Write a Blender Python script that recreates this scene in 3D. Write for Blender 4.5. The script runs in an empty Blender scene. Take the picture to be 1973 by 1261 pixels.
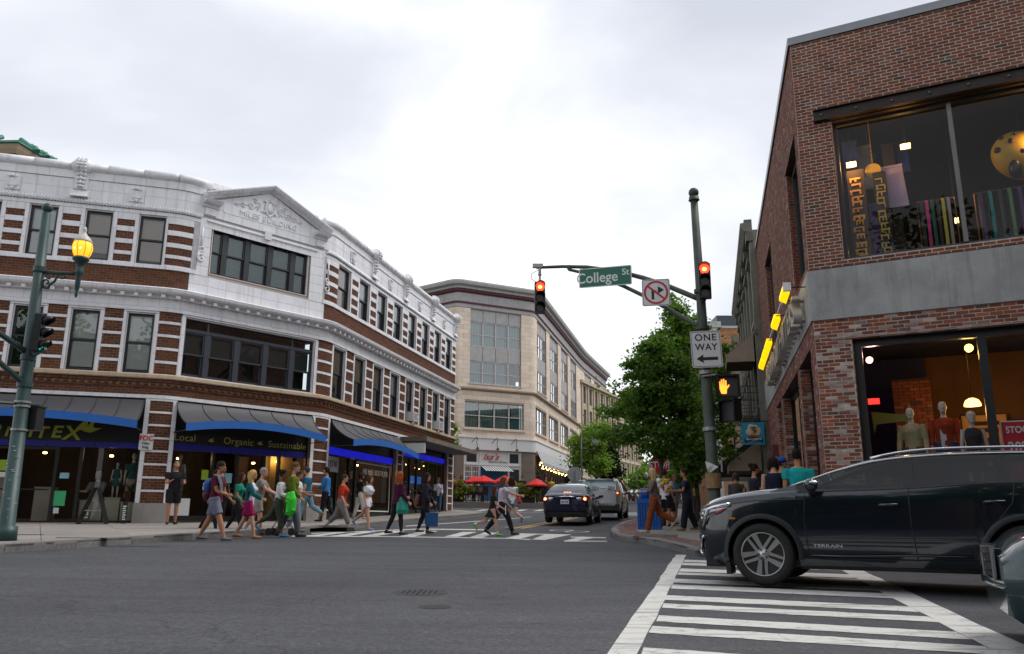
import bpy, math, random
import numpy as np
from mathutils import Vector, Matrix
random.seed(7); RS=np.random.RandomState(7)
SC=bpy.context.scene; COL=SC.collection
sin,cos,rad,pi=math.sin,math.cos,math.radians,math.pi
# ---------------------------------------------------------------- camera
F_PX=1550.; PITCH=rad(13.4); ROLL=0.005; CZ=1.28
cd=bpy.data.cameras.new('camera'); cam=bpy.data.objects.new('camera',cd); COL.objects.link(cam)
cam.location=(0,0,CZ); cd.sensor_width=36; cd.lens=F_PX/1973*36; cd.clip_end=2000; cd.clip_start=.05
c_,s_=cos(ROLL),sin(ROLL)
_f=Vector((0,cos(PITCH),sin(PITCH))); _u=Vector((0,-sin(PITCH),cos(PITCH))); _r=Vector((1,0,0))
CR=c_*_r+s_*_u; CU=-s_*_r+c_*_u
cam.matrix_world=Matrix(((CR.x,CU.x,-_f.x,0),(CR.y,CU.y,-_f.y,0),(CR.z,CU.z,-_f.z,CZ),(0,0,0,1)))
SC.camera=cam
SC.view_settings.view_transform='Standard'; SC.view_settings.look='None'; SC.view_settings.exposure=.62; SC.view_settings.gamma=1
SC.view_settings.use_curve_mapping=False
SC.cycles.max_bounces=8; SC.cycles.transparent_max_bounces=12; SC.cycles.caustics_reflective=False; SC.cycles.caustics_refractive=False
SC.cycles.sample_clamp_indirect=6
# ---------------------------------------------------------------- world: overcast sky
SUN_EL,SUN_AZ=rad(56),rad(76)      # azimuth from +Y towards +X
W=bpy.data.worlds.new('World'); SC.world=W; W.use_nodes=True
nt=W.node_tree; nt.nodes.clear()
def N(t,**k):
    n=nt.nodes.new(t)
    for a,b in k.items(): setattr(n,a,b)
    return n
out=N('ShaderNodeOutputWorld'); sky=N('ShaderNodeTexSky',sky_type='NISHITA'); sky.sun_disc=False
sky.sun_elevation=SUN_EL; sky.sun_rotation=SUN_AZ
b1=N('ShaderNodeBackground'); b1.inputs[1].default_value=.08; nt.links.new(sky.outputs[0],b1.inputs[0])
tc=N('ShaderNodeTexCoord'); mp=N('ShaderNodeMapping'); mp.inputs['Scale'].default_value=(1.15,1.15,2.3); mp.inputs['Location'].default_value=(.42,.1,.3)
nt.links.new(tc.outputs['Generated'],mp.inputs[0])
nz=N('ShaderNodeTexNoise'); nz.inputs['Scale'].default_value=1.7; nz.inputs['Detail'].default_value=5; nz.inputs['Roughness'].default_value=.5; nz.inputs['Distortion'].default_value=.35
nt.links.new(mp.outputs[0],nz.inputs[0])
sx=N('ShaderNodeSeparateXYZ'); nt.links.new(tc.outputs['Generated'],sx.inputs[0])
ad=N('ShaderNodeMath',operation='MULTIPLY_ADD'); ad.inputs[1].default_value=-.42; nt.links.new(sx.outputs[2],ad.inputs[0]); nt.links.new(nz.outputs[0],ad.inputs[2])
cr=N('ShaderNodeValToRGB'); cr.color_ramp.elements[0].position=.10; cr.color_ramp.elements[0].color=(.46,.48,.54,1)
cr.color_ramp.elements[1].position=.45; cr.color_ramp.elements[1].color=(.86,.87,.885,1)
e=cr.color_ramp.elements.new(.25); e.color=(.56,.58,.63,1)
e=cr.color_ramp.elements.new(.34); e.color=(.68,.695,.735,1)
nt.links.new(ad.outputs[0],cr.inputs[0])
b2=N('ShaderNodeBackground'); b2.inputs[1].default_value=1.0; nt.links.new(cr.outputs[0],b2.inputs[0])
mx=N('ShaderNodeMixShader'); mx.inputs[0].default_value=.94; nt.links.new(b1.outputs[0],mx.inputs[1]); nt.links.new(b2.outputs[0],mx.inputs[2])
nt.links.new(mx.outputs[0],out.inputs[0])
sl=bpy.data.lights.new('sun','SUN'); sl.energy=1.5; sl.angle=rad(32); sl.color=(1,.97,.92)
so=bpy.data.objects.new('sun',sl); COL.objects.link(so)
so.rotation_euler=Vector((-sin(SUN_AZ)*cos(SUN_EL),-cos(SUN_AZ)*cos(SUN_EL),-sin(SUN_EL))).to_track_quat('-Z','Y').to_euler()
# ---------------------------------------------------------------- terrain and placing helpers
CAM=Vector((0,0,CZ))
def hh(y):
    if y>50: return 1.795+.043*(y-50)
    if y<-10: return .115+.013*(y+10)
    return .27+.018*y+.00025*y*y
def g(x,y): return -.01*max(-60,min(60,x))+hh(y)
def ray(x,y): return (x-986.5)*CR-(y-630.5)*CU+F_PX*_f
def at(x,y,Y):
    d=ray(x,y); return CAM+d*(Y/d.y)
def gnd(x,y,off=0.):
    d=ray(x,y); f=lambda t:(CAM+d*t).z-g((CAM+d*t).x,(CAM+d*t).y)-off
    t=p=.002
    while t<.2:
        t*=1.01
        if f(t)<0:
            for _ in range(40):
                m=(p+t)/2
                if f(m)<0:t=m
                else:p=m
            return CAM+d*p
        p=t
    return CAM+d*t
def pxof(P):
    d=Vector(P)-CAM; z=d.dot(_f)
    return (986.5+F_PX*d.dot(CR)/z,630.5-F_PX*d.dot(CU)/z,z)
# ---------------------------------------------------------------- materials
MATS={}
def _nodes(name):
    m=bpy.data.materials.new(name); m.use_nodes=True; t=m.node_tree; return m,t,t.nodes['Principled BSDF']
def mat(name,col,rough=.6,metal=0.,var=.15,vs=4.,bump=0.,bs=40.,island=0.,spec=.5,coat=0.,emis=None,estr=1.,orand=0.,streak=0.,alt=None):
    """procedural surface: large noise tone variation, optional per-piece random tone, fine bump, vertical streaks"""
    if name in MATS: return MATS[name]
    m,t,b=_nodes(name); MATS[name]=m; L=t.links.new
    def n(ty,**k):
        q=t.nodes.new(ty)
        for a,v in k.items(): setattr(q,a,v)
        return q
    b.inputs['Roughness'].default_value=rough; b.inputs['Metallic'].default_value=metal
    b.inputs['Specular IOR Level'].default_value=spec; b.inputs['Coat Weight'].default_value=coat
    if emis is not None:
        b.inputs['Emission Color'].default_value=(*emis,1); b.inputs['Emission Strength'].default_value=estr
    tc=n('ShaderNodeTexCoord'); co=tc.outputs['Object']
    val=n('ShaderNodeValue'); val.outputs[0].default_value=1.; cur=val.outputs[0]
    def mul(a,bv):
        q=n('ShaderNodeMath',operation='MULTIPLY'); L(a,q.inputs[0]); L(bv,q.inputs[1]); return q.outputs[0]
    if var:
        z=n('ShaderNodeTexNoise'); z.inputs['Scale'].default_value=vs; z.inputs['Detail'].default_value=6; z.inputs['Roughness'].default_value=.6; L(co,z.inputs[0])
        r=n('ShaderNodeMapRange'); r.inputs[1].default_value=.25; r.inputs[2].default_value=.75; r.inputs[3].default_value=1-var; r.inputs[4].default_value=1+var; L(z.outputs[0],r.inputs[0]); cur=mul(cur,r.outputs[0])
    if streak:
        mpn=n('ShaderNodeMapping'); mpn.inputs['Scale'].default_value=(4.5,4.5,.35); L(co,mpn.inputs[0])
        z=n('ShaderNodeTexNoise'); z.inputs['Scale'].default_value=1.6; z.inputs['Detail'].default_value=7; z.inputs['Roughness'].default_value=.65; L(mpn.outputs[0],z.inputs[0])
        r=n('ShaderNodeMapRange'); r.inputs[1].default_value=.5; r.inputs[2].default_value=.75; r.inputs[3].default_value=1; r.inputs[4].default_value=1-streak; L(z.outputs[0],r.inputs[0]); cur=mul(cur,r.outputs[0])
    base=n('ShaderNodeRGB'); base.outputs[0].default_value=(*col,1); bc=base.outputs[0]
    if island or orand or alt:
        ge=n('ShaderNodeNewGeometry'); oi=n('ShaderNodeObjectInfo')
        a=n('ShaderNodeMath',operation='ADD'); L(ge.outputs['Random Per Island'],a.inputs[0]); L(oi.outputs['Random'],a.inputs[1])
        f=n('ShaderNodeMath',operation='FRACT'); L(a.outputs[0],f.inputs[0]); rnd=f.outputs[0]
        if alt:
            cr=n('ShaderNodeValToRGB'); cr.color_ramp.interpolation='CONSTANT'; el=cr.color_ramp.elements
            el[0].position=0; el[0].color=(*col,1); el[1].position=alt[0][0]; el[1].color=(*alt[0][1],1)
            for p,c in alt[1:]:
                e=el.new(p); e.color=(*c,1)
            L(rnd,cr.inputs[0]); bc=cr.outputs[0]
        k=island or orand
        if k:
            w=n('ShaderNodeMath',operation='MULTIPLY'); w.inputs[1].default_value=17.31; L(rnd,w.inputs[0]); w2=n('ShaderNodeMath',operation='FRACT'); L(w.outputs[0],w2.inputs[0])
            r=n('ShaderNodeMapRange'); r.inputs[3].default_value=1-k; r.inputs[4].default_value=1+k; L(w2.outputs[0],r.inputs[0]); cur=mul(cur,r.outputs[0])
    vm=n('ShaderNodeVectorMath',operation='SCALE'); L(bc,vm.inputs[0]); L(cur,vm.inputs['Scale']); L(vm.outputs[0],b.inputs['Base Color'])
    if bump:
        z=n('ShaderNodeTexNoise'); z.inputs['Scale'].default_value=bs; z.inputs['Detail'].default_value=4; L(co,z.inputs[0])
        bp=n('ShaderNodeBump'); bp.inputs['Strength'].default_value=bump; bp.inputs['Distance'].default_value=.02; L(z.outputs[0],bp.inputs['Height']); L(bp.outputs[0],b.inputs['Normal'])
    return m
def glass(name,tint=(.75,.85,.85),refl=1.,rough=.01,ior=1.5):
    if name in MATS: return MATS[name]
    m=bpy.data.materials.new(name); m.use_nodes=True; t=m.node_tree; t.nodes.clear(); MATS[name]=m
    o=t.nodes.new('ShaderNodeOutputMaterial'); tr=t.nodes.new('ShaderNodeBsdfTransparent'); gl=t.nodes.new('ShaderNodeBsdfGlossy')
    tr.inputs[0].default_value=(*tint,1); gl.inputs[0].default_value=(1,1,1,1); gl.inputs['Roughness'].default_value=rough
    fr=t.nodes.new('ShaderNodeFresnel'); fr.inputs[0].default_value=ior; mu=t.nodes.new('ShaderNodeMath'); mu.operation='MULTIPLY'; mu.use_clamp=True; mu.inputs[1].default_value=refl
    nz=t.nodes.new('ShaderNodeTexNoise'); nz.inputs['Scale'].default_value=.9; bp=t.nodes.new('ShaderNodeBump'); bp.inputs['Strength'].default_value=.02; bp.inputs['Distance'].default_value=.05
    tcn=t.nodes.new('ShaderNodeTexCoord'); t.links.new(tcn.outputs['Object'],nz.inputs[0]); t.links.new(nz.outputs[0],bp.inputs['Height']); t.links.new(bp.outputs[0],gl.inputs['Normal'])
    t.links.new(fr.outputs[0],mu.inputs[0]); mx=t.nodes.new('ShaderNodeMixShader'); t.links.new(mu.outputs[0],mx.inputs[0])
    t.links.new(tr.outputs[0],mx.inputs[1]); t.links.new(gl.outputs[0],mx.inputs[2]); t.links.new(mx.outputs[0],o.inputs[0])
    return m
def emit(name,col,s):
    return mat(name,tuple(min(.8,c) for c in col),.5,var=0,emis=col,estr=s)
# ---------------------------------------------------------------- mesh builder
WORLD_T={}
class MB:
    def __init__(s): s.v=[]; s.f=[]; s.m=[]; s.mi=0; s.sm=[]; s.smooth=False
    def add(s,vs,fs):
        o=len(s.v); s.v.extend([tuple(p) for p in vs])
        for f in fs: s.f.append(tuple(i+o for i in f)); s.m.append(s.mi); s.sm.append(s.smooth)
        return s
    def box(s,a,b,M=None):
        x0,y0,z0=a; x1,y1,z1=b
        vs=[(x0,y0,z0),(x1,y0,z0),(x1,y1,z0),(x0,y1,z0),(x0,y0,z1),(x1,y0,z1),(x1,y1,z1),(x0,y1,z1)]
        if M is not None: vs=[M(*v) if callable(M) else tuple(M@Vector(v)) for v in vs]
        return s.add(vs,[(0,3,2,1),(4,5,6,7),(0,1,5,4),(1,2,6,5),(2,3,7,6),(3,0,4,7)])
    def quad(s,*p): return s.add(p,[tuple(range(len(p)))])
    def bar(s,p,q,w,h=None,up=(0,0,1)):
        p,q=Vector(p),Vector(q); d=(q-p).normalized(); u=Vector(up)
        if abs(d.dot(u))>.98: u=Vector((0,1,0))
        r=d.cross(u).normalized(); u=r.cross(d); h=h or w
        vs=[]
        for c in (p,q):
            for a,b in ((-1,-1),(1,-1),(1,1),(-1,1)): vs.append(c+r*a*w/2+u*b*h/2)
        return s.add(vs,[(0,3,2,1),(4,5,6,7),(0,1,5,4),(1,2,6,5),(2,3,7,6),(3,0,4,7)])
    def tube(s,pts,r,n=8,caps=True,ry=None,side=None):
        """tube along pts; r scalar or list; ry = second radius (elliptic) along 'fwd' axis; side = preferred side axis"""
        pts=[Vector(p) for p in pts]; k=len(pts)
        rr=r if isinstance(r,(list,tuple)) else [r]*k
        r2=ry if ry is not None else rr
        if not isinstance(r2,(list,tuple)): r2=[r2]*k
        vs=[]; S=Vector(side) if side else None; last=None
        for i,p in enumerate(pts):
            d=(pts[min(i+1,k-1)]-pts[max(i-1,0)]).normalized()
            if S is not None: a=(S-d*S.dot(d)).normalized()
            elif last is not None: a=(last-d*last.dot(d)).normalized()
            else:
                a=d.cross(Vector((0,0,1)))
                a=a.normalized() if a.length>.05 else Vector((1,0,0))
            last=a; b=d.cross(a)
            for j in range(n):
                t=2*pi*j/n; vs.append(p+a*cos(t)*rr[i]+b*sin(t)*r2[i])
        fs=[]
        for i in range(k-1):
            for j in range(n):
                fs.append((i*n+j,i*n+(j+1)%n,(i+1)*n+(j+1)%n,(i+1)*n+j))
        if caps: fs.append(tuple(range(n-1,-1,-1))); fs.append(tuple((k-1)*n+j for j in range(n)))
        return s.add(vs,fs)
    def lathe(s,prof,n=16,o=(0,0,0),M=None):
        vs=[];k=len(prof)
        for r,z in prof:
            for j in range(n):
                t=2*pi*j/n; p=(o[0]+r*cos(t),o[1]+r*sin(t),o[2]+z)
                vs.append(tuple(M@Vector(p)) if M is not None else p)
        fs=[(i*n+j,i*n+(j+1)%n,(i+1)*n+(j+1)%n,(i+1)*n+j) for i in range(k-1) for j in range(n)]
        fs+= [tuple(range(n-1,-1,-1)),tuple((k-1)*n+j for j in range(n))]
        return s.add(vs,fs)
    def ball(s,c,r,n=10,m=6,sc=(1,1,1)):
        vs=[(c[0],c[1],c[2]-r*sc[2])]
        for i in range(1,m):
            a=-pi/2+pi*i/m
            for j in range(n):
                t=2*pi*j/n; vs.append((c[0]+r*sc[0]*cos(a)*cos(t),c[1]+r*sc[1]*cos(a)*sin(t),c[2]+r*sc[2]*sin(a)))
        vs.append((c[0],c[1],c[2]+r*sc[2])); L=len(vs)-1
        fs=[(0,1+(j+1)%n,1+j) for j in range(n)]
        for i in range(m-2):
            for j in range(n):
                a=1+i*n; fs.append((a+j,a+(j+1)%n,a+n+(j+1)%n,a+n+j))
        a=1+(m-2)*n; fs+=[(a+j,a+(j+1)%n,L) for j in range(n)]
        return s.add(vs,fs)
    def prism(s,poly,fn,d0,d1):
        """poly of (a,b); fn(a,b,d)->xyz"""
        n=len(poly); vs=[fn(a,b,d0) for a,b in poly]+[fn(a,b,d1) for a,b in poly]
        fs=[tuple(range(n-1,-1,-1)),tuple(range(n,2*n))]+[(i,(i+1)%n,n+(i+1)%n,n+i) for i in range(n)]
        return s.add(vs,fs)
    def build(s,name,mats,parent=None,kind=None,auto=None):
        me=bpy.data.meshes.new(name); off=WORLD_T.get(parent.name,Vector((0,0,0))) if parent else Vector((0,0,0))
        v=np.array(s.v,dtype=float)
        if len(v) and off.length>0: v=v-np.array(off)
        me.from_pydata(v.tolist() if len(v) else [],[],s.f)
        if not isinstance(mats,(list,tuple)): mats=[mats]
        for m in mats: me.materials.append(m)
        me.polygons.foreach_set('material_index',s.m); me.polygons.foreach_set('use_smooth',s.sm)
        me.update()
        o=bpy.data.objects.new(name,me); COL.objects.link(o)
        if parent:
            o.parent=parent; WORLD_T[o.name]=off
        if kind: o['kind']=kind
        return o
def tag(o,label=None,cat=None,group=None,kind=None):
    for k,v in (('label',label),('category',cat),('group',group),('kind',kind)):
        if v: o[k]=v
    return o
def thing(name,label,cat,loc,rz=0.,group=None,offset=False):
    """an Empty at the thing's base; offset=True when its parts are given in world coordinates"""
    o=bpy.data.objects.new(name,None); COL.objects.link(o); o.location=loc; o.rotation_euler=(0,0,rz); o.empty_display_size=.2
    if offset: WORLD_T[o.name]=Vector(loc)
    return tag(o,label,cat,group)
def smooth(o,deg=40):
    for p in o.data.polygons: p.use_smooth=True
    try: o.data.set_sharp_from_angle(angle=rad(deg))
    except Exception: pass
    return o
def dup(r,loc,rz=None,label=None,group=None):
    def cp(o,p):
        c=o.copy(); COL.objects.link(c); c.parent=p
        for ch in o.children: cp(ch,c)
        return c
    c=cp(r,None); c.location=loc
    if rz is not None: c.rotation_euler=(0,0,rz)
    if label: c['label']=label
    if group: c['group']=group
    return c
_unit=MB().box((-.5,-.5,-.5),(.5,.5,.5)); UNIT={}
def unit_mesh(m):
    if m.name not in UNIT:
        me=bpy.data.meshes.new('piece'); me.from_pydata(_unit.v,[],_unit.f); me.materials.append(m); UNIT[m.name]=me
    return UNIT[m.name]
def text(body,size,name,m,loc,rx,rz,parent=None,depth=.004,align='CENTER',spacing=1.,font=None,shear=0,bold=0,sx=1.):
    c=bpy.data.curves.new(name,'FONT'); c.body=body; c.size=size; c.extrude=depth; c.align_x=align; c.align_y='CENTER'; c.space_character=spacing; c.shear=shear; c.offset=bold
    c.materials.append(m); q=bpy.data.objects.new(name,c); me=bpy.data.meshes.new_from_object(q); bpy.data.objects.remove(q)
    o=bpy.data.objects.new(name,me); COL.objects.link(o)
    off=WORLD_T.get(parent.name,Vector((0,0,0))) if parent else Vector((0,0,0))
    o.location=Vector(loc)-off; o.rotation_euler=(rx,0,rz); o.scale=(sx,1,1)
    if parent: o.parent=parent
    return o
# ---------------------------------------------------------------- facade path
class Facade:
    def __init__(s,knots,s0):
        """knots: list of (x,y,round) plan points from left to right as seen from the street; s0 = s of first"""
        s.P=[Vector((k[0],k[1])) for k in knots]; s.R=[k[2] for k in knots]; s.S=[s0]
        for a,b in zip(s.P,s.P[1:]): s.S.append(s.S[-1]+(b-a).length)
        s.brk=[]
        for i in range(1,len(s.P)-1):
            r=s.R[i]
            s.brk+= [s.S[i]] if r==0 else [s.S[i]-r+2*r*j/6 for j in range(7)]
    def pos(s,t):
        for i in range(1,len(s.P)-1):
            r=s.R[i]
            d0=(s.P[i]-s.P[i-1]).normalized(); d1=(s.P[i+1]-s.P[i]).normalized()
            if r>0 and abs(t-s.S[i])<r:
                A=s.P[i]-d0*r; B=s.P[i]; C=s.P[i]+d1*r; q=(t-s.S[i]+r)/(2*r)
                p=A*(1-q)**2+B*2*q*(1-q)+C*q*q; d=((B-A)*(1-q)+(C-B)*q).normalized(); n=Vector((d.y,-d.x)); return p,n
            if r==0 and abs(t-s.S[i])<1e-5:
                n0=Vector((d0.y,-d0.x)); n1=Vector((d1.y,-d1.x)); m=(n0+n1).normalized(); return s.P[i],m/m.dot(n0)
        i=0
        while i<len(s.S)-2 and t>s.S[i+1]: i+=1
        d=(s.P[i+1]-s.P[i]).normalized(); return s.P[i]+d*(t-s.S[i]),Vector((d.y,-d.x))
    def __call__(s,t,d,z):
        p,n=s.pos(t); return (p.x+n.x*d,p.y+n.y*d,z)
    def ang(s,t):
        p,n=s.pos(t); n=n.normalized(); return math.atan2(n.x,-n.y)   # z rotation so local -Y faces the street
    def stops(s,a,b):
        return [a]+[x for x in s.brk if a+1e-4<x<b-1e-4]+[b]
    def extr(s,mb,a,b,prof,caps=True):
        """extrude closed profile [(d,z)] between a and b"""
        st=s.stops(a,b); n=len(prof); vs=[s(t,d,z) for t in st for d,z in prof]; fs=[]
        for i in range(len(st)-1):
            for j in range(n): fs.append((i*n+j,i*n+(j+1)%n,(i+1)*n+(j+1)%n,(i+1)*n+j))
        if caps: fs.append(tuple(range(n-1,-1,-1))); fs.append(tuple((len(st)-1)*n+j for j in range(n)))
        mb.add(vs,fs)
    def box(s,mb,a,b,d0,d1,z0,z1): s.extr(mb,a,b,[(d0,z0),(d1,z0),(d1,z1),(d0,z1)])
    def wall(s,mb,a,b,z0,z1,d0,d1,holes):
        """solid wall around rectangular holes (s0,s1,z0,z1)"""
        zs=sorted({z0,z1}|{min(max(q,z0),z1) for h in holes for q in h[2:]})
        for za,zb in zip(zs,zs[1:]):
            if zb-za<1e-4: continue
            cuts=sorted([(max(h[0],a),min(h[1],b)) for h in holes if h[2]<=za+1e-4 and h[3]>=zb-1e-4 and h[1]>a and h[0]<b])
            c=a
            for h0,h1 in cuts:
                if h0>c+1e-4: s.box(mb,c,h0,d0,d1,za,zb)
                c=max(c,h1)
            if b>c+1e-4: s.box(mb,c,b,d0,d1,za,zb)
    def facing(s,t):   # rx, rz for flat text at s=t
        p,n=s.pos(t); n=n.normalized(); return pi/2,math.atan2(n.x,-n.y)
class Bricks:
    """collects brick boxes on a facade; the nearest become parts, the rest one joined part"""
    def __init__(s,F,proud=.012,h=.0677,l=.203,j=.011): s.F=F; s.B=[]; s.h=h; s.l=l; s.j=j; s.p=proud
    def fill(s,a,b,z0,z1,d=0.,skip=None,jit=.0,holes=()):
        n=max(1,round((z1-z0)/s.h)); h=(z1-z0)/n
        for i in range(n):
            za=z0+i*h+s.j/2; zb=z0+(i+1)*h-s.j/2
            k=math.floor(a/s.l)-1; off=(i%2)*.5
            while True:
                u0=(k+off)*s.l+s.j/2; u1=u0+s.l-s.j; k+=1
                if u0>b: break
                u0=max(u0,a+s.j/2); u1=min(u1,b-s.j/2)
                if u1-u0<.025: continue
                zc=(za+zb)/2; pieces=[(u0,u1)]
                for h0,h1,hz0,hz1 in holes:
                    if hz0-1e-3<zc<hz1+1e-3:
                        q=[]
                        for p0,p1 in pieces:
                            if p1<=h0 or p0>=h1: q.append((p0,p1))
                            else:
                                if p0<h0-.03: q.append((p0,h0-s.j/2))
                                if p1>h1+.03: q.append((h1+s.j/2,p1))
                        pieces=q
                for p0,p1 in pieces:
                    r=d+s.p+RS.uniform(-1,1)*jit
                    s.B.append((p0,p1,za,zb,r))
    def build(s,parent,m,n_ind=300,depth=.05,name='brick',stuff='bricks',back=None):
        F=s.F; L=[]
        for q in s.B:
            c=F((q[0]+q[1])/2,q[4],(q[2]+q[3])/2); x,y,z=pxof(c)
            straight=all(not(q[0]<t<q[1]) for t in F.brk) and all(abs((q[0]+q[1])/2-F.S[i])>F.R[i] for i in range(1,len(F.P)-1))
            vis= -30<x<2003 and -30<y<1290 and z>0
            p0=pxof(F(q[0],q[4],q[2])); p1=pxof(F(q[1],q[4],q[3]))
            L.append((-(abs(p0[0]-p1[0])) if vis and straight else 0,q))
        L.sort(key=lambda t:t[0]); mb=MB()
        me=unit_mesh(m); off=WORLD_T.get(parent.name,Vector((0,0,0)))
        for i,(k,q) in enumerate(L):
            if i<n_ind and k<0:
                o=bpy.data.objects.new(name,me); COL.objects.link(o); o.parent=parent
                c=F((q[0]+q[1])/2,q[4]-depth/2,(q[2]+q[3])/2); o.location=Vector(c)-off; o.rotation_euler=(0,0,F.ang((q[0]+q[1])/2)); o.scale=(q[1]-q[0],depth,q[3]-q[2])
            else: F.box(mb,q[0],q[1],q[4]-depth,q[4],q[2],q[3])
        if mb.v: mb.build(stuff,m,parent,'stuff')
def g(x,y): return -.01*max(-60,min(0,x))+(hh2(y))
def hh2(y):
    if y>50: return 1.785+.043*(y-50)
    if y<-10: return .177+.0106*(y+10)
    return .31+.016*y+.00027*y*y
# ---------------------------------------------------------------- base materials
def asphalt_mat():
    m,t,b=_nodes('asphalt'); L=t.links.new; n=t.nodes.new
    b.inputs['Roughness'].default_value=.78; b.inputs['Specular IOR Level'].default_value=.35
    tc=n('ShaderNodeTexCoord')
    def noise(sc,det,mapping=None,ro=.6):
        z=n('ShaderNodeTexNoise'); z.inputs['Scale'].default_value=sc; z.inputs['Detail'].default_value=det; z.inputs['Roughness'].default_value=ro
        if mapping:
            q=n('ShaderNodeMapping'); q.inputs['Scale'].default_value=mapping[0]; q.inputs['Rotation'].default_value=(0,0,mapping[1]); L(tc.outputs['Object'],q.inputs[0]); L(q.outputs[0],z.inputs[0])
        else: L(tc.outputs['Object'],z.inputs[0])
        return z.outputs[0]
    def rng(s,a,bv,c,d):
        r=n('ShaderNodeMapRange'); r.inputs[1].default_value=a; r.inputs[2].default_value=bv; r.inputs[3].default_value=c; r.inputs[4].default_value=d; L(s,r.inputs[0]); return r.outputs[0]
    def mul(a,bv):
        q=n('ShaderNodeMath'); q.operation='MULTIPLY'; L(a,q.inputs[0]); L(bv,q.inputs[1]); return q.outputs[0]
    big=rng(noise(.22,5),.3,.7,.78,1.2); tracks=rng(noise(1.3,4,((.12,1.2,1),rad(27))),.3,.7,.80,1.18)
    fine=rng(noise(120,2,None,.7),.25,.75,.30,1.75); mid=mul(rng(noise(24,4,None,.75),.32,.68,.60,1.42),rng(noise(7,5),.3,.7,.9,1.1)); scratch=rng(noise(2.2,7,((.12,2.6,1),rad(24)),.7),.68,.8,1,1.5)
    scuff=rng(noise(3.1,6,((.5,3.4,1),rad(30)),.65),.66,.72,1,.72)
    v=n('ShaderNodeTexVoronoi'); v.feature='DISTANCE_TO_EDGE'; v.inputs['Scale'].default_value=.16; dsp=n('ShaderNodeTexNoise'); dsp.inputs['Scale'].default_value=.9; dsp.inputs['Detail'].default_value=6; L(tc.outputs['Object'],dsp.inputs[0])
    sc=n('ShaderNodeVectorMath'); sc.operation='SCALE'; sc.inputs['Scale'].default_value=1.6; L(dsp.outputs['Color'],sc.inputs[0]); ad=n('ShaderNodeVectorMath'); ad.operation='ADD'; L(sc.outputs[0],ad.inputs[0]); L(tc.outputs['Object'],ad.inputs[1]); L(ad.outputs[0],v.inputs['Vector'])
    dash=rng(noise(3.6,5,((.35,2.6,1),rad(-8)),.6),.685,.72,1,.6); crack=mul(dash,rng(v.outputs[0],.0012,.0035,.72,1)); stain=rng(noise(.55,7,None,.65),.60,.72,1,.74)
    k=mul(mul(mul(big,tracks),mul(fine,mid)),mul(mul(scratch,scuff),mul(crack,stain)))
    c=n('ShaderNodeRGB'); c.outputs[0].default_value=(.060,.061,.067,1)
    s=n('ShaderNodeVectorMath'); s.operation='SCALE'; L(c.outputs[0],s.inputs[0]); L(k,s.inputs['Scale']); L(s.outputs[0],b.inputs['Base Color'])
    bp=n('ShaderNodeBump'); bp.inputs['Strength'].default_value=.5; bp.inputs['Distance'].default_value=.01; L(noise(95,3),bp.inputs['Height']); L(bp.outputs[0],b.inputs['Normal'])
    return m
def paint_mat(name,col):
    m,t,b=_nodes(name); L=t.links.new; n=t.nodes.new; MATS[name]=m
    b.inputs['Roughness'].default_value=.6
    tc=n('ShaderNodeTexCoord'); mix=n('ShaderNodeMix'); mix.data_type='RGBA'
    z=n('ShaderNodeTexNoise'); z.inputs['Scale'].default_value=5; z.inputs['Detail'].default_value=9; z.inputs['Roughness'].default_value=.72; L(tc.outputs['Object'],z.inputs[0])
    q=n('ShaderNodeMapping'); q.inputs['Scale'].default_value=(.5,6,1); q.inputs['Rotation'].default_value=(0,0,rad(24)); L(tc.outputs['Object'],q.inputs[0])
    z2=n('ShaderNodeTexNoise'); z2.inputs['Scale'].default_value=1.3; z2.inputs['Detail'].default_value=8; L(q.outputs[0],z2.inputs[0])
    v=n('ShaderNodeTexVoronoi'); v.feature='DISTANCE_TO_EDGE'; v.inputs['Scale'].default_value=2.2; 
    ds=n('ShaderNodeVectorMath'); ds.operation='ADD'; sc=n('ShaderNodeVectorMath'); sc.operation='SCALE'; sc.inputs['Scale'].default_value=.35
    z3=n('ShaderNodeTexNoise'); z3.inputs['Scale'].default_value=3; L(tc.outputs['Object'],z3.inputs[0]); L(z3.outputs['Color'],sc.inputs[0]); L(sc.outputs[0],ds.inputs[0]); L(tc.outputs['Object'],ds.inputs[1]); L(ds.outputs[0],v.inputs['Vector'])
    def rng(s,a,bv,c,d):
        r=n('ShaderNodeMapRange'); r.inputs[1].default_value=a; r.inputs[2].default_value=bv; r.inputs[3].default_value=c; r.inputs[4].default_value=d; L(s,r.inputs[0]); return r.outputs[0]
    def mx(a,bv):
        q=n('ShaderNodeMath'); q.operation='MAXIMUM'; L(a,q.inputs[0]); L(bv,q.inputs[1]); return q.outputs[0]
    f=mx(mx(rng(z.outputs[0],.54,.70,.08,.8),rng(z2.outputs[0],.55,.70,0,.75)),rng(v.outputs[0],.0,.012,.65,0))
    L(f,mix.inputs[0]); mix.inputs[6].default_value=(*col,1); mix.inputs[7].default_value=(.10,.10,.10,1); L(mix.outputs[2],b.inputs['Base Color'])
    return m
M_ASPH=asphalt_mat(); M_WPAINT=paint_mat('white road paint',(.62,.61,.57)); M_YPAINT=paint_mat('yellow road paint',(.62,.38,.05))
M_SLAB=mat('paving concrete',(.25,.225,.205),.8,var=.14,vs=1.6,bump=.25,bs=60,orand=.08)
M_SLABB=mat('joint grit',(.12,.11,.10),.9,var=.1)
M_GRANITE=mat('kerb granite',(.17,.165,.16),.75,var=.35,vs=14,bump=.4,bs=50,orand=.15)
M_IRON=mat('cast iron',(.036,.035,.035),.7,metal=.1,var=.3,vs=20,bump=.3,bs=60)
M_BLACK=mat('black paint',(.012,.012,.013),.4,var=.1)
M_DARK=mat('dark interior',(.012,.011,.012),.8,var=.1)
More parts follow.
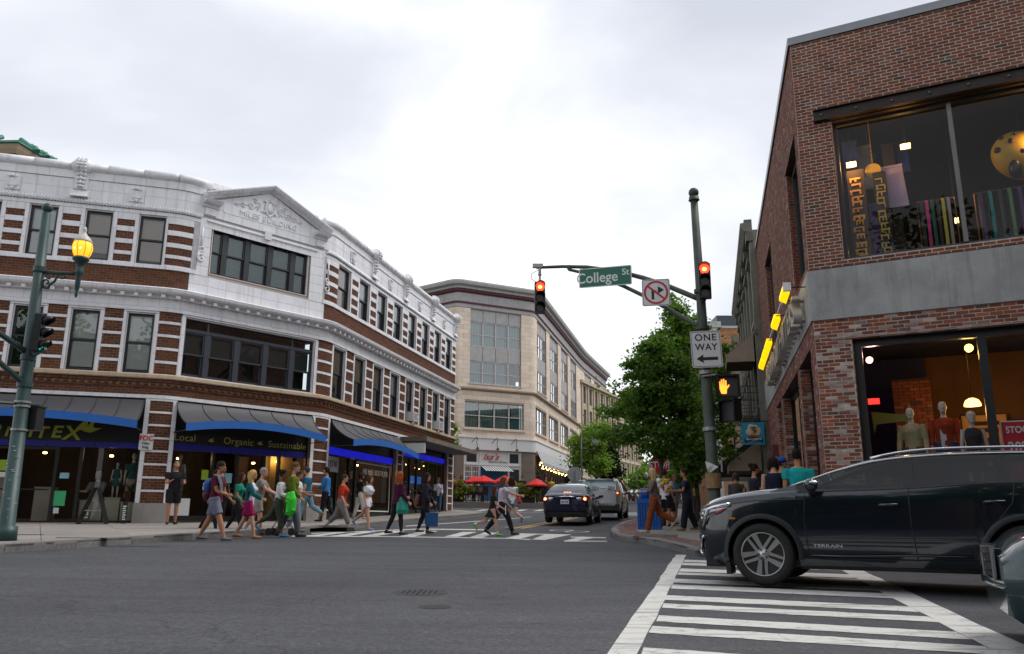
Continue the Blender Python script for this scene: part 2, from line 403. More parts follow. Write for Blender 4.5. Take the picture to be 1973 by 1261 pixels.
# ---------------------------------------------------------------- ground
xs=[-400,-200,-120,-80,-60,-50,-40,-32,-26]+[x*1.0 for x in range(-22,23)]+[26,32,40,50,60,80,120,200,400]
ys=[-300,-120,-60,-30,-15,-10,-6,-3]+[y*1.0 for y in range(-1,51)]+[54,58,62,66,70,75,80,90,100,120,140,170,200,260,340,500]
mb=MB(); mb.smooth=True
vs=[(x,y,g(x,y)) for y in ys for x in xs]; nx=len(xs)
mb.add(vs,[(j*nx+i,j*nx+i+1,(j+1)*nx+i+1,(j+1)*nx+i) for j in range(len(ys)-1) for i in range(nx-1)])
road=mb.build('road',M_ASPH,kind='structure')
def sheet(poly,name,m,parent,off=.004,n=8,k=2,kind=None):
    if m is M_WPAINT: n=max(n,28)
    """four-cornered painted sheet a-b-c-d lying on the ground"""
    a,b,c,d=[Vector((p[0],p[1])) for p in poly]; vs=[]
    for i in range(n+1):
        for j in range(k+1):
            u,v=i/n,j/k; p=(a*(1-u)+b*u)*(1-v)+(d*(1-u)+c*u)*v
            if m is M_WPAINT: p=p+Vector((RS.normal(),RS.normal()))*.007
            vs.append((p.x,p.y,g(p.x,p.y)+off))
    mb=MB(); mb.add(vs,[(i*(k+1)+j,(i+1)*(k+1)+j,(i+1)*(k+1)+j+1,i*(k+1)+j+1) for i in range(n) for j in range(k)])
    o=mb.build(name,m,parent)
    return o
def P2(px,py): p=gnd(px,py); return (p.x,p.y)
# near crosswalk: two edge lines along the cross street and bars between them
zn=lambda x,y:P2(1120+x/2.313,1000+y/2.313)
sdir=Vector((sin(rad(13.8)),cos(rad(13.8)))); sperp=Vector((sdir.y,-sdir.x))
pL=Vector(zn(468,163)); pLo=Vector(zn(420,163)); pR=Vector(zn(1345,330)); 
def along(p,t): return (p.x+sdir.x*t,p.y+sdir.y*t)
sheet([along(pLo,-14),along(pLo,.1),along(pL,.1),along(pL,-14)],'crosswalk_line',M_WPAINT,road,n=16)
wR=.30; q=Vector(along(pR,0)); 
sheet([along(q,-9),along(q,4.2),along(q+sperp*wR,4.2),along(q+sperp*wR,-9)],'crosswalk_line',M_WPAINT,road,n=14)
barsL=[(183,194),(197,207),(222,236),(240,250),(268,285),(294,312),(342,362),(378,398),(432,458),(480,510),(575,606)]
def leftpt(y):   # on inner edge of left line at that zoom row
    xa,ya,xb,yb=468,163,270,585
    return Vector(zn(xa+(y-ya)/(yb-ya)*(xb-xa),y))
for ya,yb in barsL:
    A=leftpt(yb); Bp=leftpt(ya); 
    dr=Vector((cos(rad(21.5)),-sin(rad(21.5))))   # bars run square to the lines but for a slight skew
    def hit(p):
        t=(q-p).dot(sperp)/dr.dot(sperp); return p+dr*t
    C,D=hit(A),hit(Bp)
    sheet([A,C,D,Bp],'crosswalk_bar',M_WPAINT,road,n=6,k=1)
sheet([along(Vector(leftpt(575)),-1.1),Vector(along(Vector(leftpt(575)),-1.1))+sperp*3.3,Vector(along(Vector(leftpt(575)),-.75))+sperp*3.3,along(Vector(leftpt(575)),-.75)],'crosswalk_bar',M_WPAINT,road)
# far crosswalk
zf=lambda x,y:P2(600+x/3.083,980+y/3.083)
sheet([zf(-120,168),zf(470,170),zf(470,166),zf(-120,163)],'crosswalk_line',M_WPAINT,road)
sheet([zf(470,170),zf(1170,181),zf(1170,177),zf(470,166)],'crosswalk_line',M_WPAINT,road)
sheet([zf(1170,180),zf(1300,188),zf(1300,183),zf(1170,176)],'crosswalk_line',M_WPAINT,road)
sheet([zf(1500,198),zf(1755,198),zf(1755,194),zf(1500,193)],'crosswalk_line',M_WPAINT,road)
sheet([zf(0,152),zf(640,126),zf(640,121),zf(0,148)],'crosswalk_line',M_WPAINT,road)
sheet([zf(640,126),zf(1040,131),zf(1040,124),zf(640,121)],'crosswalk_line',M_WPAINT,road)
sheet([zf(1200,153),zf(1540,159),zf(1540,155),zf(1200,148)],'crosswalk_line',M_WPAINT,road)
sheet([zf(1540,173),zf(1750,178),zf(1750,173),zf(1540,168)],'crosswalk_line',M_WPAINT,road)
for a in [(-60,165,120,148,40,165,210,144),(100,166,300,140,205,166,385,138),(280,166,490,134,385,166,560,134),(520,166,670,134,610,168,755,134),(790,168,900,140,870,170,985,140),(940,172,1030,143,1010,176,1110,146),(1150,178,1255,152,1235,182,1345,154),(1310,185,1390,154,1385,188,1535,158),(1500,194,1600,168,1580,193,1700,172)]:
    sheet([zf(a[0],a[1]),zf(a[2],a[3]),zf(a[6],a[7]),zf(a[4],a[5])],'crosswalk_bar',M_WPAINT,road,n=4)
# white stop line and lane lines further up, double yellow centre line, cycle symbol
sheet([zf(560,108),zf(1300,52),zf(1310,49),zf(560,104)],'lane_line',M_WPAINT,road)
yA=Vector((.12,28.2)); 
for o in (0,.28):
    p=yA+sperp*o; sheet([along(p,-.4),along(p,34),along(p+sperp*.13,34),along(p+sperp*.13,-.4)],'centre_line',M_YPAINT,road,n=24,k=1)
for cx,cy,r in ((1082,1022.5,.26),(1112,1025,.26)):
    c=Vector(P2(cx,cy)); vs=[];k=20
    for j in range(k):
        t=2*pi*j/k
        for rr in (r,r-.07): 
            x,y=c.x+sperp.x*rr*1.5*cos(t)+sdir.x*rr*2.2*sin(t),c.y+sperp.y*rr*1.5*cos(t)+sdir.y*rr*2.2*sin(t); vs.append((x,y,g(x,y)+.004))
    MB().add(vs,[(2*j,2*j+1,(2*j+3)%(2*k),(2*j+2)%(2*k)) for j in range(k)]).build('cycle_symbol',M_WPAINT,road)
# Wall Street crossing beyond
for i in range(6):
    a=Vector((-2.2+i*1.15,47.5+i*.35)); sheet([a,a+Vector((.45,.12)),a+Vector((.95,2.6)),a+Vector((.5,2.5))],'crosswalk_bar',M_WPAINT,road,n=3)
a=Vector((-2.6,45.6)); sheet([a,a+Vector((9,1.6)),a+Vector((9,1.78)),a+Vector((0,.18))],'crosswalk_line',M_WPAINT,road,n=6)
a=Vector((-2.4,51.2)); sheet([a,a+Vector((9,1.6)),a+Vector((9,1.78)),a+Vector((0,.18))],'crosswalk_line',M_WPAINT,road,n=6)
for i in range(5):
    a=Vector((5.5,42+i*1.0)); sheet([a,a+Vector((1.6,.4)),a+Vector((1.6,.8)),a+Vector((0,.4))],'crosswalk_bar',M_WPAINT,road,n=3)
# manhole covers
def cover(px,py,r,lab):
    p=gnd(px,py); z=g(p.x,p.y); t=thing('manhole_cover',lab,'manhole cover',(p.x,p.y,z),0); t.rotation_euler=(math.atan(.016+.00054*p.y),0,0)
    MB().lathe([(r*1.0,.001),(r*.985,.004),(r*.94,.004),(r*.93,.001)],40).build('rim',M_IRON,t)
    mb=MB().lathe([(r*.91,.001),(r*.90,.004),(r*.1,.004)],40)
    for a in range(-4,5):
        for b in range(-4,5):
            if a*a+b*b<17: mb.box((a*r*.19-.03*r*2,b*r*.19-.012,.005),(a*r*.19+.03*r*2,b*r*.19+.012,.0065))
    mb.build('cover',M_IRON,t); return t
cover(808,1142,.31,'larger round iron manhole cover in the middle of the road')
cover(838,1170,.155,'small iron valve cover in the road, nearer than the round manhole')
# ---------------------------------------------------------------- sidewalks
def clip(poly,cell):
    out=[Vector(p) for p in poly]; n=len(cell)
    for i in range(n):
        a,b=cell[i],cell[(i+1)%n]; e=b-a; inp=out; out=[]
        if not inp: return []
        sd=lambda p:e.x*(p.y-a.y)-e.y*(p.x-a.x)
        for j in range(len(inp)):
            p,q=inp[j-1],inp[j]; sp,sq=sd(p),sd(q)
            if sq>=0:
                if sp<0: out.append(p+(q-p)*(sp/(sp-sq)))
                out.append(q)
            elif sp>=0: out.append(p+(q-p)*(sp/(sp-sq)))
    return out
def area(p): return .5*sum(p[i-1].x*p[i].y-p[i].x*p[i-1].y for i in range(len(p)))
def sidewalk(poly,name,ang,cw,cl,box,ind):
    poly=[Vector(p) for p in poly]
    if area(poly)<0: poly=poly[::-1]
    u=Vector((sin(ang),cos(ang))); v=Vector((u.y,-u.x)); base=MB(); far=MB(); cells=[]
    x0,x1,y0,y1=box
    cu=Vector(((x0+x1)/2,(y0+y1)/2)); R=int(70/min(cw,cl))
    for i in range(-R,R):
        for j in range(-R,R):
            o=cu+u*(i*cl)+v*(j*cw+(cw/2 if i%2 else 0)*0)
            if not(x0-3<o.x<x1+3 and y0-3<o.y<y1+3): continue
            full=[o,o+v*cw,o+v*cw+u*cl,o+u*cl]; 
            if area(full)<0: full=full[::-1]
            c=clip(poly,full)
            if len(c)>2 and area(c)>.02: base.add([(p.x,p.y,g(p.x,p.y)+.138) for p in c],[tuple(range(len(c)))])
            e=.006; s_=[o+v*e+u*e,o+v*(cw-e)+u*e,o+v*(cw-e)+u*(cl-e),o+v*e+u*(cl-e)]
            if area(s_)<0: s_=s_[::-1]
            c=clip(poly,s_)
            if len(c)>2 and area(c)>.03: cells.append(c)
    root=base.build(name,M_SLABB,kind='structure')
    cells.sort(key=lambda c:c[0].length)
    for i,c in enumerate(cells):
        z=RS.uniform(-.003,.003); n=len(c); mb=MB() if i<ind else far
        mb.add([(p.x,p.y,g(p.x,p.y)+.10) for p in c]+[(p.x,p.y,g(p.x,p.y)+.15+z) for p in c],[tuple(range(n,2*n))]+[(k,(k+1)%n,n+(k+1)%n,n+k) for k in range(n)])
        if i<ind: mb.build('paving_slab',M_SLAB,root)
    if far.v: far.build('paving_slabs',M_SLAB,root,'stuff')
    return root
def kerb(pts,root,width=.17,L=1.7,skip=None):
    pts=[Vector(p) for p in pts]; cum=[0]
    for a,b in zip(pts,pts[1:]): cum.append(cum[-1]+(b-a).length)
    def ev(t):
        i=0
        while i<len(cum)-2 and t>cum[i+1]: i+=1
        return pts[i]+(pts[i+1]-pts[i])*((t-cum[i])/max(1e-6,cum[i+1]-cum[i]))
    t=0
    while t<cum[-1]-.1:
        e=min(t+L*RS.uniform(.85,1.15),cum[-1]); mb=MB(); st=[t+.006+(e-t-.012)*k/3 for k in range(4)]; vs=[]
        for s_ in st:
            p=ev(s_); d=(ev(min(s_+.3,cum[-1]))-ev(max(0,s_-.3))).normalized(); nrm=Vector((-d.y,d.x))*kside
            z=g(p.x,p.y)
            for o,zz in ((0,-.1),(0,.135),(.03,.158),(width,.158),(width,-.1)): vs.append((p.x+nrm.x*o,p.y+nrm.y*o,z+zz))
        fs=[(5*k+j,5*k+(j+1)%5,5*k+5+(j+1)%5,5*k+5+j) for k in range(3) for j in range(5)]+[(0,1,2,3,4),(19,18,17,16,15)]
        mid=ev((t+e)/2)
        if not(skip and (mid-skip[0]).length<skip[1]): mb.add(vs,fs).build('kerb_stone',M_GRANITE,root)
        t=e
KL=[(-11,-12),(-10.2,2),(-9.3,11)]+[P2(*p) for p in [(0,1066.5),(130,1057.7),(259,1048.7),(373,1040.5),(470,1034),(564,1027.6),(606,1025),(641,1023),(722,1015),(771,1010),(835,1003.5),(880,1000)]]+[(-1.5,39.5),(-1.35,41.5),(-1.7,43.2),(-2.8,44.5),(-6,46),(-14,49.5),(-30,57)]
polyL=KL+[(-60,60),(-60,-12)]
swL=sidewalk(polyL,'sidewalk',rad(60),1.6,1.6,(-22,0,10,48),170)
kside=1; kerb(KL,swL,skip=(Vector(P2(621,1024)),.95))
KR=[(60,-9.6),(40,.5),(20,8.6),(9,13.5),(5.2,15.1)]+[P2(*p) for p in [(1345,1073),(1330,1070),(1290,1058),(1250,1050),(1215,1045),(1190,1041),(1180,1036),(1178,1030),(1185,1022),(1200,1014)]]
KR+= [(5.2,34),(7.2,42),(8.6,48.5),(10.8,58),(14,72),(19,90),(27,120)]
kk=[Vector(p) for p in KR]
polyR=KR+[(60,120),(80,0)]
swR=sidewalk(polyR,'sidewalk',rad(13.7),1.5,1.5,(1,22,8,46),150)
kside=-1; kerb(KR,swR)
# brick border inside the right kerb
M_BRB=mat('paving brick',(.17,.085,.07),.8,var=.2,vs=6,island=.3,bump=.2)
mb=MB()
def offs(pts,o):
    out=[]
    for i,p in enumerate(pts):
        d=(pts[min(i+1,len(pts)-1)]-pts[max(i-1,0)]).normalized(); out.append(p+Vector((d.y,-d.x))*o)
    return out
inner=[p for p in kk[3:18]]
for row in range(4):
    pts=offs(inner,.19+row*.13); acc=0
    for a,b in zip(pts,pts[1:]):
        n=max(1,int((b-a).length/.22)); d=(b-a).normalized(); nn=Vector((d.y,-d.x))
        for i in range(n):
            p=a+(b-a)*(i/n)+d*.006; q2=a+(b-a)*((i+1)/n)-d*.006
            c=[p+nn*.005,q2+nn*.005,q2+nn*.122,p+nn*.122]
            mb.add([(v.x,v.y,g(v.x,v.y)+.10) for v in c]+[(v.x,v.y,g(v.x,v.y)+.1595) for v in c],[(7,6,5,4),(4,5,6,7),(0,1,5,4),(1,2,6,5),(2,3,7,6),(3,0,4,7)][1:])
mb.build('brick_border',M_BRB,swR,'stuff')
# tactile plate on the ramp
p=gnd(1212,1035,.16); mb=MB(); ca,sa=cos(rad(-13.7)),sin(rad(-13.7))
def tp_(x,y,z): X=p.x+.75+x*ca-y*sa; Y=p.y+.75+x*sa+y*ca; return (X,Y,g(X,Y)+.165+z)
mb.box((-.5,-.55,-.05),(.5,.55,.0),tp_)
for i in range(10):
    for j in range(11): mb.box((-.46+i*.095,-.51+j*.095,.0),(-.415+i*.095,-.465+j*.095,.006),tp_)
mb.build('tactile_plate',mat('tactile plate',(.13,.10,.095),.8,var=.15,bump=.2),swR)
# storm drain in the left kerb
p=gnd(621,1024); t=thing('storm_drain','dark storm drain opening set into the granite kerb by the crosswalk','storm drain',(p.x,p.y,g(p.x,p.y)),math.atan2(3.7,1.53)-pi/2)
mb=MB(); mb.box((-.85,-.02,.112),(.85,.75,.165)); mb.build('lid',M_GRANITE,t)
mb=MB(); mb.box((-.85,.3,-.15),(.85,.34,.11)); mb.box((-.85,.0,-.15),(-.8,.3,.11)); mb.box((.8,.0,-.15),(.85,.3,.11)); mb.build('throat',M_DARK,t)
# flush pavement strips of dark grating on the left sidewalk
for px,py,w in ((215,1038,1.0),(28,1031,.5)):
    p=gnd(px,py,.15); sheet([(p.x-w,p.y-.18),(p.x+w,p.y+.15),(p.x+w-.05,p.y+.28),(p.x-w-.05,p.y-.02)],'utility_cover',M_IRON,swL,off=.158,n=2,k=1)
# ---------------------------------------------------------------- left building (brick and white glazed terracotta)
M_BRICK_L=mat('wine red facing brick',(.110,.040,.018),.72,var=.18,vs=9,bump=.25,bs=70,orand=.28,spec=.3)
M_MORT_L=mat('pale mortar',(.30,.20,.14),.9,var=.15,vs=20,bump=.2)
M_TILE=mat('white glazed terracotta',(.76,.76,.785),.38,var=.06,vs=3,bump=.06,bs=14,orand=.035,streak=.26,spec=.45)
M_TILEJ=mat('terracotta joint',(.40,.395,.40),.8,var=.1)
M_SILL=mat('beige stone',(.50,.385,.27),.75,var=.14,vs=5,bump=.15,bs=40,orand=.06,streak=.2)
M_PLINTH=mat('grey render plinth',(.30,.28,.265),.85,var=.12,vs=4,bump=.15)
M_FRAME=mat('charcoal window frame',(.022,.024,.028),.45,var=.1)
M_FRAMEB=mat('slate window frame',(.035,.042,.055),.45,var=.1)
M_ROOF=mat('flat roof felt',(.10,.10,.10),.9,var=.2)
M_GLU=glass('upper window glass',(.96,.985,.98),2.4)
M_GLD=glass('dark window glass',(.62,.7,.72),2.2)
M_GLS=glass('shop window glass',(.86,.88,.88),.75)
M_BLW=mat('pale blind',(.86,.88,.84),.8,var=.04); M_BLB=mat('beige slatted blind',(.62,.50,.41),.8,var=.05); M_BLG=mat('grey green roller blind',(.20,.20,.165),.85,var=.06)
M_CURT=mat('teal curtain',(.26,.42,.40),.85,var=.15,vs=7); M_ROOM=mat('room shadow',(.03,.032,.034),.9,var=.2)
hR,hC,hL=rad(13.65),rad(43.3),rad(73.3)
Bp_=Vector((-6.6,28.0)); Ap_=Bp_-Vector((sin(hC),cos(hC)))*5.5
FL=Facade([(Ap_.x-sin(hL)*12,Ap_.y-cos(hL)*12,0),(Ap_.x,Ap_.y,.42),(Bp_.x,Bp_.y,.42),(Bp_.x+sin(hR)*15.05,Bp_.y+cos(hR)*15.05,0),(Bp_.x+sin(hR)*15.05-10,Bp_.y+cos(hR)*15.05+5.5,0)],-17.5)
S0,S1=-14.0,15.05
rootL=thing('brick_building','three storey corner building of red brick striped with white glazed terracotta, blue shop awnings','building',(Ap_.x,Ap_.y,g(Ap_.x,Ap_.y)+.1),0,offset=True)
zb=.55
upR=[(.68+1.807*i,1.69+1.807*i) for i in range(8)]; upL=[(-9.85+1.52*i,-9.06+1.52*i) for i in range(-2,3)]
loR=[(.57+1.82*i,1.56+1.82*i) for i in range(8)]; loL=[(-9.87+1.52*i,-9.05+1.52*i) for i in range(-2,3)]
upL=[(a,a+.80) for a,b in upL]; loL=[(a,a+.80) for a,b in loL]
HU=[(a,b,8.87,10.47) for a,b in upL+upR]; HU.append((-4.55,-.92,8.87,10.47))
HL=[(a,b,5.47,7.33) for a,b in loL+loR]; HL.append((-5.15,-.46,5.47,7.33))
HG=[(-14.0,-13.3,zb,4.72),(-12.3,-6.05,zb,4.72),(-5.14,-.40,zb,4.72),(.62,7.06,zb,4.72),(7.84,14.05,zb,4.72)]
mb=MB(); FL.wall(mb,S0,S1,zb,11.75,-.32,0,HU+HL+HG)
wallL=mb.build('wall',M_MORT_L,rootL)
# roof
mb=MB(); ps=[FL(t,-.3,11.3) for t in FL.stops(S0,S1)]; ps+=[(FL(S1,-.3,11.3)[0]-10,FL(S1,-.3,11.3)[1]+5,11.3),(-22,38,11.3)]
mb.add(ps,[tuple(range(len(ps)))]); mb.build('roof',M_ROOF,rootL)
# end wall of the right wing (along the side street)
mb=MB(); FL.box(mb,S1+.01,S1+9,-.3,0,zb,11.7); mb.build('end_wall',M_BRICK_L,rootL)
BR=Bricks(FL,proud=.008,h=.0735,l=.215,j=.013)
UP=[(8.90,9.12),(9.24,9.48),(9.63,9.87),(10.04,10.25)]
LO=[(5.47,5.79),(5.88,6.20),(6.29,6.61),(6.70,7.02),(7.11,7.43)]
GP=[(1.67+.3825*i,1.67+.3825*i+.315) for i in range(8)]
trim=MB(); tiles=[]   # white trim goes in as pieces
def tile(a,b,z0,z1,d=.02,e=.004): tiles.append((a+e,b-e,z0+e,z1-e,d))
def course(a,b,z0,z1,d=.02,L=.62,ph=0.):
    n=max(1,round((b-a)/L)); w=(b-a)/n
    for i in range(n): tile(a+i*w,a+(i+1)*w,z0,z1,d)
def piers(holes,a,b):
    hs=sorted(holes); c=a; out=[]
    for h in hs:
        out.append((c,h[0])); c=h[1]
    out.append((c,b)); return out
pu=piers([(h[0],h[1]) for h in HU if h[0]<-5.5],S0,-5.0)+[(-.30,.60)]+piers([(a,b) for a,b in upR],.60,S1)[1:]
for a,b in pu:
    if b-a<.3: continue
    L_=a>=0 or a<-5.9
    t0,t1=a+.11,b-.11
    if a<=S0+.01: t0=a
    if a==-.30: t0,t1=-.20,.60
    if b==-5.0: t0,t1=-5.96,-5.18
    if b>=S1: t1=b-.02
    for z0,z1 in UP: BR.fill(t0,t1,z0,z1)
    zz=8.87
    for z0,z1 in UP+[(10.47,10.47)]:
        if z0-zz>.02: course(t0,t1,zz,z0,.022,.6)
        zz=z1
    for z0,z1 in ((8.87,9.4),(9.4,9.94),(9.94,10.47)):
        if t0>a+.02: tile(a,t0,z0,z1,.024)
        if t1<b-.02: tile(t1,b,z0,z1,.024)
plo=piers([(a,b) for a,b in loL],S0,-5.26)+[(-.34,.46)]+piers(loR,.46,S1)[1:]
for a,b in plo:
    w=.10; t0,t1=a+w,b-w
    if a<=S0+.01: t0=a
    if b==-5.26: t0,t1=a+w,-5.28
    if a==-.34: t0,t1=-.34,.46
    if b>=S1: t1=b-.02
    for z0,z1 in LO: BR.fill(t0,t1,z0,z1)
    for (z0,z1),(y0,y1) in zip(LO,LO[1:]): course(t0,t1,z1,y0,.022,.75)
    for z0,z1 in ((5.47,6.1),(6.1,6.75),(6.75,7.33)):
        if t0>a+.02: tile(a,t0,z0,z1,.024)
        if t1<b-.02: tile(t1,b,z0,z1,.024)
for a,b in ((-.46,-.34),(-5.26,-5.15)):
    for z0,z1 in ((5.47,6.1),(6.1,6.75),(6.75,7.33)): tile(a,b,z0,z1,.024)
for a,b in ((.46,.57),):
    for z0,z1 in ((5.47,6.1),(6.1,6.75),(6.75,7.33)): tile(a,b,z0,z1,.024)
# ground floor pillars
for a,b in ((-13.3,-12.3),(-6.05,-5.14),(-.40,.62),(7.06,7.84),(14.05,S1)):
    t0,t1=a+.13,b-.13
    for z0,z1 in GP: BR.fill(t0,t1,z0,z1)
    zz=1.67
    for z0,z1 in GP[1:]+[(4.72,4.72)]:
        pz=z0-.0675
        course(t0,t1,pz,z0,.022,.6)
    for i in range(5):
        z0=1.67+i*.61; tile(a,t0,z0,z0+.61,.024); tile(t1,b,z0,z0+.61,.024)
    q=MB(); FL.box(q,a-.03,b+.03,-.3,.05,zb-.2,1.67); q.build('plinth',M_PLINTH,rootL)
# white lintel course, corbelled brick band, beige sill course
course(S0,S1,4.72,4.83,.035,1.2)
BR.fill(S0,S1,4.83,5.05,d=.0); BR.fill(S0,S1,5.05,5.125,d=.03)
for i in range(int((S1-S0)/.215)):     # dogtooth headers under the sill
    t=S0+.1+i*.215; BR.B.append((t,t+.105,5.128,5.195,.065))
BR.fill(S0,S1,5.20,5.30,d=.075)
back=MB(); FL.box(back,S0,S1,-.02,.02,5.05,5.31); back.build('corbel_backing',M_MORT_L,rootL)
def stones(a,b,prof,L,name,m,e=.004):
    n=round((b-a)/L); w=(b-a)/n
    for i in range(n):
        q=MB(); FL.extr(q,a+i*w+e,a+(i+1)*w-e,prof); q.build(name,m,rootL)
stones(S0,S1,[(-.1,5.303),(.13,5.303),(.15,5.33),(.15,5.42),(.02,5.47),(-.1,5.47)],1.52,'sill_stone',M_SILL)
# frieze, cornice with dentils
course(S0,S1,7.435,7.52,.05,.9)
course(S0,S1,7.525,7.80,.03,.62)
q=MB(); FL.extr(q,S0,S1,[(0,7.40),(.06,7.40),(.06,7.435),(0,7.435)]); q.build('moulding',M_TILE,rootL)
wn=[(a,b) for a,b in loL+loR]+[(-5.15,-.46)]
for a,b in piers([(x,y) for x,y in wn],S0,S1): pass
for a,b in wn:
    for c,d in [(a-.1,b+.1)]: course(c,d,7.335,7.40,.028,1.2)
stones(S0,S1,[(0,7.80),(.10,7.80),(.12,7.90),(.30,7.92),(.34,7.97),(.36,8.06),(.30,8.10),(0,8.13)],.62,'cornice_block',M_TILE)
i=0; t=S0+.2
dm=MB().box((-.055,-.2,7.795),(.055,0,7.90)); 
while t<S1-.05:
    p=FL(t,.09,0); q=MB(); FL.box(q,t-.055,t+.055,.09,.25,7.795,7.9); q.build('dentil',M_TILE,rootL); t+=.378
# brick band under the upper windows, white sill over it
BR.fill(S0,-5.12,8.12,8.74); BR.fill(-.30,S1,8.12,8.74)
course(S0,-5.0,8.74,8.87,.05,.9); course(-.3,S1,8.74,8.87,.05,.9)
# chamfer upper field in plain white blocks
def field(a,b,z0,z1,L,h,d,holes=()):
    n=round((z1-z0)/h); hh_=(z1-z0)/n
    for i in range(n):
        za=z0+i*hh_; zc=za+hh_/2; segs=[(a,b)]
        for q0,q1,y0,y1 in holes:
            if y0<zc<y1:
                segs=[s for p0,p1 in segs for s in ((p0,min(p1,q0)),(max(p0,q1),p1)) if s[1]-s[0]>.03]
        for p0,p1 in segs:
            k=max(1,round((p1-p0)/L)); w=(p1-p0)/k
            for j in range(k): tile(p0+j*w,p0+(j+1)*w,za,za+hh_,d)
field(-5.18,-.2,8.13,8.74,.62,.305,.022); 
field(-5.0,-.30,8.74,10.68,.62,.33,.03,[(-4.6,-.87,8.8,10.5)])
field(-5.18,-5.0,8.74,10.47,.3,.43,.024); field(-.30,-.20,8.74,10.47,.3,.43,.024)
# parapet
course(S0,S1,10.475,10.60,.022,.76)
field(S0,-4.9,10.76,11.40,.62,.32,.02); field(-.35,S1,10.76,11.40,.62,.32,.02)
field(-4.9,-.35,10.76,11.40,.62,.32,.045)
course(S0,-4.9,11.41,11.70,.05,.9); course(-.35,S1,11.41,11.70,.05,.9)
q=MB(); FL.box(q,S0,S1,-.005,.012,10.47,11.72); q.build('tile_bed',M_TILEJ,rootL)
q=MB(); FL.box(q,-5.19,-.19,-.003,.010,8.0,8.8); q.build('tile_bed',M_TILEJ,rootL)
for zz0,zz1 in ((7.4,7.82),): 
    q=MB(); FL.box(q,S0,S1,-.003,.010,zz0,zz1); q.build('tile_bed',M_TILEJ,rootL)
# rope moulding: a twisted row of slanted beads
q=MB(); q.smooth=True
t=S0
while t<S1:
    if not(-5.0<t<-.3):
        a=FL(t,.04,10.62); c=FL(t+.075,.07,10.68); b=FL(t+.11,.04,10.755); q.tube([a,c,b],[.03,.045,.03],5,caps=False)
    t+=.085
q.build('rope_moulding',M_TILE,rootL,'stuff')
# pipe-shaped coping
def piperun(a,b):
    st=[a]+[x for x in FL.brk if a<x<b]+[b]; full=[]
    for x,y in zip(st,st[1:]):
        n=max(1,int((y-x)/.9)); full+=[x+(y-x)*k/n for k in range(n)]
    full.append(b)
    n=round((b-a)/1.05)
    for k in range(n):
        x,y=a+(b-a)*k/n,a+(b-a)*(k+1)/n
        ss=[x+.004]+[v for v in FL.brk if x+.03<v<y-.03]+[y-.004]
        q=MB(); q.smooth=True; q.tube([FL(v,.04,11.80) for v in ss],.135,12); q.build('coping_piece',M_TILE,rootL)
piperun(S0,-4.75); piperun(-.45,S1-.25)
q=MB(); FL.box(q,S0,S1,-.3,-.05,11.6,11.86); q.build('parapet_back',M_TILE,rootL)
# consoles (carved corbels with a drum on the coping)
def console(t):
    q=MB(); FL.extr(q,t-.25,t+.25,[(0,10.80),(.18,10.80),(.05,11.05),(0,11.05)])
    FL.box(q,t-.19,t+.19,.0,.10,11.05,11.62)
    c=FL(t,.10,11.80); d=Vector(FL(t+.1,.10,11.80))-Vector(c); d.normalize(); c=Vector(c); q.smooth=True
    for a,r in ((-.24,.15),(-.19,.215),(-.08,.20),(.08,.20),(.19,.215),(.24,.15)): pass
    q.tube([c+d*a for a in (-.25,-.2,-.19,-.10,-.09,.09,.10,.19,.2,.25)],[.15,.16,.21,.21,.24,.24,.21,.21,.16,.15],18)
    for k,zz in enumerate((11.66,11.52,11.38,11.25,11.13)):   # foliage drop
        r=.13-.014*k
        for w in (-1,0,1):
            p=FL(t+w*r*.75,.13+.05*(w==0)+.02*(k==0),zz); q.ball(p,r*.62,7,5,(1,1,1.05))
    for a in range(7):
        an=-.9+a*.42
        for w in (-.10,0,.10):
            p=c+d*w+Vector((0,0,sin(an)*.225))+Vector(FL(t,1,0))*0; nrm=(Vector(FL(t,1,0))-Vector(FL(t,0,0))).normalized(); q.ball(p+nrm*cos(an)*.225,.055,6,4)
    q.build('console',M_TILE,rootL)
for t in (-8.55,3.72,7.32,11.05,14.75,-12.2): console(t)
def shield(t):
    q=MB(); FL.box(q,t-.21,t+.21,.03,.05,10.84,11.30)
    q.prism([(-.17,11.24),(-.06,11.19),(.06,11.19),(.17,11.24),(.15,11.0),(.08,10.92),(0,10.85),(-.08,10.92),(-.15,11.0)],lambda a,b,d:FL(t+a,d,b),.05,.085)
    for k in range(4): q.prism([(-.12+.06*k,11.17),(-.095+.06*k,11.17),(.03+.05*k-.06,10.95),(-.0+.05*k-.09,10.95)],lambda a,b,d:FL(t+a,d,b),.085,.105)
    q.ball(FL(t-.02,.08,11.27),.055,7,5); q.ball(FL(t+.09,.08,11.25),.05,7,5); q.ball(FL(t-.12,.08,11.25),.05,7,5); q.ball(FL(t,.08,10.87),.035,6,4)
    q.build('shield_relief',M_TILE,rootL)
for t in (-10.38,-6.95,1.72,5.55,9.25,12.95): shield(t)
# scroll ornaments either side of the chamfer window
for t,sg in ((-5.02+.12,-1),(-.12,1)):
    q=MB(); q.smooth=True
    def sp(cx,cz,r0,r1,a0,a1,n=16): return [FL(cx+sg*(r0+(r1-r0)*k/n)*cos(a0+(a1-a0)*k/n),.05,cz+(r0+(r1-r0)*k/n)*sin(a0+(a1-a0)*k/n)) for k in range(n+1)]
    q.tube([FL(t,.04,10.35),FL(t+.01*sg,.05,9.72)],[.03,.035],6)
    q.tube(sp(t-.0,9.62,.03,.11,0,4.6),.028,6); q.tube(sp(t-.03*sg,9.30,.15,.03,1.8,-4.6),.03,6)
    q.build('scroll_relief',M_TILE,rootL)
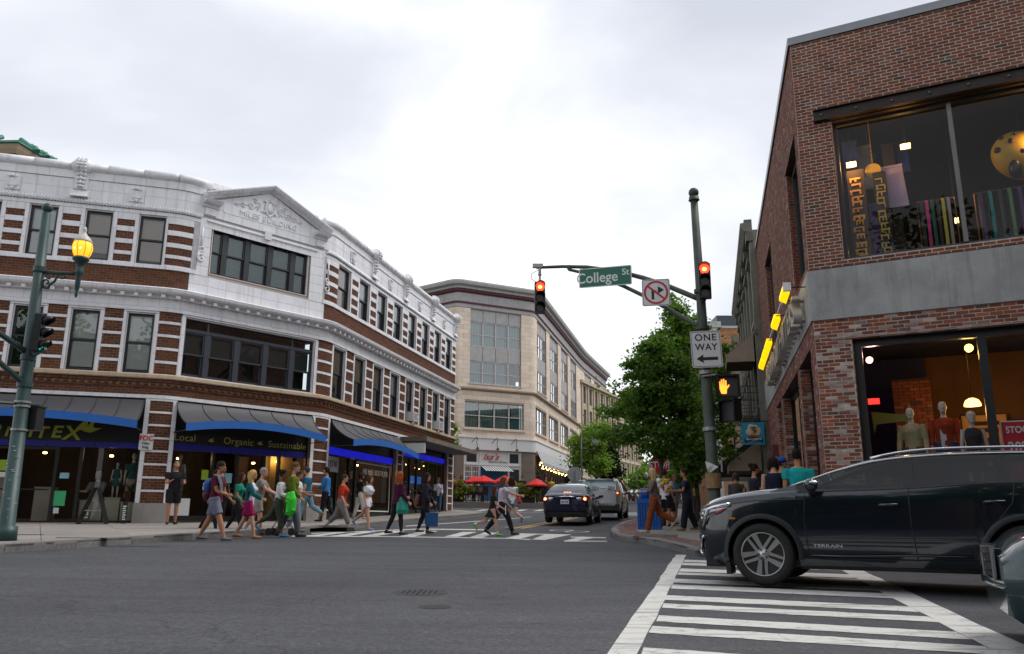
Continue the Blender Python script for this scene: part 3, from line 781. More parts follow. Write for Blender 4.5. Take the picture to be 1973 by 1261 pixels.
# pediment
ped=[(-4.98,11.30),(-.28,11.30),(-2.63,12.28)]
q=MB(); q.prism([(-4.7,11.30),(-.56,11.30),(-2.63,12.20)],lambda a,b,d:FL(a,d,b),-.2,.04); q.build('tympanum',M_TILE,rootL)
q=MB(); FL.box(q,-4.28,-1.0,.04,.056,11.03,11.36); q.build('name_panel',M_TILE,rootL)
def rake(a0,z0,a1,z1):
    L=Vector((a1-a0,z1-z0)); n=6
    for k in range(n):
        u,v=k/n+.003,(k+1)/n-.003
        pa,pb=(a0+L.x*u,z0+L.y*u),(a0+L.x*v,z0+L.y*v); q=MB(); nn=L.normalized(); pr=[(-.25,-.02),(.10,-.02),(.14,.05),(.30,.07),(.36,.15),(.36,.19),(-.25,.22)]
        vs=[FL(p[0],d,p[1]+h) for p in (pa,pb) for d,h in pr]; m=len(pr)
        q.add(vs,[(j,(j+1)%m,m+(j+1)%m,m+j) for j in range(m)]+[tuple(range(m-1,-1,-1)),tuple(range(m,2*m))]); q.build('raking_cornice_block',M_TILE,rootL)
rake(-5.02,11.27,-2.63,12.22); rake(-2.63,12.22,-.24,11.27)
for a,b in ((-5.0,-4.42),(-.84,-.26)):
    q=MB(); FL.extr(q,a,b,[(0,11.05),(.08,11.05),(.10,11.15),(.28,11.18),(.33,11.26),(0,11.27)]); q.build('cornice_return',M_TILE,rootL)
    q=MB(); FL.box(q,a+.12,b-.10,.05,.08,10.80,11.02); q.build('bracket_block',M_TILE,rootL)
q=MB(); FL.box(q,-4.75,-.5,-.34,-.22,11.3,12.05); q.build('parapet_block',M_TILE,rootL)
q=MB(); q.smooth=True   # carved cartouche and leaf scrolls
c=(-2.63,11.62)
q.tube([FL(c[0]+.17*cos(2*pi*k/20),.07,c[1]+.26*sin(2*pi*k/20)) for k in range(21)],.035,6)
q.prism([(c[0]+.14*cos(2*pi*k/14),c[1]+.22*sin(2*pi*k/14)) for k in range(14)],lambda a,b,d:FL(a,d,b),.04,.075)
for dx,dz in ((-.2,.22),(.2,.22),(-.22,-.16),(.22,-.16),(0,.31),(0,-.29)): q.ball(FL(c[0]+dx,.06,c[1]+dz),.055,7,5)
for sg in (-1,1):
    for cx,cz,r in ((.42,11.60,.14),(.70,11.50,.13),(.97,11.47,.10),(1.2,11.43,.07),(.56,11.75,.09)):
        q.tube([FL(c[0]+sg*(cx+(r*(1-k/16))*cos(.4+k*.62)),.05,cz+(r*(1-k/16))*sin(.4+k*.62)) for k in range(15)],.022,5)
    for k in range(16):
        x=.32+k*.064; q.ball(FL(c[0]+sg*x,.05,11.42+.33*max(0,1-x/1.5)*RS.uniform(.1,1)),.03,5,4)
q.build('cartouche_relief',M_TILE,rootL)
rx,rz=FL.facing(-2.6)
text('MILES BUILDING',.27,'inscription',M_TILE,FL(-2.63,.066,11.19),rx,rz,rootL,depth=.016,spacing=1.12)
# moulded band with keystone above the upper chamfer window
q=MB(); FL.extr(q,-4.78,-.62,[(.03,10.56),(.075,10.58),(.075,10.62),(.03,10.64)]); FL.extr(q,-2.75,-2.5,[(.03,10.50),(.09,10.50),(.11,10.80),(.03,10.80)]); q.build('moulding',M_TILE,rootL)
# build tiles: those that show largest as parts, the rest joined
def big(t):
    a,b=pxof(FL(t[0],t[4],t[2])),pxof(FL(t[1],t[4],t[3])); x=(a[0]+b[0])/2
    return -abs(a[0]-b[0])*abs(a[1]-b[1]) if -10<x<1983 else 0
tiles.sort(key=big); rest=MB()
for i,t in enumerate(tiles):
    q=MB() if i<290 else rest
    FL.box(q,t[0],t[1],-.06 if t[4]<.03 else 0,t[4],t[2],t[3])
    if i<290: q.build('terracotta_tile',M_TILE,rootL)
rest.build('terracotta_tiles',M_TILE,rootL,'stuff')
BR.build(rootL,M_BRICK_L,300)
# ---- windows: frame (part) > sash, pane, blind
def ring(mb,a,b,z0,z1,d0,d1,w,F=FL):
    F.box(mb,a,b,d0,d1,z0,z0+w); F.box(mb,a,b,d0,d1,z1-w,z1); F.box(mb,a,a+w,d0,d1,z0+w,z1-w); F.box(mb,b-w,b,d0,d1,z0+w,z1-w)
def sash_window(F,root,a,b,z0,z1,blind,drop,gm,fm,rev=.12,fw=.055,light=True,name='window',lat=None):
    mb=MB(); ring(mb,a,b,z0,z1,-rev-.08,-rev+.04,fw,F); zm=(z0+z1)/2+.02
    w=mb.build(name,fm,root)
    mb=MB(); ring(mb,a+fw,b-fw,zm-.03,z1-fw,-rev-.02,-rev+.02,.045,F); ring(mb,a+fw,b-fw,z0+fw,zm+.03,-rev-.055,-rev-.021,.045,F); mb.build('sash',fm,w)
    mb=MB(); mb.quad(F(a+fw,-rev,zm),F(b-fw,-rev,zm),F(b-fw,-rev,z1-fw),F(a+fw,-rev,z1-fw)); mb.quad(F(a+fw,-rev-.04,z0+fw),F(b-fw,-rev-.04,z0+fw),F(b-fw,-rev-.04,zm),F(a+fw,-rev-.04,zm)); mb.build('pane',gm,w)
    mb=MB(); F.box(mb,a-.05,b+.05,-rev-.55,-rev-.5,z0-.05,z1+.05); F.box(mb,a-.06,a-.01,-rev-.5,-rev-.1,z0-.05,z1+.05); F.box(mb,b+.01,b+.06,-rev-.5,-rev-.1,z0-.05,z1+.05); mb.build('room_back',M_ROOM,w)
    if blind is not None:
        zl=z1-(z1-z0)*drop; mb=MB()
        if blind is M_BLB:
            k=int((z1-zl)/.055)
            for i in range(k): F.extr(mb,a+fw,b-fw,[(-rev-.085,z1-.06-i*.055),(-rev-.068,z1-.062-i*.055),(-rev-.068,z1-.110-i*.055),(-rev-.085,z1-.108-i*.055)])
        elif blind is M_CURT:
            k=14
            for i in range(k):
                x0=a+fw+(b-a-2*fw)*i/k; F.extr(mb,x0,x0+(b-a-2*fw)/k,[(-rev-.13,zl),(-rev-.10-.03*(i%2),zl),(-rev-.10-.03*(i%2),z1-fw),(-rev-.13,z1-fw)])
        else: F.box(mb,a+fw,b-fw,-rev-.08,-rev-.066,zl,z1-fw)
        mb.build('blind',blind,w)
    if light:
        mb=MB(); F.box(mb,a+.0,a+.03,-rev+.05,-.02,z0,z1); F.box(mb,b-.03,b,-rev+.05,-.02,z0,z1); F.box(mb,a+.03,b-.03,-rev+.05,-.02,z1-.03,z1); mb.build('reveal',M_TILE,w)
    return w
for i,(a,b) in enumerate(upL): sash_window(FL,rootL,a,b,8.87,10.47,[M_BLW,M_BLW,M_BLW,M_BLB,M_BLB][i],[1,1,1,.82,.86][i],M_GLU,M_FRAME)
for i,(a,b) in enumerate(loL): sash_window(FL,rootL,a,b,5.47,7.33,[M_BLW,M_BLW,None,M_BLW,M_BLW][i],[1,1,1,.93,.93][i],M_GLU,M_FRAME)
for i,(a,b) in enumerate(upR): sash_window(FL,rootL,a,b,8.87,10.47,[M_BLB,M_BLW,M_BLW,M_BLG,M_BLW,M_BLG,M_BLW,M_BLW][i],[1,.4,.5,.6,.45,.5,.5,.4][i],M_GLU,M_FRAME)
for i,(a,b) in enumerate(loR): sash_window(FL,rootL,a,b,5.47,7.33,[M_BLG,M_BLG,M_CURT,M_CURT,None,M_BLG,M_BLG,None][i],[.55,.5,1,.55,0,.5,.5,0][i],M_GLU,M_FRAME)
# wide windows in the chamfer
def wide(a,b,z0,z1,muls,trans,blind,fm,gm,name):
    rev=.16; mb=MB(); ring(mb,a,b,z0,z1,-rev-.1,-rev+.05,.06)
    for m_ in muls: FL.box(mb,m_-.085,m_+.085,-rev-.1,-rev+.06,z0+.06,(trans or z1)-.06)
    if trans:
        FL.box(mb,a+.06,b-.06,-rev-.1,-rev+.062,trans-.05,trans+.05)
        for m_ in (muls[0],muls[-1]): FL.box(mb,m_-.03,m_+.03,-rev-.08,-rev+.04,trans+.05,z1-.06)
    w=mb.build(name,fm,rootL); top=trans-.05 if trans else z1-.06
    e=[a+.06]+[x for m_ in muls for x in (m_-.085,m_+.085)]+[b-.06]; zm=(z0+top)/2+.02
    for i in range(0,len(e),2):
        mb=MB(); ring(mb,e[i],e[i+1],zm-.03,top,-rev-.02,-rev+.03,.05); ring(mb,e[i],e[i+1],z0+.06,zm+.03,-rev-.06,-rev-.021,.06); mb.build('sash',fm,w)
        if blind: mb=MB(); FL.box(mb,e[i]+.03,e[i+1]-.03,-rev-.14,-rev-.12,zm-.02 if trans else z0+.1,top); mb.build('blind',blind,w)
        mb=MB(); mb.quad(FL(e[i],-rev,zm),FL(e[i+1],-rev,zm),FL(e[i+1],-rev,top),FL(e[i],-rev,top)); mb.quad(FL(e[i],-rev-.04,z0+.06),FL(e[i+1],-rev-.04,z0+.06),FL(e[i+1],-rev-.04,zm),FL(e[i],-rev-.04,zm)); mb.build('pane',gm,w)
    if trans: mb=MB(); mb.quad(FL(a+.06,-rev,trans+.05),FL(b-.06,-rev,trans+.05),FL(b-.06,-rev,z1-.06),FL(a+.06,-rev,z1-.06)); mb.build('transom_pane',gm,w)
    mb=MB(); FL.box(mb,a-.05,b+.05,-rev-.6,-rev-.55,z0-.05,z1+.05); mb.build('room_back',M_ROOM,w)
    mb=MB(); FL.box(mb,a,a+.03,-rev+.06,-.02,z0,z1); FL.box(mb,b-.03,b,-rev+.06,-.02,z0,z1); FL.box(mb,a+.03,b-.03,-rev+.06,-.02,z1-.03,z1); FL.box(mb,a+.03,b-.03,-rev+.06,-.01,z0,z0+.02); mb.build('reveal',M_TILE,w)
wide(-4.55,-.92,8.87,10.47,(-4.05,-3.24,-2.40,-1.52),None,M_CURT,M_FRAME,M_GLD,'wide_window')
wide(-5.15,-.46,5.47,7.33,(-4.33,-3.32,-2.30,-1.29),6.95,M_BLG,M_FRAMEB,M_GLD,'wide_window')
# two white window air conditioners
for t in (7.96+.28,11.60+.25):
    q=MB(); FL.box(q,t-.0,t+.55,-.2,.28,5.52,5.93); ac=thing('air_conditioner','white window air conditioner in the '+('left' if t<9 else 'right')+'-hand one of two sills on the side facade','air conditioner',FL(t,0,5.5),0,'window air conditioners',offset=True)
    q.build('casing',mat('white enamel',(.62,.62,.6),.5),ac)
    q=MB()
    for k in range(5): FL.box(q,t+.05,t+.5,.28,.29,5.58+k*.065,5.61+k*.065)
    q.build('grille',mat('grey louvre',(.25,.26,.27),.6),ac)
# ---------------------------------------------------------------- shop fronts of the brick building
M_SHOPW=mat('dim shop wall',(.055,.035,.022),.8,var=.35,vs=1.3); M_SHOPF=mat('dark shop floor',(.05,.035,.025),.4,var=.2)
M_CREAM=mat('cream display box',(.55,.50,.38),.7,var=.06); M_OLIVE=mat('olive lettering',(.30,.32,.03),.5,var=.05); M_OLIVEL=mat('pale olive lettering',(.36,.37,.12),.5,var=.05)
M_BLUEV=mat('blue valance canvas',(.012,.115,.42),.7,var=.08,vs=3,bump=.1); M_AWN=mat('grey awning sheet',(.062,.060,.066),.6,var=.08,vs=2,bump=.08,bs=12)
M_AWNB=mat('awning underside',(.12,.09,.05),.8,var=.1); M_RIB=mat('black awning seam',(.02,.02,.022),.6)
M_BLUEL=emit('blue neon tube',(.01,.012,.55),.42); M_BLUED=emit('dim blue tube',(.003,.005,.14),.07)
M_WHITE=mat('white lettering',(.75,.75,.72),.5,var=.03); M_RED=mat('red lettering',(.55,.03,.03),.5); M_PAPER=mat('paper',(.65,.66,.65),.8,var=.04)
M_BULB=emit('warm bulb',(1,.55,.16),14); M_GREENP=mat('green poster',(.05,.42,.16),.7); M_LIME=mat('lime poster',(.28,.45,.03),.7); M_CYANP=mat('pale blue poster',(.22,.46,.55),.7)
def lamp(p,e=18,col=(1,.62,.28),r=.08):
    l=bpy.data.lights.new('shop_lamp','POINT'); l.energy=e; l.color=col; l.shadow_soft_size=r
    o=bpy.data.objects.new('shop_lamp',l); COL.objects.link(o); o.location=p
def shop(F,root,a,b,zf,zt,depth,muls,fascia,door=None,gm=None,d0=-.2,wallm=None):
    gm=gm or M_GLS; mb=MB()
    F.box(mb,a-.2,b+.2,-depth-.1,-depth,zf-.3,zt+.3); F.box(mb,a-.3,a-.2,-depth,-.33,zf-.3,zt+.3); F.box(mb,b+.2,b+.3,-depth,-.33,zf-.3,zt+.3); F.box(mb,a-.3,b+.3,-depth,-.33,zt+.05,zt+.15)
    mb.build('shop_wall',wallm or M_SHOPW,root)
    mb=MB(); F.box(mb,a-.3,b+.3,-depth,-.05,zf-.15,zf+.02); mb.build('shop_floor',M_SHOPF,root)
    mb=MB(); F.box(mb,a,b,d0-.05,d0+.05,zt-.08,zt); F.box(mb,a,b,d0-.04,d0+.06,fascia[0]-.06,fascia[0]); F.box(mb,a,a+.06,d0-.05,d0+.05,zf,zt-.08); F.box(mb,b-.06,b,d0-.05,d0+.05,zf,zt-.08)
    st=[a+.06]+list(muls)+[b-.06]
    for m_ in muls: F.box(mb,m_-.045,m_+.045,d0-.06,d0+.05,zf,fascia[0]-.06)
    for i,(x,y) in enumerate(zip(st,st[1:])):
        if door is not None and i in door: F.box(mb,x+.04,y-.04,d0-.03,d0+.03,zf+.02,zf+.16); F.box(mb,x+.04,y-.04,d0-.03,d0+.03,zf+2.15,zf+2.22); F.box(mb,x+.1,y-.1,d0+.03,d0+.09,zf+1.0,zf+1.04)
        else: F.box(mb,x,y,d0-.06,d0+.08,zf-.1,zf+.17)
    fr=mb.build('shop_front',M_BLACK,root)
    mb=MB(); F.box(mb,a+.06,b-.06,d0-.03,d0+.02,fascia[0],fascia[1]); mb.build('fascia',mat('black fascia board',(.010,.010,.013),.35),fr)
    for x,y in zip(st,st[1:]):
        mb=MB(); mb.quad(F(x,d0,zf+.02),F(y,d0,zf+.02),F(y,d0,fascia[0]-.06),F(x,d0,fascia[0]-.06)); mb.build('shop_pane',gm,fr)
    return fr
fL=shop(FL,rootL,-12.3,-6.05,1.0,4.72,3.6,(-10.9,-10.0,-8.25,-7.62),(3.42,4.64),door=(2,))
fL0=shop(FL,rootL,-14,-13.3,1.0,4.72,3.6,(),(3.42,4.64))
fC=shop(FL,rootL,-5.14,-.40,1.15,4.72,3.4,(-3.75,-2.95,-2.0,-1.45),(3.46,4.64),door=(1,3))
fR=shop(FL,rootL,.62,7.06,1.28,4.72,3.6,(1.75,2.75,3.35),(3.80,4.64),door=(1,))
fR2=shop(FL,rootL,7.84,14.05,1.5,4.72,3.6,(9.2,10.1,11.6,12.9),(3.95,4.64),door=(1,))
def tubepanel(a,b,z0,z1,m,n,d=-.13):
    w=(b-a)/n
    for i in range(n):
        q=MB(); FL.box(q,a+i*w+.015,a+(i+1)*w-.015,d-.03,d,z0,z1); q.build('light_panel',m,rootL)
tubepanel(-12.2,-6.1,3.24,3.40,M_BLUED,5); tubepanel(-5.06,-.46,3.24,3.45,M_BLUED,5); tubepanel(.68,7.0,3.50,3.76,M_BLUEL,6); tubepanel(7.9,14.0,3.98,4.22,M_BLUEL,6)
# interior fittings
def disp(a,b,d0,d1,z0,z1,m,lab,cat='display stand',name='display_stand'):
    q=MB(); FL.box(q,a,b,d0,d1,z0,z1); q.box((0,0,0),(0,0,0)) if 0 else None
    t=thing(name,lab,cat,FL((a+b)/2,(d0+d1)/2,z0),0,offset=True); q.build('plinth',m,t)
    q=MB(); FL.box(q,a-.02,b+.02,d0-.02,d1+.02,z1,z1+.025); q.build('top',m,t); return t
disp(-7.55,-6.95,-1.0,-.32,1.17,1.72,M_CREAM,'cream plinth under the seated display dummy'); disp(-6.9,-6.5,-1.0,-.32,1.17,1.80,M_CREAM,'cream plinth under the child display dummy'); disp(-6.46,-6.12,-1.0,-.32,1.17,1.68,M_CREAM,'cream plinth under the potted plant in the shop window')
disp(-8.95,-8.45,-1.7,-1.2,1.02,2.1,M_CREAM,'tall cream stand inside the doorway of the left shop'); disp(-9.95,-9.6,-1.0,-.6,1.02,2.4,M_CREAM,'tall cream stand at the far left behind the lamp post')
disp(-1.35,-.5,-1.2,-.9,1.17,3.3,mat('ochre wall panel',(.30,.20,.06),.8,var=.15),'tall ochre display panel right of the shop door','display panel','wall_board'); disp(-1.95,-1.5,-2.2,-2.1,1.17,3.3,M_SHOPW,'brown panel at the back of the middle shop','display panel','wall_board')
DLN=['above the seated display dummy','deep in the left shop doorway','at the left end of the middle shop','over the ochre panel','behind the ochre panel of the middle shop','in the boutique behind its door','in the boutique above the window lettering','inside the shop under the flat canopy']
for F_,s,d,z,e in ((FL,-7.0,-1.2,3.1,5),(FL,-9.0,-2,3.2,4),(FL,-4.4,-1.2,3.1,5),(FL,-1.2,-.7,3.15,14),(FL,-1.7,-1.4,3.1,8),(FL,3.0,-1.8,3.6,8),(FL,5.3,-1.0,3.4,14),(FL,11.0,-2,3.7,12)):
    p=FL(s,d,z); lamp(p,e); q=MB(); q.lathe([(.05,.0),(.06,-.03),(.045,-.05)],10,p); o=q.build('downlight',M_BULB); tag(o,'small warm ceiling downlight '+DLN.pop(0),'light',group='shop downlights')
mb=MB()
for i in range(9):
    p=FL(8.2+i*.62,-.5-.9*(i%3)/2,3.75-.1*(i%2)); q=MB(); q.ball(p,.022,6,4); o=q.build('string_light',M_BULB); tag(o,['leftmost','second','third','fourth','fifth','sixth','seventh','eighth','rightmost'][i]+' small warm hanging bulb inside the shop under the flat canopy','light',group='string lights in the canopy shop')
q=MB(); FL.box(q,11.7,13.4,-1.2,-1.15,2.95,3.3); o=q.build('menu_screen',emit('blue screen',(.02,.12,.45),.5)); tag(o,'dim blue lit menu screen inside the shop under the flat canopy','screen')
# notices behind the glass
def poster(s,z,w,h,m,lab,d=-.18):
    q=MB(); FL.box(q,s-w/2,s+w/2,d,d+.006,z-h/2,z+h/2); o=q.build('poster',m); tag(o,lab,'poster'); return o
poster(-9.55,2.68,.26,.3,M_LIME,'lime green poster on the dark left shop door'); poster(-9.58,2.42,.24,.14,M_PAPER,'small white notice under the lime poster')
poster(-8.0,2.42,.24,.16,M_CYANP,'small pale blue notice on the door glass of the left shop'); poster(-8.06,1.78,.32,.42,M_GREENP,'green poster on the left shop door'); poster(-8.10,1.44,.14,.16,M_PAPER,'small white card below the green poster')
poster(-3.98,2.55,.22,.3,M_LIME,'lime poster beside the middle shop door'); poster(-3.45,2.52,.2,.2,M_PAPER,'white notice on the middle shop door'); poster(-3.2,2.48,.24,.3,M_CYANP,'pale blue notice on the middle shop door'); poster(-2.45,2.6,.2,.22,M_CYANP,'small blue notice right of the middle shop door')
poster(-4.75,1.55,.75,.55,M_PAPER,'large white board standing low in the shop window beside the pillar')
# lettering on the fascias
def ftext(s,z,body,size,m,name,lab,cat='sign',d=-.165,sp=1.,sh=0,bold=0,sx=1.,parent=None):
    rx,rz=FL.facing(s); o=text(body,size,name,m,FL(s,d,z),rx,rz,parent,depth=.006,spacing=sp,shear=sh,bold=bold,sx=sx)
    if lab: tag(o,lab,cat)
    return o
sg=thing('shop_sign','olive brush style shop name with a flying bird over the left shop','sign',FL(-9,-.17,3.5),0,offset=True)
xs_=[-10.32,-9.94,-9.62,-9.40,-9.02,-8.75,-8.36,-7.95]
for ch,x,sz,tilt in zip('SPiRiTEX',xs_,(.52,.46,.40,.46,.44,.46,.48,.56),(0,.06,0,-.05,.05,0,.08,0)):
    rx,rz=FL.facing(x); o=text(ch,sz,'letter',M_OLIVE,FL(x,-.165,3.62+tilt*.3),rx,rz,sg,depth=.006,shear=.15,bold=.012,sx=1.15)
def bird(s,z,k,parent,m=M_OLIVE,flip=1):
    pl=[(-.5,.05),(-.25,-.02),(-.05,-.1),(.15,-.12),(.35,-.02),(.62,.10),(.36,.10),(.22,.16),(.28,.42),(.38,.62),(.18,.48),(.02,.22),(-.12,.12)]
    pl2=[(-.12,.12),(.02,.22),(-.02,.4),(-.08,.55),(-.24,.38),(-.3,.2),(-.45,.12),(-.5,.05)]
    q=MB()
    for P_ in (pl,[(-.5,.05)]+[(-.12,.12),(.0,.25),(-.05,.42),(-.1,.5),(-.28,.32)]): q.prism([(a*flip*k,b*k) for a,b in P_],lambda a,b,d:FL(s+a,d,z+b),-.165,-.158)
    return q.build('bird_emblem',m,parent)
bird(-7.55,3.74,.62,sg)
sg=thing('shop_sign','pale olive words Local Organic Sustainable under the middle awning','sign',FL(-2.7,-.17,3.6),0,offset=True)
for w,s,z in (('Local',-4.72,3.63),('Organic',-2.95,3.63),('Sustainable',-1.18,3.63)): ftext(s,z,w,.30,M_OLIVEL,'word',None,parent=sg,sp=1.08,d=-.165,sx=1.0)
bird(-3.88,3.58,.2,sg,M_OLIVEL); bird(-2.2,3.60,.2,sg,M_OLIVEL)
q=MB(); FL.box(q,.70,1.72,-.13,-.11,2.88,3.42); sp_=thing('shop_sign','grey panel with the letters ION beside the striped pillar','sign',FL(1.2,-.12,2.9),0,offset=True); q.build('panel',mat('grey sign panel',(.38,.40,.42),.6,var=.05),sp_)
ftext(1.22,3.15,'I O N',.34,M_BLACK,'letters',None,parent=sp_,d=-.105,sx=.85)
ftext(5.35,3.05,"HIS 'HER BOUTIQUE",.30,M_WHITE,'window_lettering',"white capital letters HIS 'HER BOUTIQUE on the shop window",d=-.185,sx=.95,bold=.004)
q=MB(); 
for a,b,z0,z1 in ((3.45,6.9,1.52,1.57),(6.86,6.9,1.57,3.35),(3.45,6.9,3.35,3.40),(.75,1.6,1.52,1.57)): FL.box(q,a,b,-.20,-.185,z0,z1)
o=q.build('window_border',M_WHITE); tag(o,'thin white painted border line round the boutique window','sign')
ftext(3.05,3.5,'BOUTIQUE',.16,M_WHITE,'window_lettering','small white capital lettering above the boutique door',d=-.185)
# fire department plate on the first striped pillar
q=MB(); FL.box(q,-6.10,-5.72,.055,.07,3.19,3.66); pl=thing('wall_plate','white plate with red FDC letters on the striped corner pillar','sign',FL(-5.9,.06,3.2),0,offset=True); q.build('plate',M_PAPER,pl)
ftext(-5.91,3.53,'FDC',.20,M_RED,'red_letters',None,parent=pl,d=.074,bold=.004); ftext(-5.91,3.38,'Miles',.10,M_BLACK,'small_letters',None,parent=pl,d=.074); ftext(-5.91,3.27,'Bldg.',.10,M_BLACK,'small_letters',None,parent=pl,d=.074)
# awnings: concave grey sheet, seams, arched blue valance
def awning(a,b,lab,nrib,zt=4.66,zfr=3.95,D=.95,arch=.22,val=.22):
    t=thing('awning',lab,'awning',FL((a+b)/2,0,zfr),0,'grey awnings with blue valances',offset=True); nu,nv=16,8
    def S(u,v):   # u along, v from wall to front edge
        z0=zfr+arch*(1-(2*u-1)**2); 
        return FL(a+(b-a)*u,.07+(D-.07)*(v**1.55),zt+(z0-zt)*(1-(1-v)**1.18))
    vs=[];k=nv+1
    for i in range(nu+1):
        for j in range(k): vs.append(S(i/nu,j/nv))
    m_=len(vs); vs+=[(x,y,z-.012) for x,y,z in vs]
    fs=[(i*k+j,i*k+j+1,(i+1)*k+j+1,(i+1)*k+j) for i in range(nu) for j in range(nv)]; fs+=[tuple(m_+q for q in f[::-1]) for f in fs]
    mb=MB(); mb.smooth=True; mb.add(vs,fs); mb.build('canopy',M_AWN,t)
    for r in range(1,nrib):
        u=r/nrib; mb=MB(); mb.tube([Vector(S(u,j/nv))+Vector((0,0,.008)) for j in range(k)],.014,5); mb.build('seam',M_RIB,t)
    mb=MB(); vs=[]
    for i in range(nu+1):
        x,y,z=S(i/nu,1.); p=FL(a+(b-a)*i/nu,D+.006,z); q=FL(a+(b-a)*i/nu,D-.008,z)
        vs+=[(p[0],p[1],z+.01),(p[0],p[1],z-val),(q[0],q[1],z-val),(q[0],q[1],z+.01)]
    mb.add(vs,[(4*i+j,4*i+(j+1)%4,4*i+4+(j+1)%4,4*i+4+j) for i in range(nu) for j in range(4)]+[(0,1,2,3),(4*nu+3,4*nu+2,4*nu+1,4*nu)]); mb.build('valance',M_BLUEV,t)
    for u in (0,1):
        mb=MB(); mb.tube([S(u,j/nv) for j in range(k)],.02,6); x,y,z=S(u,1); mb.tube([(x,y,z-val*.9),FL(a+(b-a)*u,.03,zfr-val*.9+.0)],.016,6); mb.build('side_frame',M_RIB,t)
awning(-12.5,-6.08,'long grey awning with blue valance at the far left shop',10); awning(-5.18,-.42,'grey awning with blue valance over the middle shop on the building corner',6); awning(.62,7.25,'grey awning with blue valance on the side street shop left of the flat canopy',8)
# flat canopy
cn=thing('flat_canopy','weathered flat canopy slab over the last shop of the striped building','canopy',FL(10.5,0,4.5),0,offset=True)
M_CAN=mat('weathered canopy fascia',(.17,.14,.105),.85,var=.3,vs=3,bump=.2,streak=.4); M_CANU=mat('canopy soffit boards',(.16,.15,.14),.8,var=.2)
mb=MB(); FL.box(mb,7.35,15.0,0.02,1.25,4.52,4.72); mb.build('slab',M_CAN,cn)
for i in range(7): mb=MB(); FL.box(mb,7.4,14.95,.06+i*.168,.06+i*.168+.15,4.495,4.518); mb.build('soffit_board',M_CANU,cn)
for t in (9,13): mb=MB(); mb.tube([FL(t,.05,5.3),FL(t,1.1,4.72)],.02,6); mb.build('tie_rod',M_RIB,cn)
q=thing('hanging_sign','white projecting box sign hung under the flat canopy by the blue awning','sign',FL(7.5,.8,4.2),0,offset=True); mb=MB(); FL.box(mb,7.42,7.50,.15,1.15,4.02,4.45); mb.build('panel',M_WHITE,q)
mb=MB(); mb.tube([FL(7.46,.6+.22*cos(pi*k/8),4.46+.22*sin(pi*k/8)) for k in range(9)],.018,5); mb.build('scroll_bracket',M_RIB,q)
# ivy-like plant growing at the end of the building
# ---------------------------------------------------------------- right building (old brick, concrete band, big shop windows)
K_=Vector((6.17,16.0)); hS=rad(13.65); hF=rad(117.4)
FR=Facade([(K_.x+sin(hS)*80,K_.y+cos(hS)*80,0),(K_.x,K_.y,0),(K_.x+sin(hF)*14,K_.y+cos(hF)*14,0)],-80)
SE,FE=-14.4,13.0
M_BR1=mat('old red brick',(.170,.044,.017),.8,var=.25,vs=6,bump=.35,bs=60,island=.22,alt=[(.5,(.135,.034,.015)),(.75,(.205,.058,.022)),(.88,(.105,.042,.028)),(.94,(.15,.075,.055)),(.98,(.055,.038,.03))])
M_BR2=mat('whitewashed brick',(.20,.055,.027),.85,var=.3,vs=7,bump=.4,bs=50,island=.3,alt=[(.32,(.26,.075,.03)),(.5,(.15,.05,.035)),(.62,(.30,.20,.165)),(.76,(.36,.30,.27)),(.88,(.12,.06,.05))])
M_BR3=mat('rose brick',(.23,.09,.065),.85,var=.25,vs=6,bump=.3,island=.3,alt=[(.4,(.19,.07,.05)),(.7,(.27,.12,.095)),(.86,(.33,.22,.19))])
M_MORT=mat('lime mortar',(.47,.39,.34),.9,var=.25,vs=12,bump=.3); 
def conc_mat():
    m=mat('stained concrete',(.33,.335,.33),.8,var=.28,vs=1.4,bump=.3,bs=18,streak=.32); return m
M_CONC=conc_mat(); M_STEEL=mat('rusty dark steel',(.028,.018,.016),.55,metal=.4,var=.3,vs=6,bump=.2); M_COP=mat('grey metal coping',(.22,.23,.25),.45,metal=.3,var=.1)
M_GLR=glass('showroom glass',(.84,.86,.89),.42,rough=0.)
rootR=thing('brick_store','old brick store with a concrete band, metal coping and lit display windows','building',(K_.x,K_.y,g(K_.x,K_.y)+.1),0,offset=True)
ZT=11.62; WU=(.70,9.0,6.47,9.58); WL=(.69,9.0,1.0,4.82)
SU=[(-2.75,-.55,6.5,9.65),(-10.8,-8.25,6.5,9.75)]; SL=[(-3.1,-.72,.4,4.8),(-8.0,-3.45,.4,4.8),(-10.1,-8.45,.4,4.8)]
mb=MB(); FR.wall(mb,SE,0,.4,ZT,-.35,0,SU+SL); FR.wall(mb,0,FE,.4,ZT,-.35,0,[WU,WL]); mb.build('wall',M_MORT,rootR)
mb=MB(); a=FR(SE,-.2,11.2);b=FR(0,-.2,11.2);c=FR(FE,-.2,11.2); mb.add([a,b,c,(c[0]+8,c[1]+20,11.2)],[(0,1,2,3)]); mb.build('roof',M_ROOF,rootR)
# bricks
B1=Bricks(FR,proud=.005,h=.0715,l=.218,j=.0195)
B1.fill(0.0,FE,6.31,ZT,jit=.004,holes=[(.36,FE,9.58,9.86),(WU[0],FE,6.47,9.58)])
B1.fill(SE,0.0,6.31,ZT,jit=.004,holes=SU)
B1.build(rootR,M_BR1,230,name='brick',stuff='bricks')
B2=Bricks(FR,proud=.006,h=.0750,l=.222,j=.018); B2.fill(0,6.2,1.3,5.24,jit=.006,holes=[(WL[0],6.2,0,4.82)])
B2.build(rootR,M_BR2,70,name='brick',stuff='bricks')
B3=Bricks(FR,proud=.010,h=.0750,l=.222,j=.015); B3.fill(SE,0,1.0,5.24,jit=.006,holes=SL); B3.build(rootR,M_BR3,0,stuff='bricks')
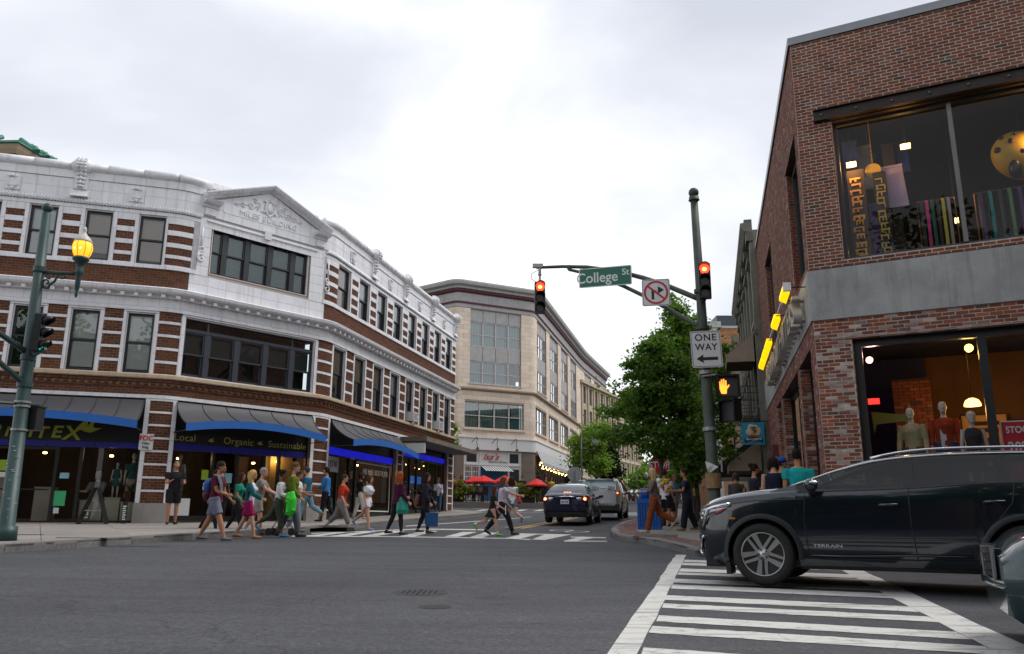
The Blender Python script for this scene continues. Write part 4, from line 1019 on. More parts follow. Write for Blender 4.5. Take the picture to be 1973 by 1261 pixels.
# jamb returns of the side openings: bricks through the wall thickness
def jamb(s,z0,z1,face,m):
    n=int((z1-z0)/.075); q=MB()
    for i in range(n):
        za=z0+i*.075+.006; zb=za+.062; o=(i%2)*.11; d=-.345
        while d<-.01:
            e=min(d+(.10 if (i%2 and d==-.345) else .21),-.004); x=s; FR.box(q,min(x,x+face*.012),max(x,x+face*.012),d+.006,e-.006,za,zb); d=e
    q.build('jamb_bricks',m,rootR,'stuff')
for s0,s1,z0,z1 in SL: jamb(s0,max(z0,1.0),z1,1,M_BR2); jamb(s1,max(z0,1.),z1,-1,M_BR2)
for s0,s1,z0,z1 in SU: jamb(s0,z0,z1,1,M_BR1); jamb(s1,z0,z1,-1,M_BR1)
jamb(.70,6.5,9.58,1,M_BR1); jamb(.69,1.2,4.82,1,M_BR2)
# concrete band in long cast lengths, edges and drip
for a,b in ((SE,-7.2),(-7.2,0)): q=MB(); FR.box(q,a+.003,b-.003 if b<0 else 0,-.1,.04,5.245,6.305); q.build('concrete_band',M_CONC,rootR)
for a,b in ((0,FE),): q=MB(); FR.box(q,a,b,-.1,.04,5.245,6.305); q.build('concrete_band',M_CONC,rootR)
q=MB(); FR.box(q,0,FE,-.02,.03,6.306,6.325); q.build('band_flashing',M_STEEL,rootR)
# steel lintels with bolt heads
q=MB(); FR.box(q,.36,FE,-.2,.07,9.585,9.845); FR.box(q,.36,FE,.07,.13,9.585,9.60); FR.box(q,.36,FE,.07,.13,9.83,9.845); lin=q.build('steel_lintel',M_STEEL,rootR)
i=0;t=.52
while t<FE: q=MB(); q.ball(FR(t,.075,9.72),.032,8,5); q.build('bolt',mat('steel bolt',(.16,.14,.13),.4,metal=.8),lin); t+=.69
q=MB(); FR.box(q,.30,FE,-.3,.022,4.822,4.842); q.build('steel_lintel',mat('pale steel angle',(.28,.22,.2),.6),rootR)
for s0,s1,z0,z1 in SL+SU: q=MB(); FR.box(q,s0-.15,s1+.15,-.3,.018,z1-.002,z1+.012); q.build('steel_lintel',M_STEEL,rootR)
q=MB(); FR.box(q,.70,9.0,-.148,.001,9.560,9.583); q.build('window_soffit',M_STEEL,rootR)
# coping
for a,b in ((SE-.0,-9.6),(-9.6,-4.8),(-4.8,0),(0,4.1),(4.1,8.2),(8.2,FE)):
    q=MB(); e0=.004 if a!=0 else 0; e1=.004 if b!=0 else 0
    FR.extr(q,a+e0,b-e1,[(-.40,ZT),(-.40,ZT+.14),(.05,ZT+.12),(.05,ZT-.06),(.035,ZT-.06),(.035,ZT+.0)]); q.build('coping',M_COP,rootR)
# window frames and glass
def bigwin(a,b,z0,z1,muls,name,m,w=.07,mw=.07,rev=.2):
    q=MB(); ring(q,a,b,z0,z1,-rev-.06,-rev+.05,w,FR)
    for x in muls: FR.box(q,x-mw/2,x+mw/2,-rev-.06,-rev+.07,z0+w,z1-w)
    f=q.build(name,m,rootR); e=[a]+list(muls)+[b]
    for x,y in zip(e,e[1:]): q=MB(); q.quad(FR(x,-rev,z0),FR(y,-rev,z0),FR(y,-rev,z1),FR(x,-rev,z1)); q.build('pane',M_GLR,f)
    return f
M_WFR=mat('weathered window frame',(.035,.038,.042),.5,var=.2); M_WFR2=mat('grey metal mullion',(.16,.155,.15),.5,metal=.3)
f=bigwin(.70,9.0,6.47,9.585,[],'display_window',M_WFR,.08)
for x in (2.90,5.6): q=MB(); FR.box(q,x-.04,x+.04,-.25,-.11,6.55,9.5); q.build('mullion',M_WFR2,f)
bigwin(.69,9.0,1.0,4.82,(2.93,5.3),'display_window',M_BLACK,.16,.15)
for s0,s1,z0,z1 in SU: bigwin(s0,s1,z0,z1,(),'side_window',M_WFR,.12)
for i,(s0,s1,z0,z1) in enumerate(SL): bigwin(s0,s1,z0,z1,((s0+s1)/2,) if s1-s0>3 else (),'side_window' ,M_BLACK,.12,rev=.28)
# rooms behind
def room(z0,z1,name,wm,fm,cm,dep=4.2):
    q=MB(); FR.box(q,.1,9.3,-dep-.1,-dep,z0,z1); FR.box(q,-.0+.05,.1,-dep,-.36,z0,z1); q.build(name+'_wall',wm,rootR)
    q=MB(); FR.box(q,.05,9.3,-dep,-.36,z0-.1,z0); q.build(name+'_floor',fm,rootR)
    q=MB(); FR.box(q,.05,9.3,-dep,-.36,z1,z1+.1); q.build(name+'_ceiling',cm,rootR)
    q=MB(); FR.box(q,9.3,9.4,-dep,-.36,z0,z1); q.build(name+'_end',wm,rootR)
M_NAVY=mat('navy ceiling',(.010,.011,.055),.8,var=.2); M_BROWN=mat('brown wall',(.036,.019,.010),.8,var=.3,vs=1.5); M_WOODF=mat('worn wood floor',(.10,.06,.03),.6,var=.2)
room(6.40,9.9,'upper_room',M_BROWN,M_WOODF,M_DARK); room(.9,4.95,'lower_room',mat('ochre plaster wall',(.11,.05,.016),.8,var=.25,vs=1.2),M_WOODF,M_NAVY,3.6)
for s0,s1,z0,z1 in SU+SL: q=MB(); FR.box(q,s0-.1,s1+.1,-.9,-.85,z0,z1+.1); q.build('dark_screen',M_DARK,rootR)
q=MB(); FR.box(q,.15,1.95,-3.25,-3.2,.95,4.9); q.build('navy_shade_board',M_NAVY,rootR)  # navy board added; its colour stands for the wall lamplight leaves dark
# ---- upper display
M_BAN=mat('blue banner cloth',(.03,.045,.26),.8,var=.35,vs=2.5); M_BANB=mat('pale blue banner cloth',(.16,.20,.30),.8,var=.3,vs=2); M_ORL=mat('orange cut letters',(.75,.33,.03),.6,var=.1); M_YEL=mat('yellow painted board',(.55,.33,.02),.6,var=.15)
def FRb(q,a,b,d0,d1,z0,z1): FR.box(q,a,b,d0,d1,z0,z1)
def hang(name,lab,a,b,d,z0,z1,m,tilt=0.,cat='banner'):
    q=MB(); P_=[(a,z0),(b,z0),(b+tilt,z1),(a+tilt,z1)]; q.prism(P_,lambda x,y,dd:FR(x,dd,y),d-.02,d); q.prism([(a-.01+tilt,z1),(b+.01+tilt,z1),(b+.01+tilt,z1+.05),(a-.01+tilt,z1+.05)],lambda x,y,dd:FR(x,dd,y),d-.03,d+.01)
    o=q.build(name,m); return tag(o,lab,cat)
hang('banner','dark blue hanging cloth at the left edge of the upper window',.82,1.12,-.9,7.3,9.4,M_BAN,-.02)
hang('banner','pale blue hanging cloth top left in the upper window',1.05,1.38,-1.3,8.4,9.4,M_BANB,-.03)
hang('banner','brown hanging board in the middle of the left upper pane',1.62,1.85,-1.2,6.9,9.3,M_BROWN,-.04)
hang('banner','blue cloth hung behind the upper spotlight',1.88,2.1,-1.4,8.7,9.4,M_BAN,-.02)
hang('banner','pale violet board lit from above by the spotlight',1.62,2.0,-.9,7.75,8.65,mat('violet board',(.30,.24,.38),.7,var=.25,vs=2),-.06)
hang('banner','purple speckled cloth low in the left upper pane',1.22,1.5,-1.0,6.75,7.9,mat('purple cloth',(.10,.05,.24),.8,var=.5,vs=9))
bt=thing('letter_banner','tall brown banner of orange cut out letters turned sideways in the upper window','banner',FR(1.05,-.6,6.6),0,offset=True)
q=MB(); FRb(q,.86,1.20,-.62,-.60,6.56,8.62); q.build('cloth',M_BROWN,bt)
rx,rz=FR.facing(1.)
def vlet(ch,s,z,size,d,m,parent,sx=1.6):
    o=text(ch,size,'cut_letter',m,FR(s,d,z),0,0,parent,depth=.008,sx=sx); R=Matrix.Rotation(rz,3,'Z')@Matrix.Rotation(pi/2,3,'X')@Matrix.Rotation(-pi/2,3,'Z'); o.rotation_euler=R.to_euler(); return o
z=8.45
def glyphs(n,s0,s1,z0,dz,d,m,parent,seed):
    R=random.Random(seed); S0,S1,z=s0,s1,z0
    for i in range(n):
        q=MB(); s0=S0+R.uniform(0,.25)*(S1-S0); s1=S1-R.uniform(0,.25)*(S1-S0); w=s1-s0; k=R.randint(0,3); t_=dz*R.uniform(.14,.34); z-=dz*R.uniform(.7,1.25)
        FRb(q,s0+R.uniform(0,.1)*w,s1-R.uniform(0,.1)*w,d,d+.01,z-t_,z)
        if k!=1: FRb(q,s0+.05*w,s0+.2*w,d,d+.01,z-dz*.78,z-t_)
        if k in(0,2): FRb(q,s0+.45*w,s0+.6*w,d,d+.01,z-dz*.7,z-t_)
        if k!=2: FRb(q,s1-.2*w,s1-.05*w,d,d+.01,z-dz*.8,z-t_)
        if R.random()<.45: q.tube([FR(s0+w*(.5+.42*cos(a_*.5)),d+.005,z-dz*.35+dz*.3*sin(a_*.5)) for a_ in range(1,11)],dz*.09,5)
        q.build('cut_letter',m,parent)
glyphs(10,.88,1.18,8.56,.135,-.585,M_ORL,bt,3); glyphs(4,.86,1.2,7.15,.15,-.585,M_ORL,bt,5)
bt2=thing('letter_banner','narrow dark banner of olive letters turned sideways beside the taller orange one','banner',FR(1.4,-.75,6.6),0,offset=True)
q=MB(); FRb(q,1.36,1.62,-.78,-.76,6.62,8.55); q.build('cloth',M_DARK,bt2); z=8.4
glyphs(12,1.38,1.6,8.5,.15,-.745,mat('mustard cut letters',(.40,.28,.03),.6),bt2,8)
def disc(s,d,z,r,m,lab):
    q=MB(); q.prism([(s+r*cos(2*pi*k/28),z+r*sin(2*pi*k/28)) for k in range(28)],lambda x,y,dd:FR(x,dd,y),d-.03,d); q.tube([FR(s,d-.015,z+r),FR(s,d-.015,9.85)],.006,4); o=q.build('hanging_disc',m); o['kind']='' ; del o['kind']; return tag(o,lab,'decoration')
disc(1.38,-.8,8.62,.16,M_YEL,'orange round board hung in the left upper pane'); disc(1.30,-1.5,9.25,.15,mat('green disc',(.12,.20,.02),.7,var=.3),'dull green round board near the top of the upper window')
def flood(s,d,z,e,lab,w=.11):
    p=Vector(FR(s,d,z)); q=MB(); FRb(q,s-w,s+w,d-.10,d-.02,z-.07,z+.07); t=thing('spot_lamp',lab,'lamp',p,0,'lit spot lamps in the upper window',offset=True); q.build('housing',M_BLACK,t)
    q=MB(); FRb(q,s-w*.85,s+w*.85,d-.02,d+.0,z-.055,z+.055); q.build('lens',emit('hot lamp lens',(1,.50,.12),9),t)
    q=MB(); q.tube([FR(s,d-.06,z+.07),FR(s,d-.06,9.88)],.012,5); q.build('stem',M_BLACK,t); lamp(FR(s,d+.12,z-.05),e,(1,.52,.16),.06)
flood(.98,-.50,8.72,16,'lit spot lamp above the orange lettered banner'); flood(2.05,-.75,9.02,7,'lit spot lamp near the middle of the left upper pane'); flood(4.35,-.9,8.75,8,'lit spot lamp on the yellow spotted figure'); flood(2.86,-1.6,7.5,3,'small lit lamp low beside the mullion',.04); flood(.86,-1.3,7.0,2,'small lit lamp low at the left edge of the upper window',.03)
yw=thing('spotted_sculpture','large yellow hanging form with black spots in the right upper pane','sculpture',FR(4.05,-1.2,8.4),0,offset=True)
q=MB(); q.smooth=True; c=Vector(FR(4.15,-1.2,8.55)); q.ball(c,.62,22,14,(1.0,.55,.85)); q.build('body',M_YEL,yw)
nv=Vector((cos(hF),-sin(hF),0)); uv=Vector((sin(hF),cos(hF),0))
for a,b,r in ((-.35,.32,.055),(-.12,.38,.05),(-.22,.18,.05),(-.45,.05,.07),(.1,.25,.05),(-.05,-.1,.05)):
    q=MB(); q.ball(c+uv*a+nv*(.50*math.sqrt(max(.05,1-(a/.64)**2-(b/.55)**2)))+Vector((0,0,b)),r,10,6); q.build('spot',M_BLACK,yw)
q=MB(); q.tube([c+Vector((0,0,.5)),(c.x,c.y,9.88)],.01,4); q.build('wire',M_BLACK,yw)
q=MB(); q.smooth=True; q.ball(c+uv*-.2+nv*.38+Vector((0,0,-.42)),.2,12,8,(.6,.6,1)); q.build('tail',M_BLACK,yw)
def rack(s0,s1,d,z0,lab):
    t=thing('clothes_rack',lab,'clothes rack',FR((s0+s1)/2,d,z0),0,offset=True); q=MB()
    for s in (s0,s1): q.tube([FR(s,d,z0),FR(s,d,z0+1.45)],.014,6); q.tube([FR(s,d-.22,z0+.02),FR(s,d+.22,z0+.02)],.014,6)
    q.build('upright',mat('copper tube',(.30,.13,.06),.35,metal=.8),t); q=MB(); q.tube([FR(s0,d,z0+1.45),FR(s1,d,z0+1.45)],.014,6); q.build('rail',MATS['copper tube'],t)
rack(2.15,2.84,-1.1,6.4,'copper clothes rail low in the left upper pane'); rack(3.2,4.4,-1.1,6.4,'clothes rail behind the right upper pane')
GC=[(.02,.02,.03),(.45,.03,.16),(.02,.10,.08),(.03,.03,.03),(.45,.38,.08),(.30,.28,.26),(.05,.03,.10),(.02,.22,.20),(.04,.05,.05),(.10,.22,.10),(.06,.03,.16),(.02,.12,.14)]
GN=['black','pink','dark green','black','yellow','pale grey','dark purple','teal','black','green','violet','petrol']
for i in range(12):
    s=2.22+i*.1 if i<6 else 3.3+(i-6)*.17; d=-1.1; q=MB(); q.prism([(d-.02,7.86),(d+.02,7.86),(d+.2,7.74),(d+.22,7.2),(d+.16,6.65),(d-.16,6.65),(d-.22,7.2),(d-.2,7.74)],lambda a,b,dd:FR(s+dd,a,b),-.03,.03)
    o=q.build('garment',mat('garment '+str(i),GC[i],.85,var=.2,vs=6)); tag(o,GN[i]+' garment '+(['leftmost','second','third','fourth','fifth','last'][i%6])+' on the '+('copper rail in the left' if i<6 else 'rail in the right')+' upper pane','garment','clothes on the upper rails')
# ---- lower display
lamp(FR(1.0,-.7,4.55),9,(1,.5,.45),.1); q=MB(); q.ball(FR(.95,-.55,4.45),.07,10,6); o=q.build('ceiling_lamp',emit('pink lamp',(1,.42,.32),4)); tag(o,'pinkish ceiling lamp in the top left corner of the lower window','lamp')
lamp(FR(2.75,-1.1,4.5),11,(1,.6,.12),.1); q=MB(); q.ball(FR(2.75,-1.0,4.62),.08,10,6); o=q.build('ceiling_lamp',emit('amber lamp',(1,.55,.08),6)); tag(o,'amber ceiling lamp by the mullion of the lower window','lamp')
pl=thing('pendant_lamp','glowing amber dome pendant lamp above the shop dummies','lamp',FR(2.72,-1.7,3.6),0,offset=True); q=MB(); q.smooth=True; q.lathe([(.16,0),(.155,.05),(.12,.12),(.05,.16)],18,FR(2.72,-1.7,3.55)); q.build('shade',emit('lit lamp shade',(1,.55,.15),3.2),pl); q=MB(); q.tube([FR(2.72,-1.7,3.7),FR(2.72,-1.7,4.9)],.01,5); q.build('cord',M_BLACK,pl); lamp(FR(2.72,-1.7,3.45),20,(1,.5,.13),.12)
lamp(FR(4.6,-1.7,3.9),10,(1,.5,.15),.12)
q=MB(); FRb(q,.80,1.02,-1.42,-1.40,3.66,3.78); o=q.build('exit_light',emit('red lit sign',(1,.03,.02),1.6)); tag(o,'small red lit sign on the left in the lower window','sign')
bp=thing('brick_pier','dim brick pier inside the lower shop window','pier',FR(1.6,-2.6,1),0,offset=True); q=MB(); FRb(q,1.25,2.0,-3.0,-2.4,.9,4.3); q.build('core',M_BROWN,bp)
q=MB()
for i in range(44):
    for j in range(4):
        o=(i%2)*.1; a=1.25+j*.215-o; FRb(q,max(1.25,a)+.006,min(2.0,a+.203),-2.4,-2.385,.95+i*.075+.007,.95+(i+1)*.075-.005)
q.build('bricks',M_BR1,bp,'stuff')
q=MB(); q.prism([(-.38,.14),(.22,.05),(.34,.30),(.36,-.28),(.22,-.08),(-.30,-.12),(-.36,-.3)],lambda a,b,d:FR(1.25+a,d,3.3+b),-.95,-.9); o=q.build('axe_cutout',mat('olive board',(.20,.20,.02),.7,var=.15)); tag(o,'large olive cut out shape like an axe head hung in the lower window','decoration')
def wposter(a,b,z0,z1,lab,marks):
    t=thing('framed_poster',lab,'poster',FR((a+b)/2,-3.4,z0),0,offset=True); q=MB(); FRb(q,a,b,-3.45,-3.42,z0,z1); q.build('sheet',mat('cream poster sheet',(.50,.30,.12),.7,var=.12,vs=3),t); q=MB(); ring(q,a-.03,b+.03,z0-.03,z1+.03,-3.45,-3.40,.03,FR); q.build('frame',M_BROWN,t)
    q=MB()
    for (x,y,w,h) in marks: FRb(q,a+x*(b-a),a+(x+w)*(b-a),-3.42,-3.412,z0+y*(z1-z0),z0+(y+h)*(z1-z0))
    q.build('print',M_BROWN,t)
wposter(2.55,3.4,2.3,3.55,'poster with dark print on the back wall left of the pendant lamp',[(.15,.82,.7,.07),(.15,.7,.65,.07),(.4,.3,.25,.3)]); wposter(3.55,4.9,2.1,3.4,'larger lit poster on the back wall behind the white capped dummy',[(.1,.4,.08,.35),(.25,.3,.5,.1),(.4,.45,.4,.08),(.5,.6,.3,.06)])
sg=thing('sale_sign','red shop sign with white words STOCK UP 20% OFF','sign',FR(3.6,-.25,2.6),0,offset=True); q=MB(); FRb(q,3.06,4.25,-.27,-.255,1.95,3.06); q.build('board',mat('sale red',(.55,.02,.03),.5),sg); q=MB(); ring(q,3.05,4.26,1.94,3.07,-.272,-.25,.02,FR); q.build('border',M_WHITE,sg)
for b_,z,s in (('STOCK UP',2.90,.17),('20% OFF',2.58,.27),('15% T',2.24,.24)):
    rx,rz=FR.facing(3.5); text(b_,s,'words',M_WHITE if z>2.4 else mat('pink words',(.65,.25,.25),.5),FR(3.13,-.248,z),rx,rz,sg,depth=.004,align='LEFT',sx=.8,bold=.004)
# ---- lettering and light strip over the side entrance
lt=thing('channel_letters','row of grey standing letters on the concrete band of the side facade','sign',FR(-5,.1,5.3),0,offset=True)
rx,rz=FR.facing(-5); M_LET=mat('pale metal letter',(.48,.46,.42),.45,metal=.2,var=.12)
word='URBAN OUTFITTERS'; 
for i,ch in enumerate(word):
    if ch==' ': continue
    s=-9.6+i*.575; text(ch,.86,'letter',M_LET,FR(s,.20,5.70),rx,rz,lt,depth=.09)
    q=MB(); FR.box(q,s-.03,s+.03,.04,.11,5.45,5.5); FR.box(q,s-.03,s+.03,.04,.11,5.9,5.95); q.build('standoff',M_COP,lt)
ls=thing('light_strip','row of yellow lit boxes held on thin arms along the side facade','light strip',FR(-5,.4,6),0,offset=True)
M_YL=emit('yellow light box',(1.,.58,.0),.85); M_GYB=mat('grey blank box',(.74,.73,.73),.6)
segs=[(-1.45,-.42,1),(-2.85,-1.5,0),(-4.15,-2.9,1),(-5.65,-4.2,0),(-7.0,-5.7,1),(-8.35,-7.08,1),(-9.95,-8.45,1)]
for a,b,k in segs:
    q=MB(); FR.extr(q,a+(.06 if k else .2),b-(.06 if k else .2),[(.36,6.00),(.50,6.07),(.50,6.16),(.36,6.16)] if k else [(.41,6.06),(.45,6.08),(.45,6.12),(.41,6.12)]); q.build('light_box' if k else 'blank_box',M_YL if k else M_GYB,ls)
    q=MB(); q.tube([FR(b,0.02,6.10),FR(b,.46,6.10)],.014,5); q.build('arm',M_STEEL,ls)
q=MB(); FR.box(q,-.42,-.34,.34,.50,6.02,6.2); q.build('end_cap',M_GYB,ls)
for i,(s,z) in enumerate(((-10.6,3.3),(-12.2,2.7))):
    q=MB(); FR.box(q,s-.12,s+.12,0.01,.2,z,z+.35); o=q.build('wall_lantern' ,mat('dark red lantern',(.12,.02,.02),.5) if i==0 else M_BLACK); tag(o,['small dark red alarm box on the side wall','dark wall box low on the side wall'][i],'wall box')
# ---------------------------------------------------------------- tan stone building across the side street
hT=rad(62.8); T_=Vector((1.67,60.0)); hb=rad(17)
def hd(h): return Vector((sin(h),cos(h)))
c0=T_-hd(hT)*6.42; c1=T_+hd(hR)*23.5; c2=c1+hd(hb)*14.3
FT=Facade([tuple(c0-hd(rad(127))*8)+(0,),tuple(c0)+(.3,),tuple(T_)+(.3,),tuple(c1)+(2.0,),tuple(c2)+(0,),tuple(c2+Vector((10,4)))+(0,)],-14.42)
TE=FT.S[4]
M_STONE=mat('tan ashlar',(.74,.62,.50),.8,var=.07,vs=3,bump=.15,bs=30,island=.09,streak=.12); M_STONEJ=mat('ashlar joint',(.40,.32,.25),.9)
M_GRYP=mat('grey precast panel',(.40,.39,.385),.8,var=.12,vs=3,streak=.3); M_MAR=mat('maroon moulding',(.085,.012,.022),.6,var=.1); M_CORN=mat('grey green cornice',(.44,.45,.43),.7,var=.12,streak=.25)
M_WHT=mat('white painted wood',(.70,.71,.70),.55,var=.04); M_TAUPE=mat('taupe stone pier',(.185,.145,.115),.75,var=.1,vs=3); M_GLT=glass('tan building glass',(.80,.92,.92),4.5); M_WF=mat('pale window frame',(.46,.46,.45),.6)
rootT=thing('stone_building','four storey tan stone building with grey panels and maroon lined cornice beyond the side street','building',(T_.x,T_.y,g(T_.x,T_.y)+.1),0,offset=True)
bayF=[(-5.32,-1.10)]; bayS=[(1.10,4.83),(6.32,10.07),(11.62,15.19),(16.7,20.2),(25.2,28.7),(30.5,34.0)]
HB=[(a,b,10.85,16.38) for a,b in bayF+bayS]; H2=[(-5.66,-.85,7.6,9.5)]+[(a-.6,b-.1,7.6,9.5) for a,b in bayS[:4]]+[(a,b,7.6,9.5) for a,b in bayS[4:]]
HG_=[(-5.67,-1.04,1.5,6.0),(.25,22,1.5,6.1)]
mb=MB(); FT.wall(mb,-14.4,TE,1.2,16.5,-.4,0,HB+H2+HG_); mb.build('wall',M_STONEJ,rootT)
BS=Bricks(FT,proud=.02,h=.335,l=.78,j=.012)
BS.fill(-8.5,TE,6.98,10.28,holes=H2); BS.fill(-8.5,TE,10.52,16.42,holes=HB)
BS.build(rootT,M_STONE,280,name='stone_block',stuff='stone_blocks',depth=.06)
def run(F,root,a,b,prof,L,name,m,e=.004):
    n=max(1,round((b-a)/L)); w=(b-a)/n
    for i in range(n): q=MB(); F.extr(q,a+i*w+(e if i else 0),a+(i+1)*w-(e if i<n-1 else 0),prof); q.build(name,m,root)
run(FT,rootT,-14.4,TE,[(0,10.28),(.10,10.30),(.22,10.40),(.22,10.50),(0,10.53)],6,'string_course',mat('brown ledge',(.36,.28,.21),.8,var=.1))
run(FT,rootT,-14.4,TE,[(-.3,16.44),(.06,16.44),(.06,16.72),(-.3,16.72)],7,'frieze',M_GRYP)
run(FT,rootT,-14.4,TE,[(-.3,16.723),(.14,16.723),(.14,16.85),(-.3,16.85)],40,'maroon_band',M_MAR); run(FT,rootT,-14.4,TE,[(-.3,16.853),(.06,16.853),(.06,17.54),(-.3,17.54)],3.2,'frieze',M_GRYP)
run(FT,rootT,-14.4,TE,[(-.3,17.543),(.16,17.543),(.22,17.62),(.22,17.80),(-.3,17.80)],40,'maroon_band',M_MAR); run(FT,rootT,-14.4,TE,[(-.3,17.803),(.30,17.803),(.36,17.95),(.60,18.05),(.66,18.22),(.66,18.34),(-.3,18.40)],8,'cornice',M_CORN)
q=MB(); ps=[FT(t,-.2,18.2) for t in FT.stops(-14.4,TE)]+[(c2.x-22,c2.y+10,18.2),(c0.x-10,c0.y+25,18.2)]; q.add(ps,[tuple(range(len(ps)))]); q.build('roof',M_ROOF,rootT)
def grid_window(F,root,a,b,z0,z1,n,rev,fm,gm,blind=None,dbl=True):
    w=(b-a)/n; q=MB(); ring(q,a,b,z0,z1,-rev-.08,-rev+.04,.06,F)
    for i in range(1,n): F.box(q,a+i*w-.05,a+i*w+.05,-rev-.08,-rev+.05,z0+.06,z1-.06)
    f=q.build('window',fm,root)
    for i in range(n):
        x,y=a+i*w+.05,a+(i+1)*w-.05; q=MB(); q.quad(F(x,-rev,z0),F(y,-rev,z0),F(y,-rev,z1),F(x,-rev,z1)); q.build('pane',gm,f)
        if dbl: zm=z0+(z1-z0)*.48; q=MB(); F.box(q,x,y,-rev-.05,-rev+.03,zm-.03,zm+.03); q.build('meeting_rail',fm,f)
        if blind and RS.rand()<.75:
            q=MB(); k=9
            for j in range(k): u0=x+(y-x)*j/k; F.box(q,u0,u0+(y-x)/k-.004,-rev-.22-.04*(j%2),-rev-.20-.04*(j%2),z0+.05,z1-.05 if RS.rand()<.97 else z0+.6)
            q.build('curtain',blind,f)
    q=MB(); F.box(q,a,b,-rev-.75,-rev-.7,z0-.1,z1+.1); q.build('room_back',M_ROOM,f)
    return f
for a,b in bayF+bayS:
    n=4; w=(b-a)/n
    for z0,z1 in ((12.50,13.60),(15.45,16.38)):
        for i in range(n): q=MB(); FT.box(q,a+i*w+.02,a+(i+1)*w-.02,-.16,-.08,z0+.02,z1-.02); q.build('spandrel_panel',M_GRYP,rootT)
        q=MB(); FT.box(q,a,b,-.22,-.16,z0,z1); q.build('panel_backing',M_CORN,rootT)
    grid_window(FT,rootT,a,b,10.85,12.50,n,.14,M_WF,M_GLT,M_CURT); grid_window(FT,rootT,a,b,13.60,15.45,n,.14,M_WF,M_GLT,M_CURT if a<0 else None)
    q=MB(); FT.box(q,a-.08,b+.08,-.1,.09,10.76,10.848); q.build('sill',M_WF,rootT)
for a,b,z0,z1 in H2:
    grid_window(FT,rootT,a,b,z0,z1,4,.14,M_WF,M_GLT,M_CURT); q=MB(); FT.box(q,a-.1,b+.1,-.1,.12,7.46,7.598); q.build('sill',M_STONE,rootT)
# white band and shop front
run(FT,rootT,-6.6,TE,[(0,6.05),(.14,6.05),(.14,6.82),(.20,6.88),(.20,6.96),(0,6.97)],5,'white_band',M_WHT)
for a,b in ((-6.42,-5.67),(-1.04,0)):
    for i in range(6):
        q=MB(); FT.box(q,a+.01,b-.0 if b<0 else .28,-.2,.06,1.6+i*.74,1.6+i*.74+.73); q.build('pier_block',M_TAUPE,rootT)
sf=MB(); FT.box(sf,-5.67,-1.04,-.16,-.10,1.5,6.0); FT.box(sf,-5.67,-1.04,-.10,-.02,4.98,5.10); FT.box(sf,-5.67,-1.04,-.10,-.06,5.9,6.04)
for t in (-5.62,-4.38,-2.06,-1.08): FT.box(sf,t-.05,t+.05,-.1,-.03,2.2,6.0)
sfo=sf.build('white_shop_front',M_WHT,rootT)
for a,b,z0,z1 in ((-5.4,-4.62,5.2,5.85),(-2.0,-1.25,5.2,5.85)): q=MB(); FT.box(q,a,b,-.1,-.085,z0,z1); q.build('dark_light',M_FRAME,sfo)
q=MB(); FT.box(q,-4.3,-2.15,-.1,-.08,2.2,4.95); q.build('blue_panel',mat('blue painted door panel',(.02,.13,.25),.5,var=.1),sfo); q=MB(); FT.box(q,-2.0,-1.2,-.1,-.075,2.2,4.75); q.build('door',M_FRAME,sfo)
for a in (-5.5,-4.96): # french doors with small panes
    for i in range(3):
        for j in range(6): q=MB(); FT.box(q,a+i*.165+.02,a+i*.165+.145,-.10,-.088,2.75+j*.36,3.05+j*.36); q.build('door_pane',M_GLD if (i+j)%5 else mat('warm pane',(.25,.13,.05),.4),sfo)
rx,rz=FT.facing(-3); sg=thing('bistro_sign','red script sign on the white front of the tan building','sign',FT(-3.4,-.06,5.5),0,offset=True)
text("Isa's",.62,'script',mat('red script',(.50,.05,.03),.5),FT(-3.55,-.05,5.58),rx,rz+0,sg,shear=.5,depth=.02,sx=1.25,bold=-.004); text('FRENCH BISTRO',.20,'small_words',mat('grey words',(.25,.25,.26),.5),FT(-2.95,-.07,5.23),rx,rz,sg,depth=.01)
def striped(F,a,b,zt,zb,d0,d1,n,lab,val=.0):
    t=thing('striped_awning',lab,'awning',F((a+b)/2,0,zb),0,offset=True); w=(b-a)/n
    for i in range(n):
        q=MB(); x,y=a+i*w,a+(i+1)*w; pr=[F(x,d0,zt),F(y,d0,zt),F(y,d1,zb),F(x,d1,zb)]; q.quad(*pr); q.add([(p[0],p[1],p[2]-.012) for p in pr],[(3,2,1,0)])
        if val: q.quad(F(x,d1,zb),F(y,d1,zb),F(y,d1,zb-val),F(x,d1,zb-val))
        q.build('stripe',M_BLACK if i%2 else M_WHT,t)
    return t
striped(FT,-4.3,-2.05,4.95,4.55,.0,.9,22,'small black and white striped awning over the blue bistro door'); striped(FT,.3,13.2,6.25,5.35,.16,.55,44,'long black and white striped awning along the street side of the tan building',.25)
for t in (-5.0,-3.4,-1.85):
    l=thing('gooseneck_lamp','black gooseneck lamp over the bistro front, '+{-5.0:'leftmost of the three',-3.4:'above the red script',-1.85:'rightmost of the three'}[t],'lamp',FT(t,.14,6.4),0,'gooseneck lamps over the bistro',offset=True)
    q=MB(); q.tube([FT(t-.12,.14,6.55)]+[FT(t-.12+.28*k/8,.2+.5*sin(pi*k/9),6.55+.32*sin(pi*k/8)) for k in range(1,9)]+[FT(t+.18,.5,6.2)],.022,6); q.build('arm',M_BLACK,l); q=MB(); q.lathe([(.13,0),(.10,.10),(.03,.18)],12,FT(t+.18,.5,6.04)); q.build('shade',M_BLACK,l)
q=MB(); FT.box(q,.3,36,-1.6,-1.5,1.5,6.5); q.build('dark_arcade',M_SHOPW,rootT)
for i in range(16):
    q=MB(); FT.box(q,.35+i*.8,.43+i*.8,-.15,-.05,2.2,6.05); q.build('arcade_post',M_FRAME,rootT)
q=MB()
for i in range(60): q.ball(FT(.4+i*.21,.35+.1*sin(i*1.7),5.15+.22*sin(i*.9)),.035,5,3)
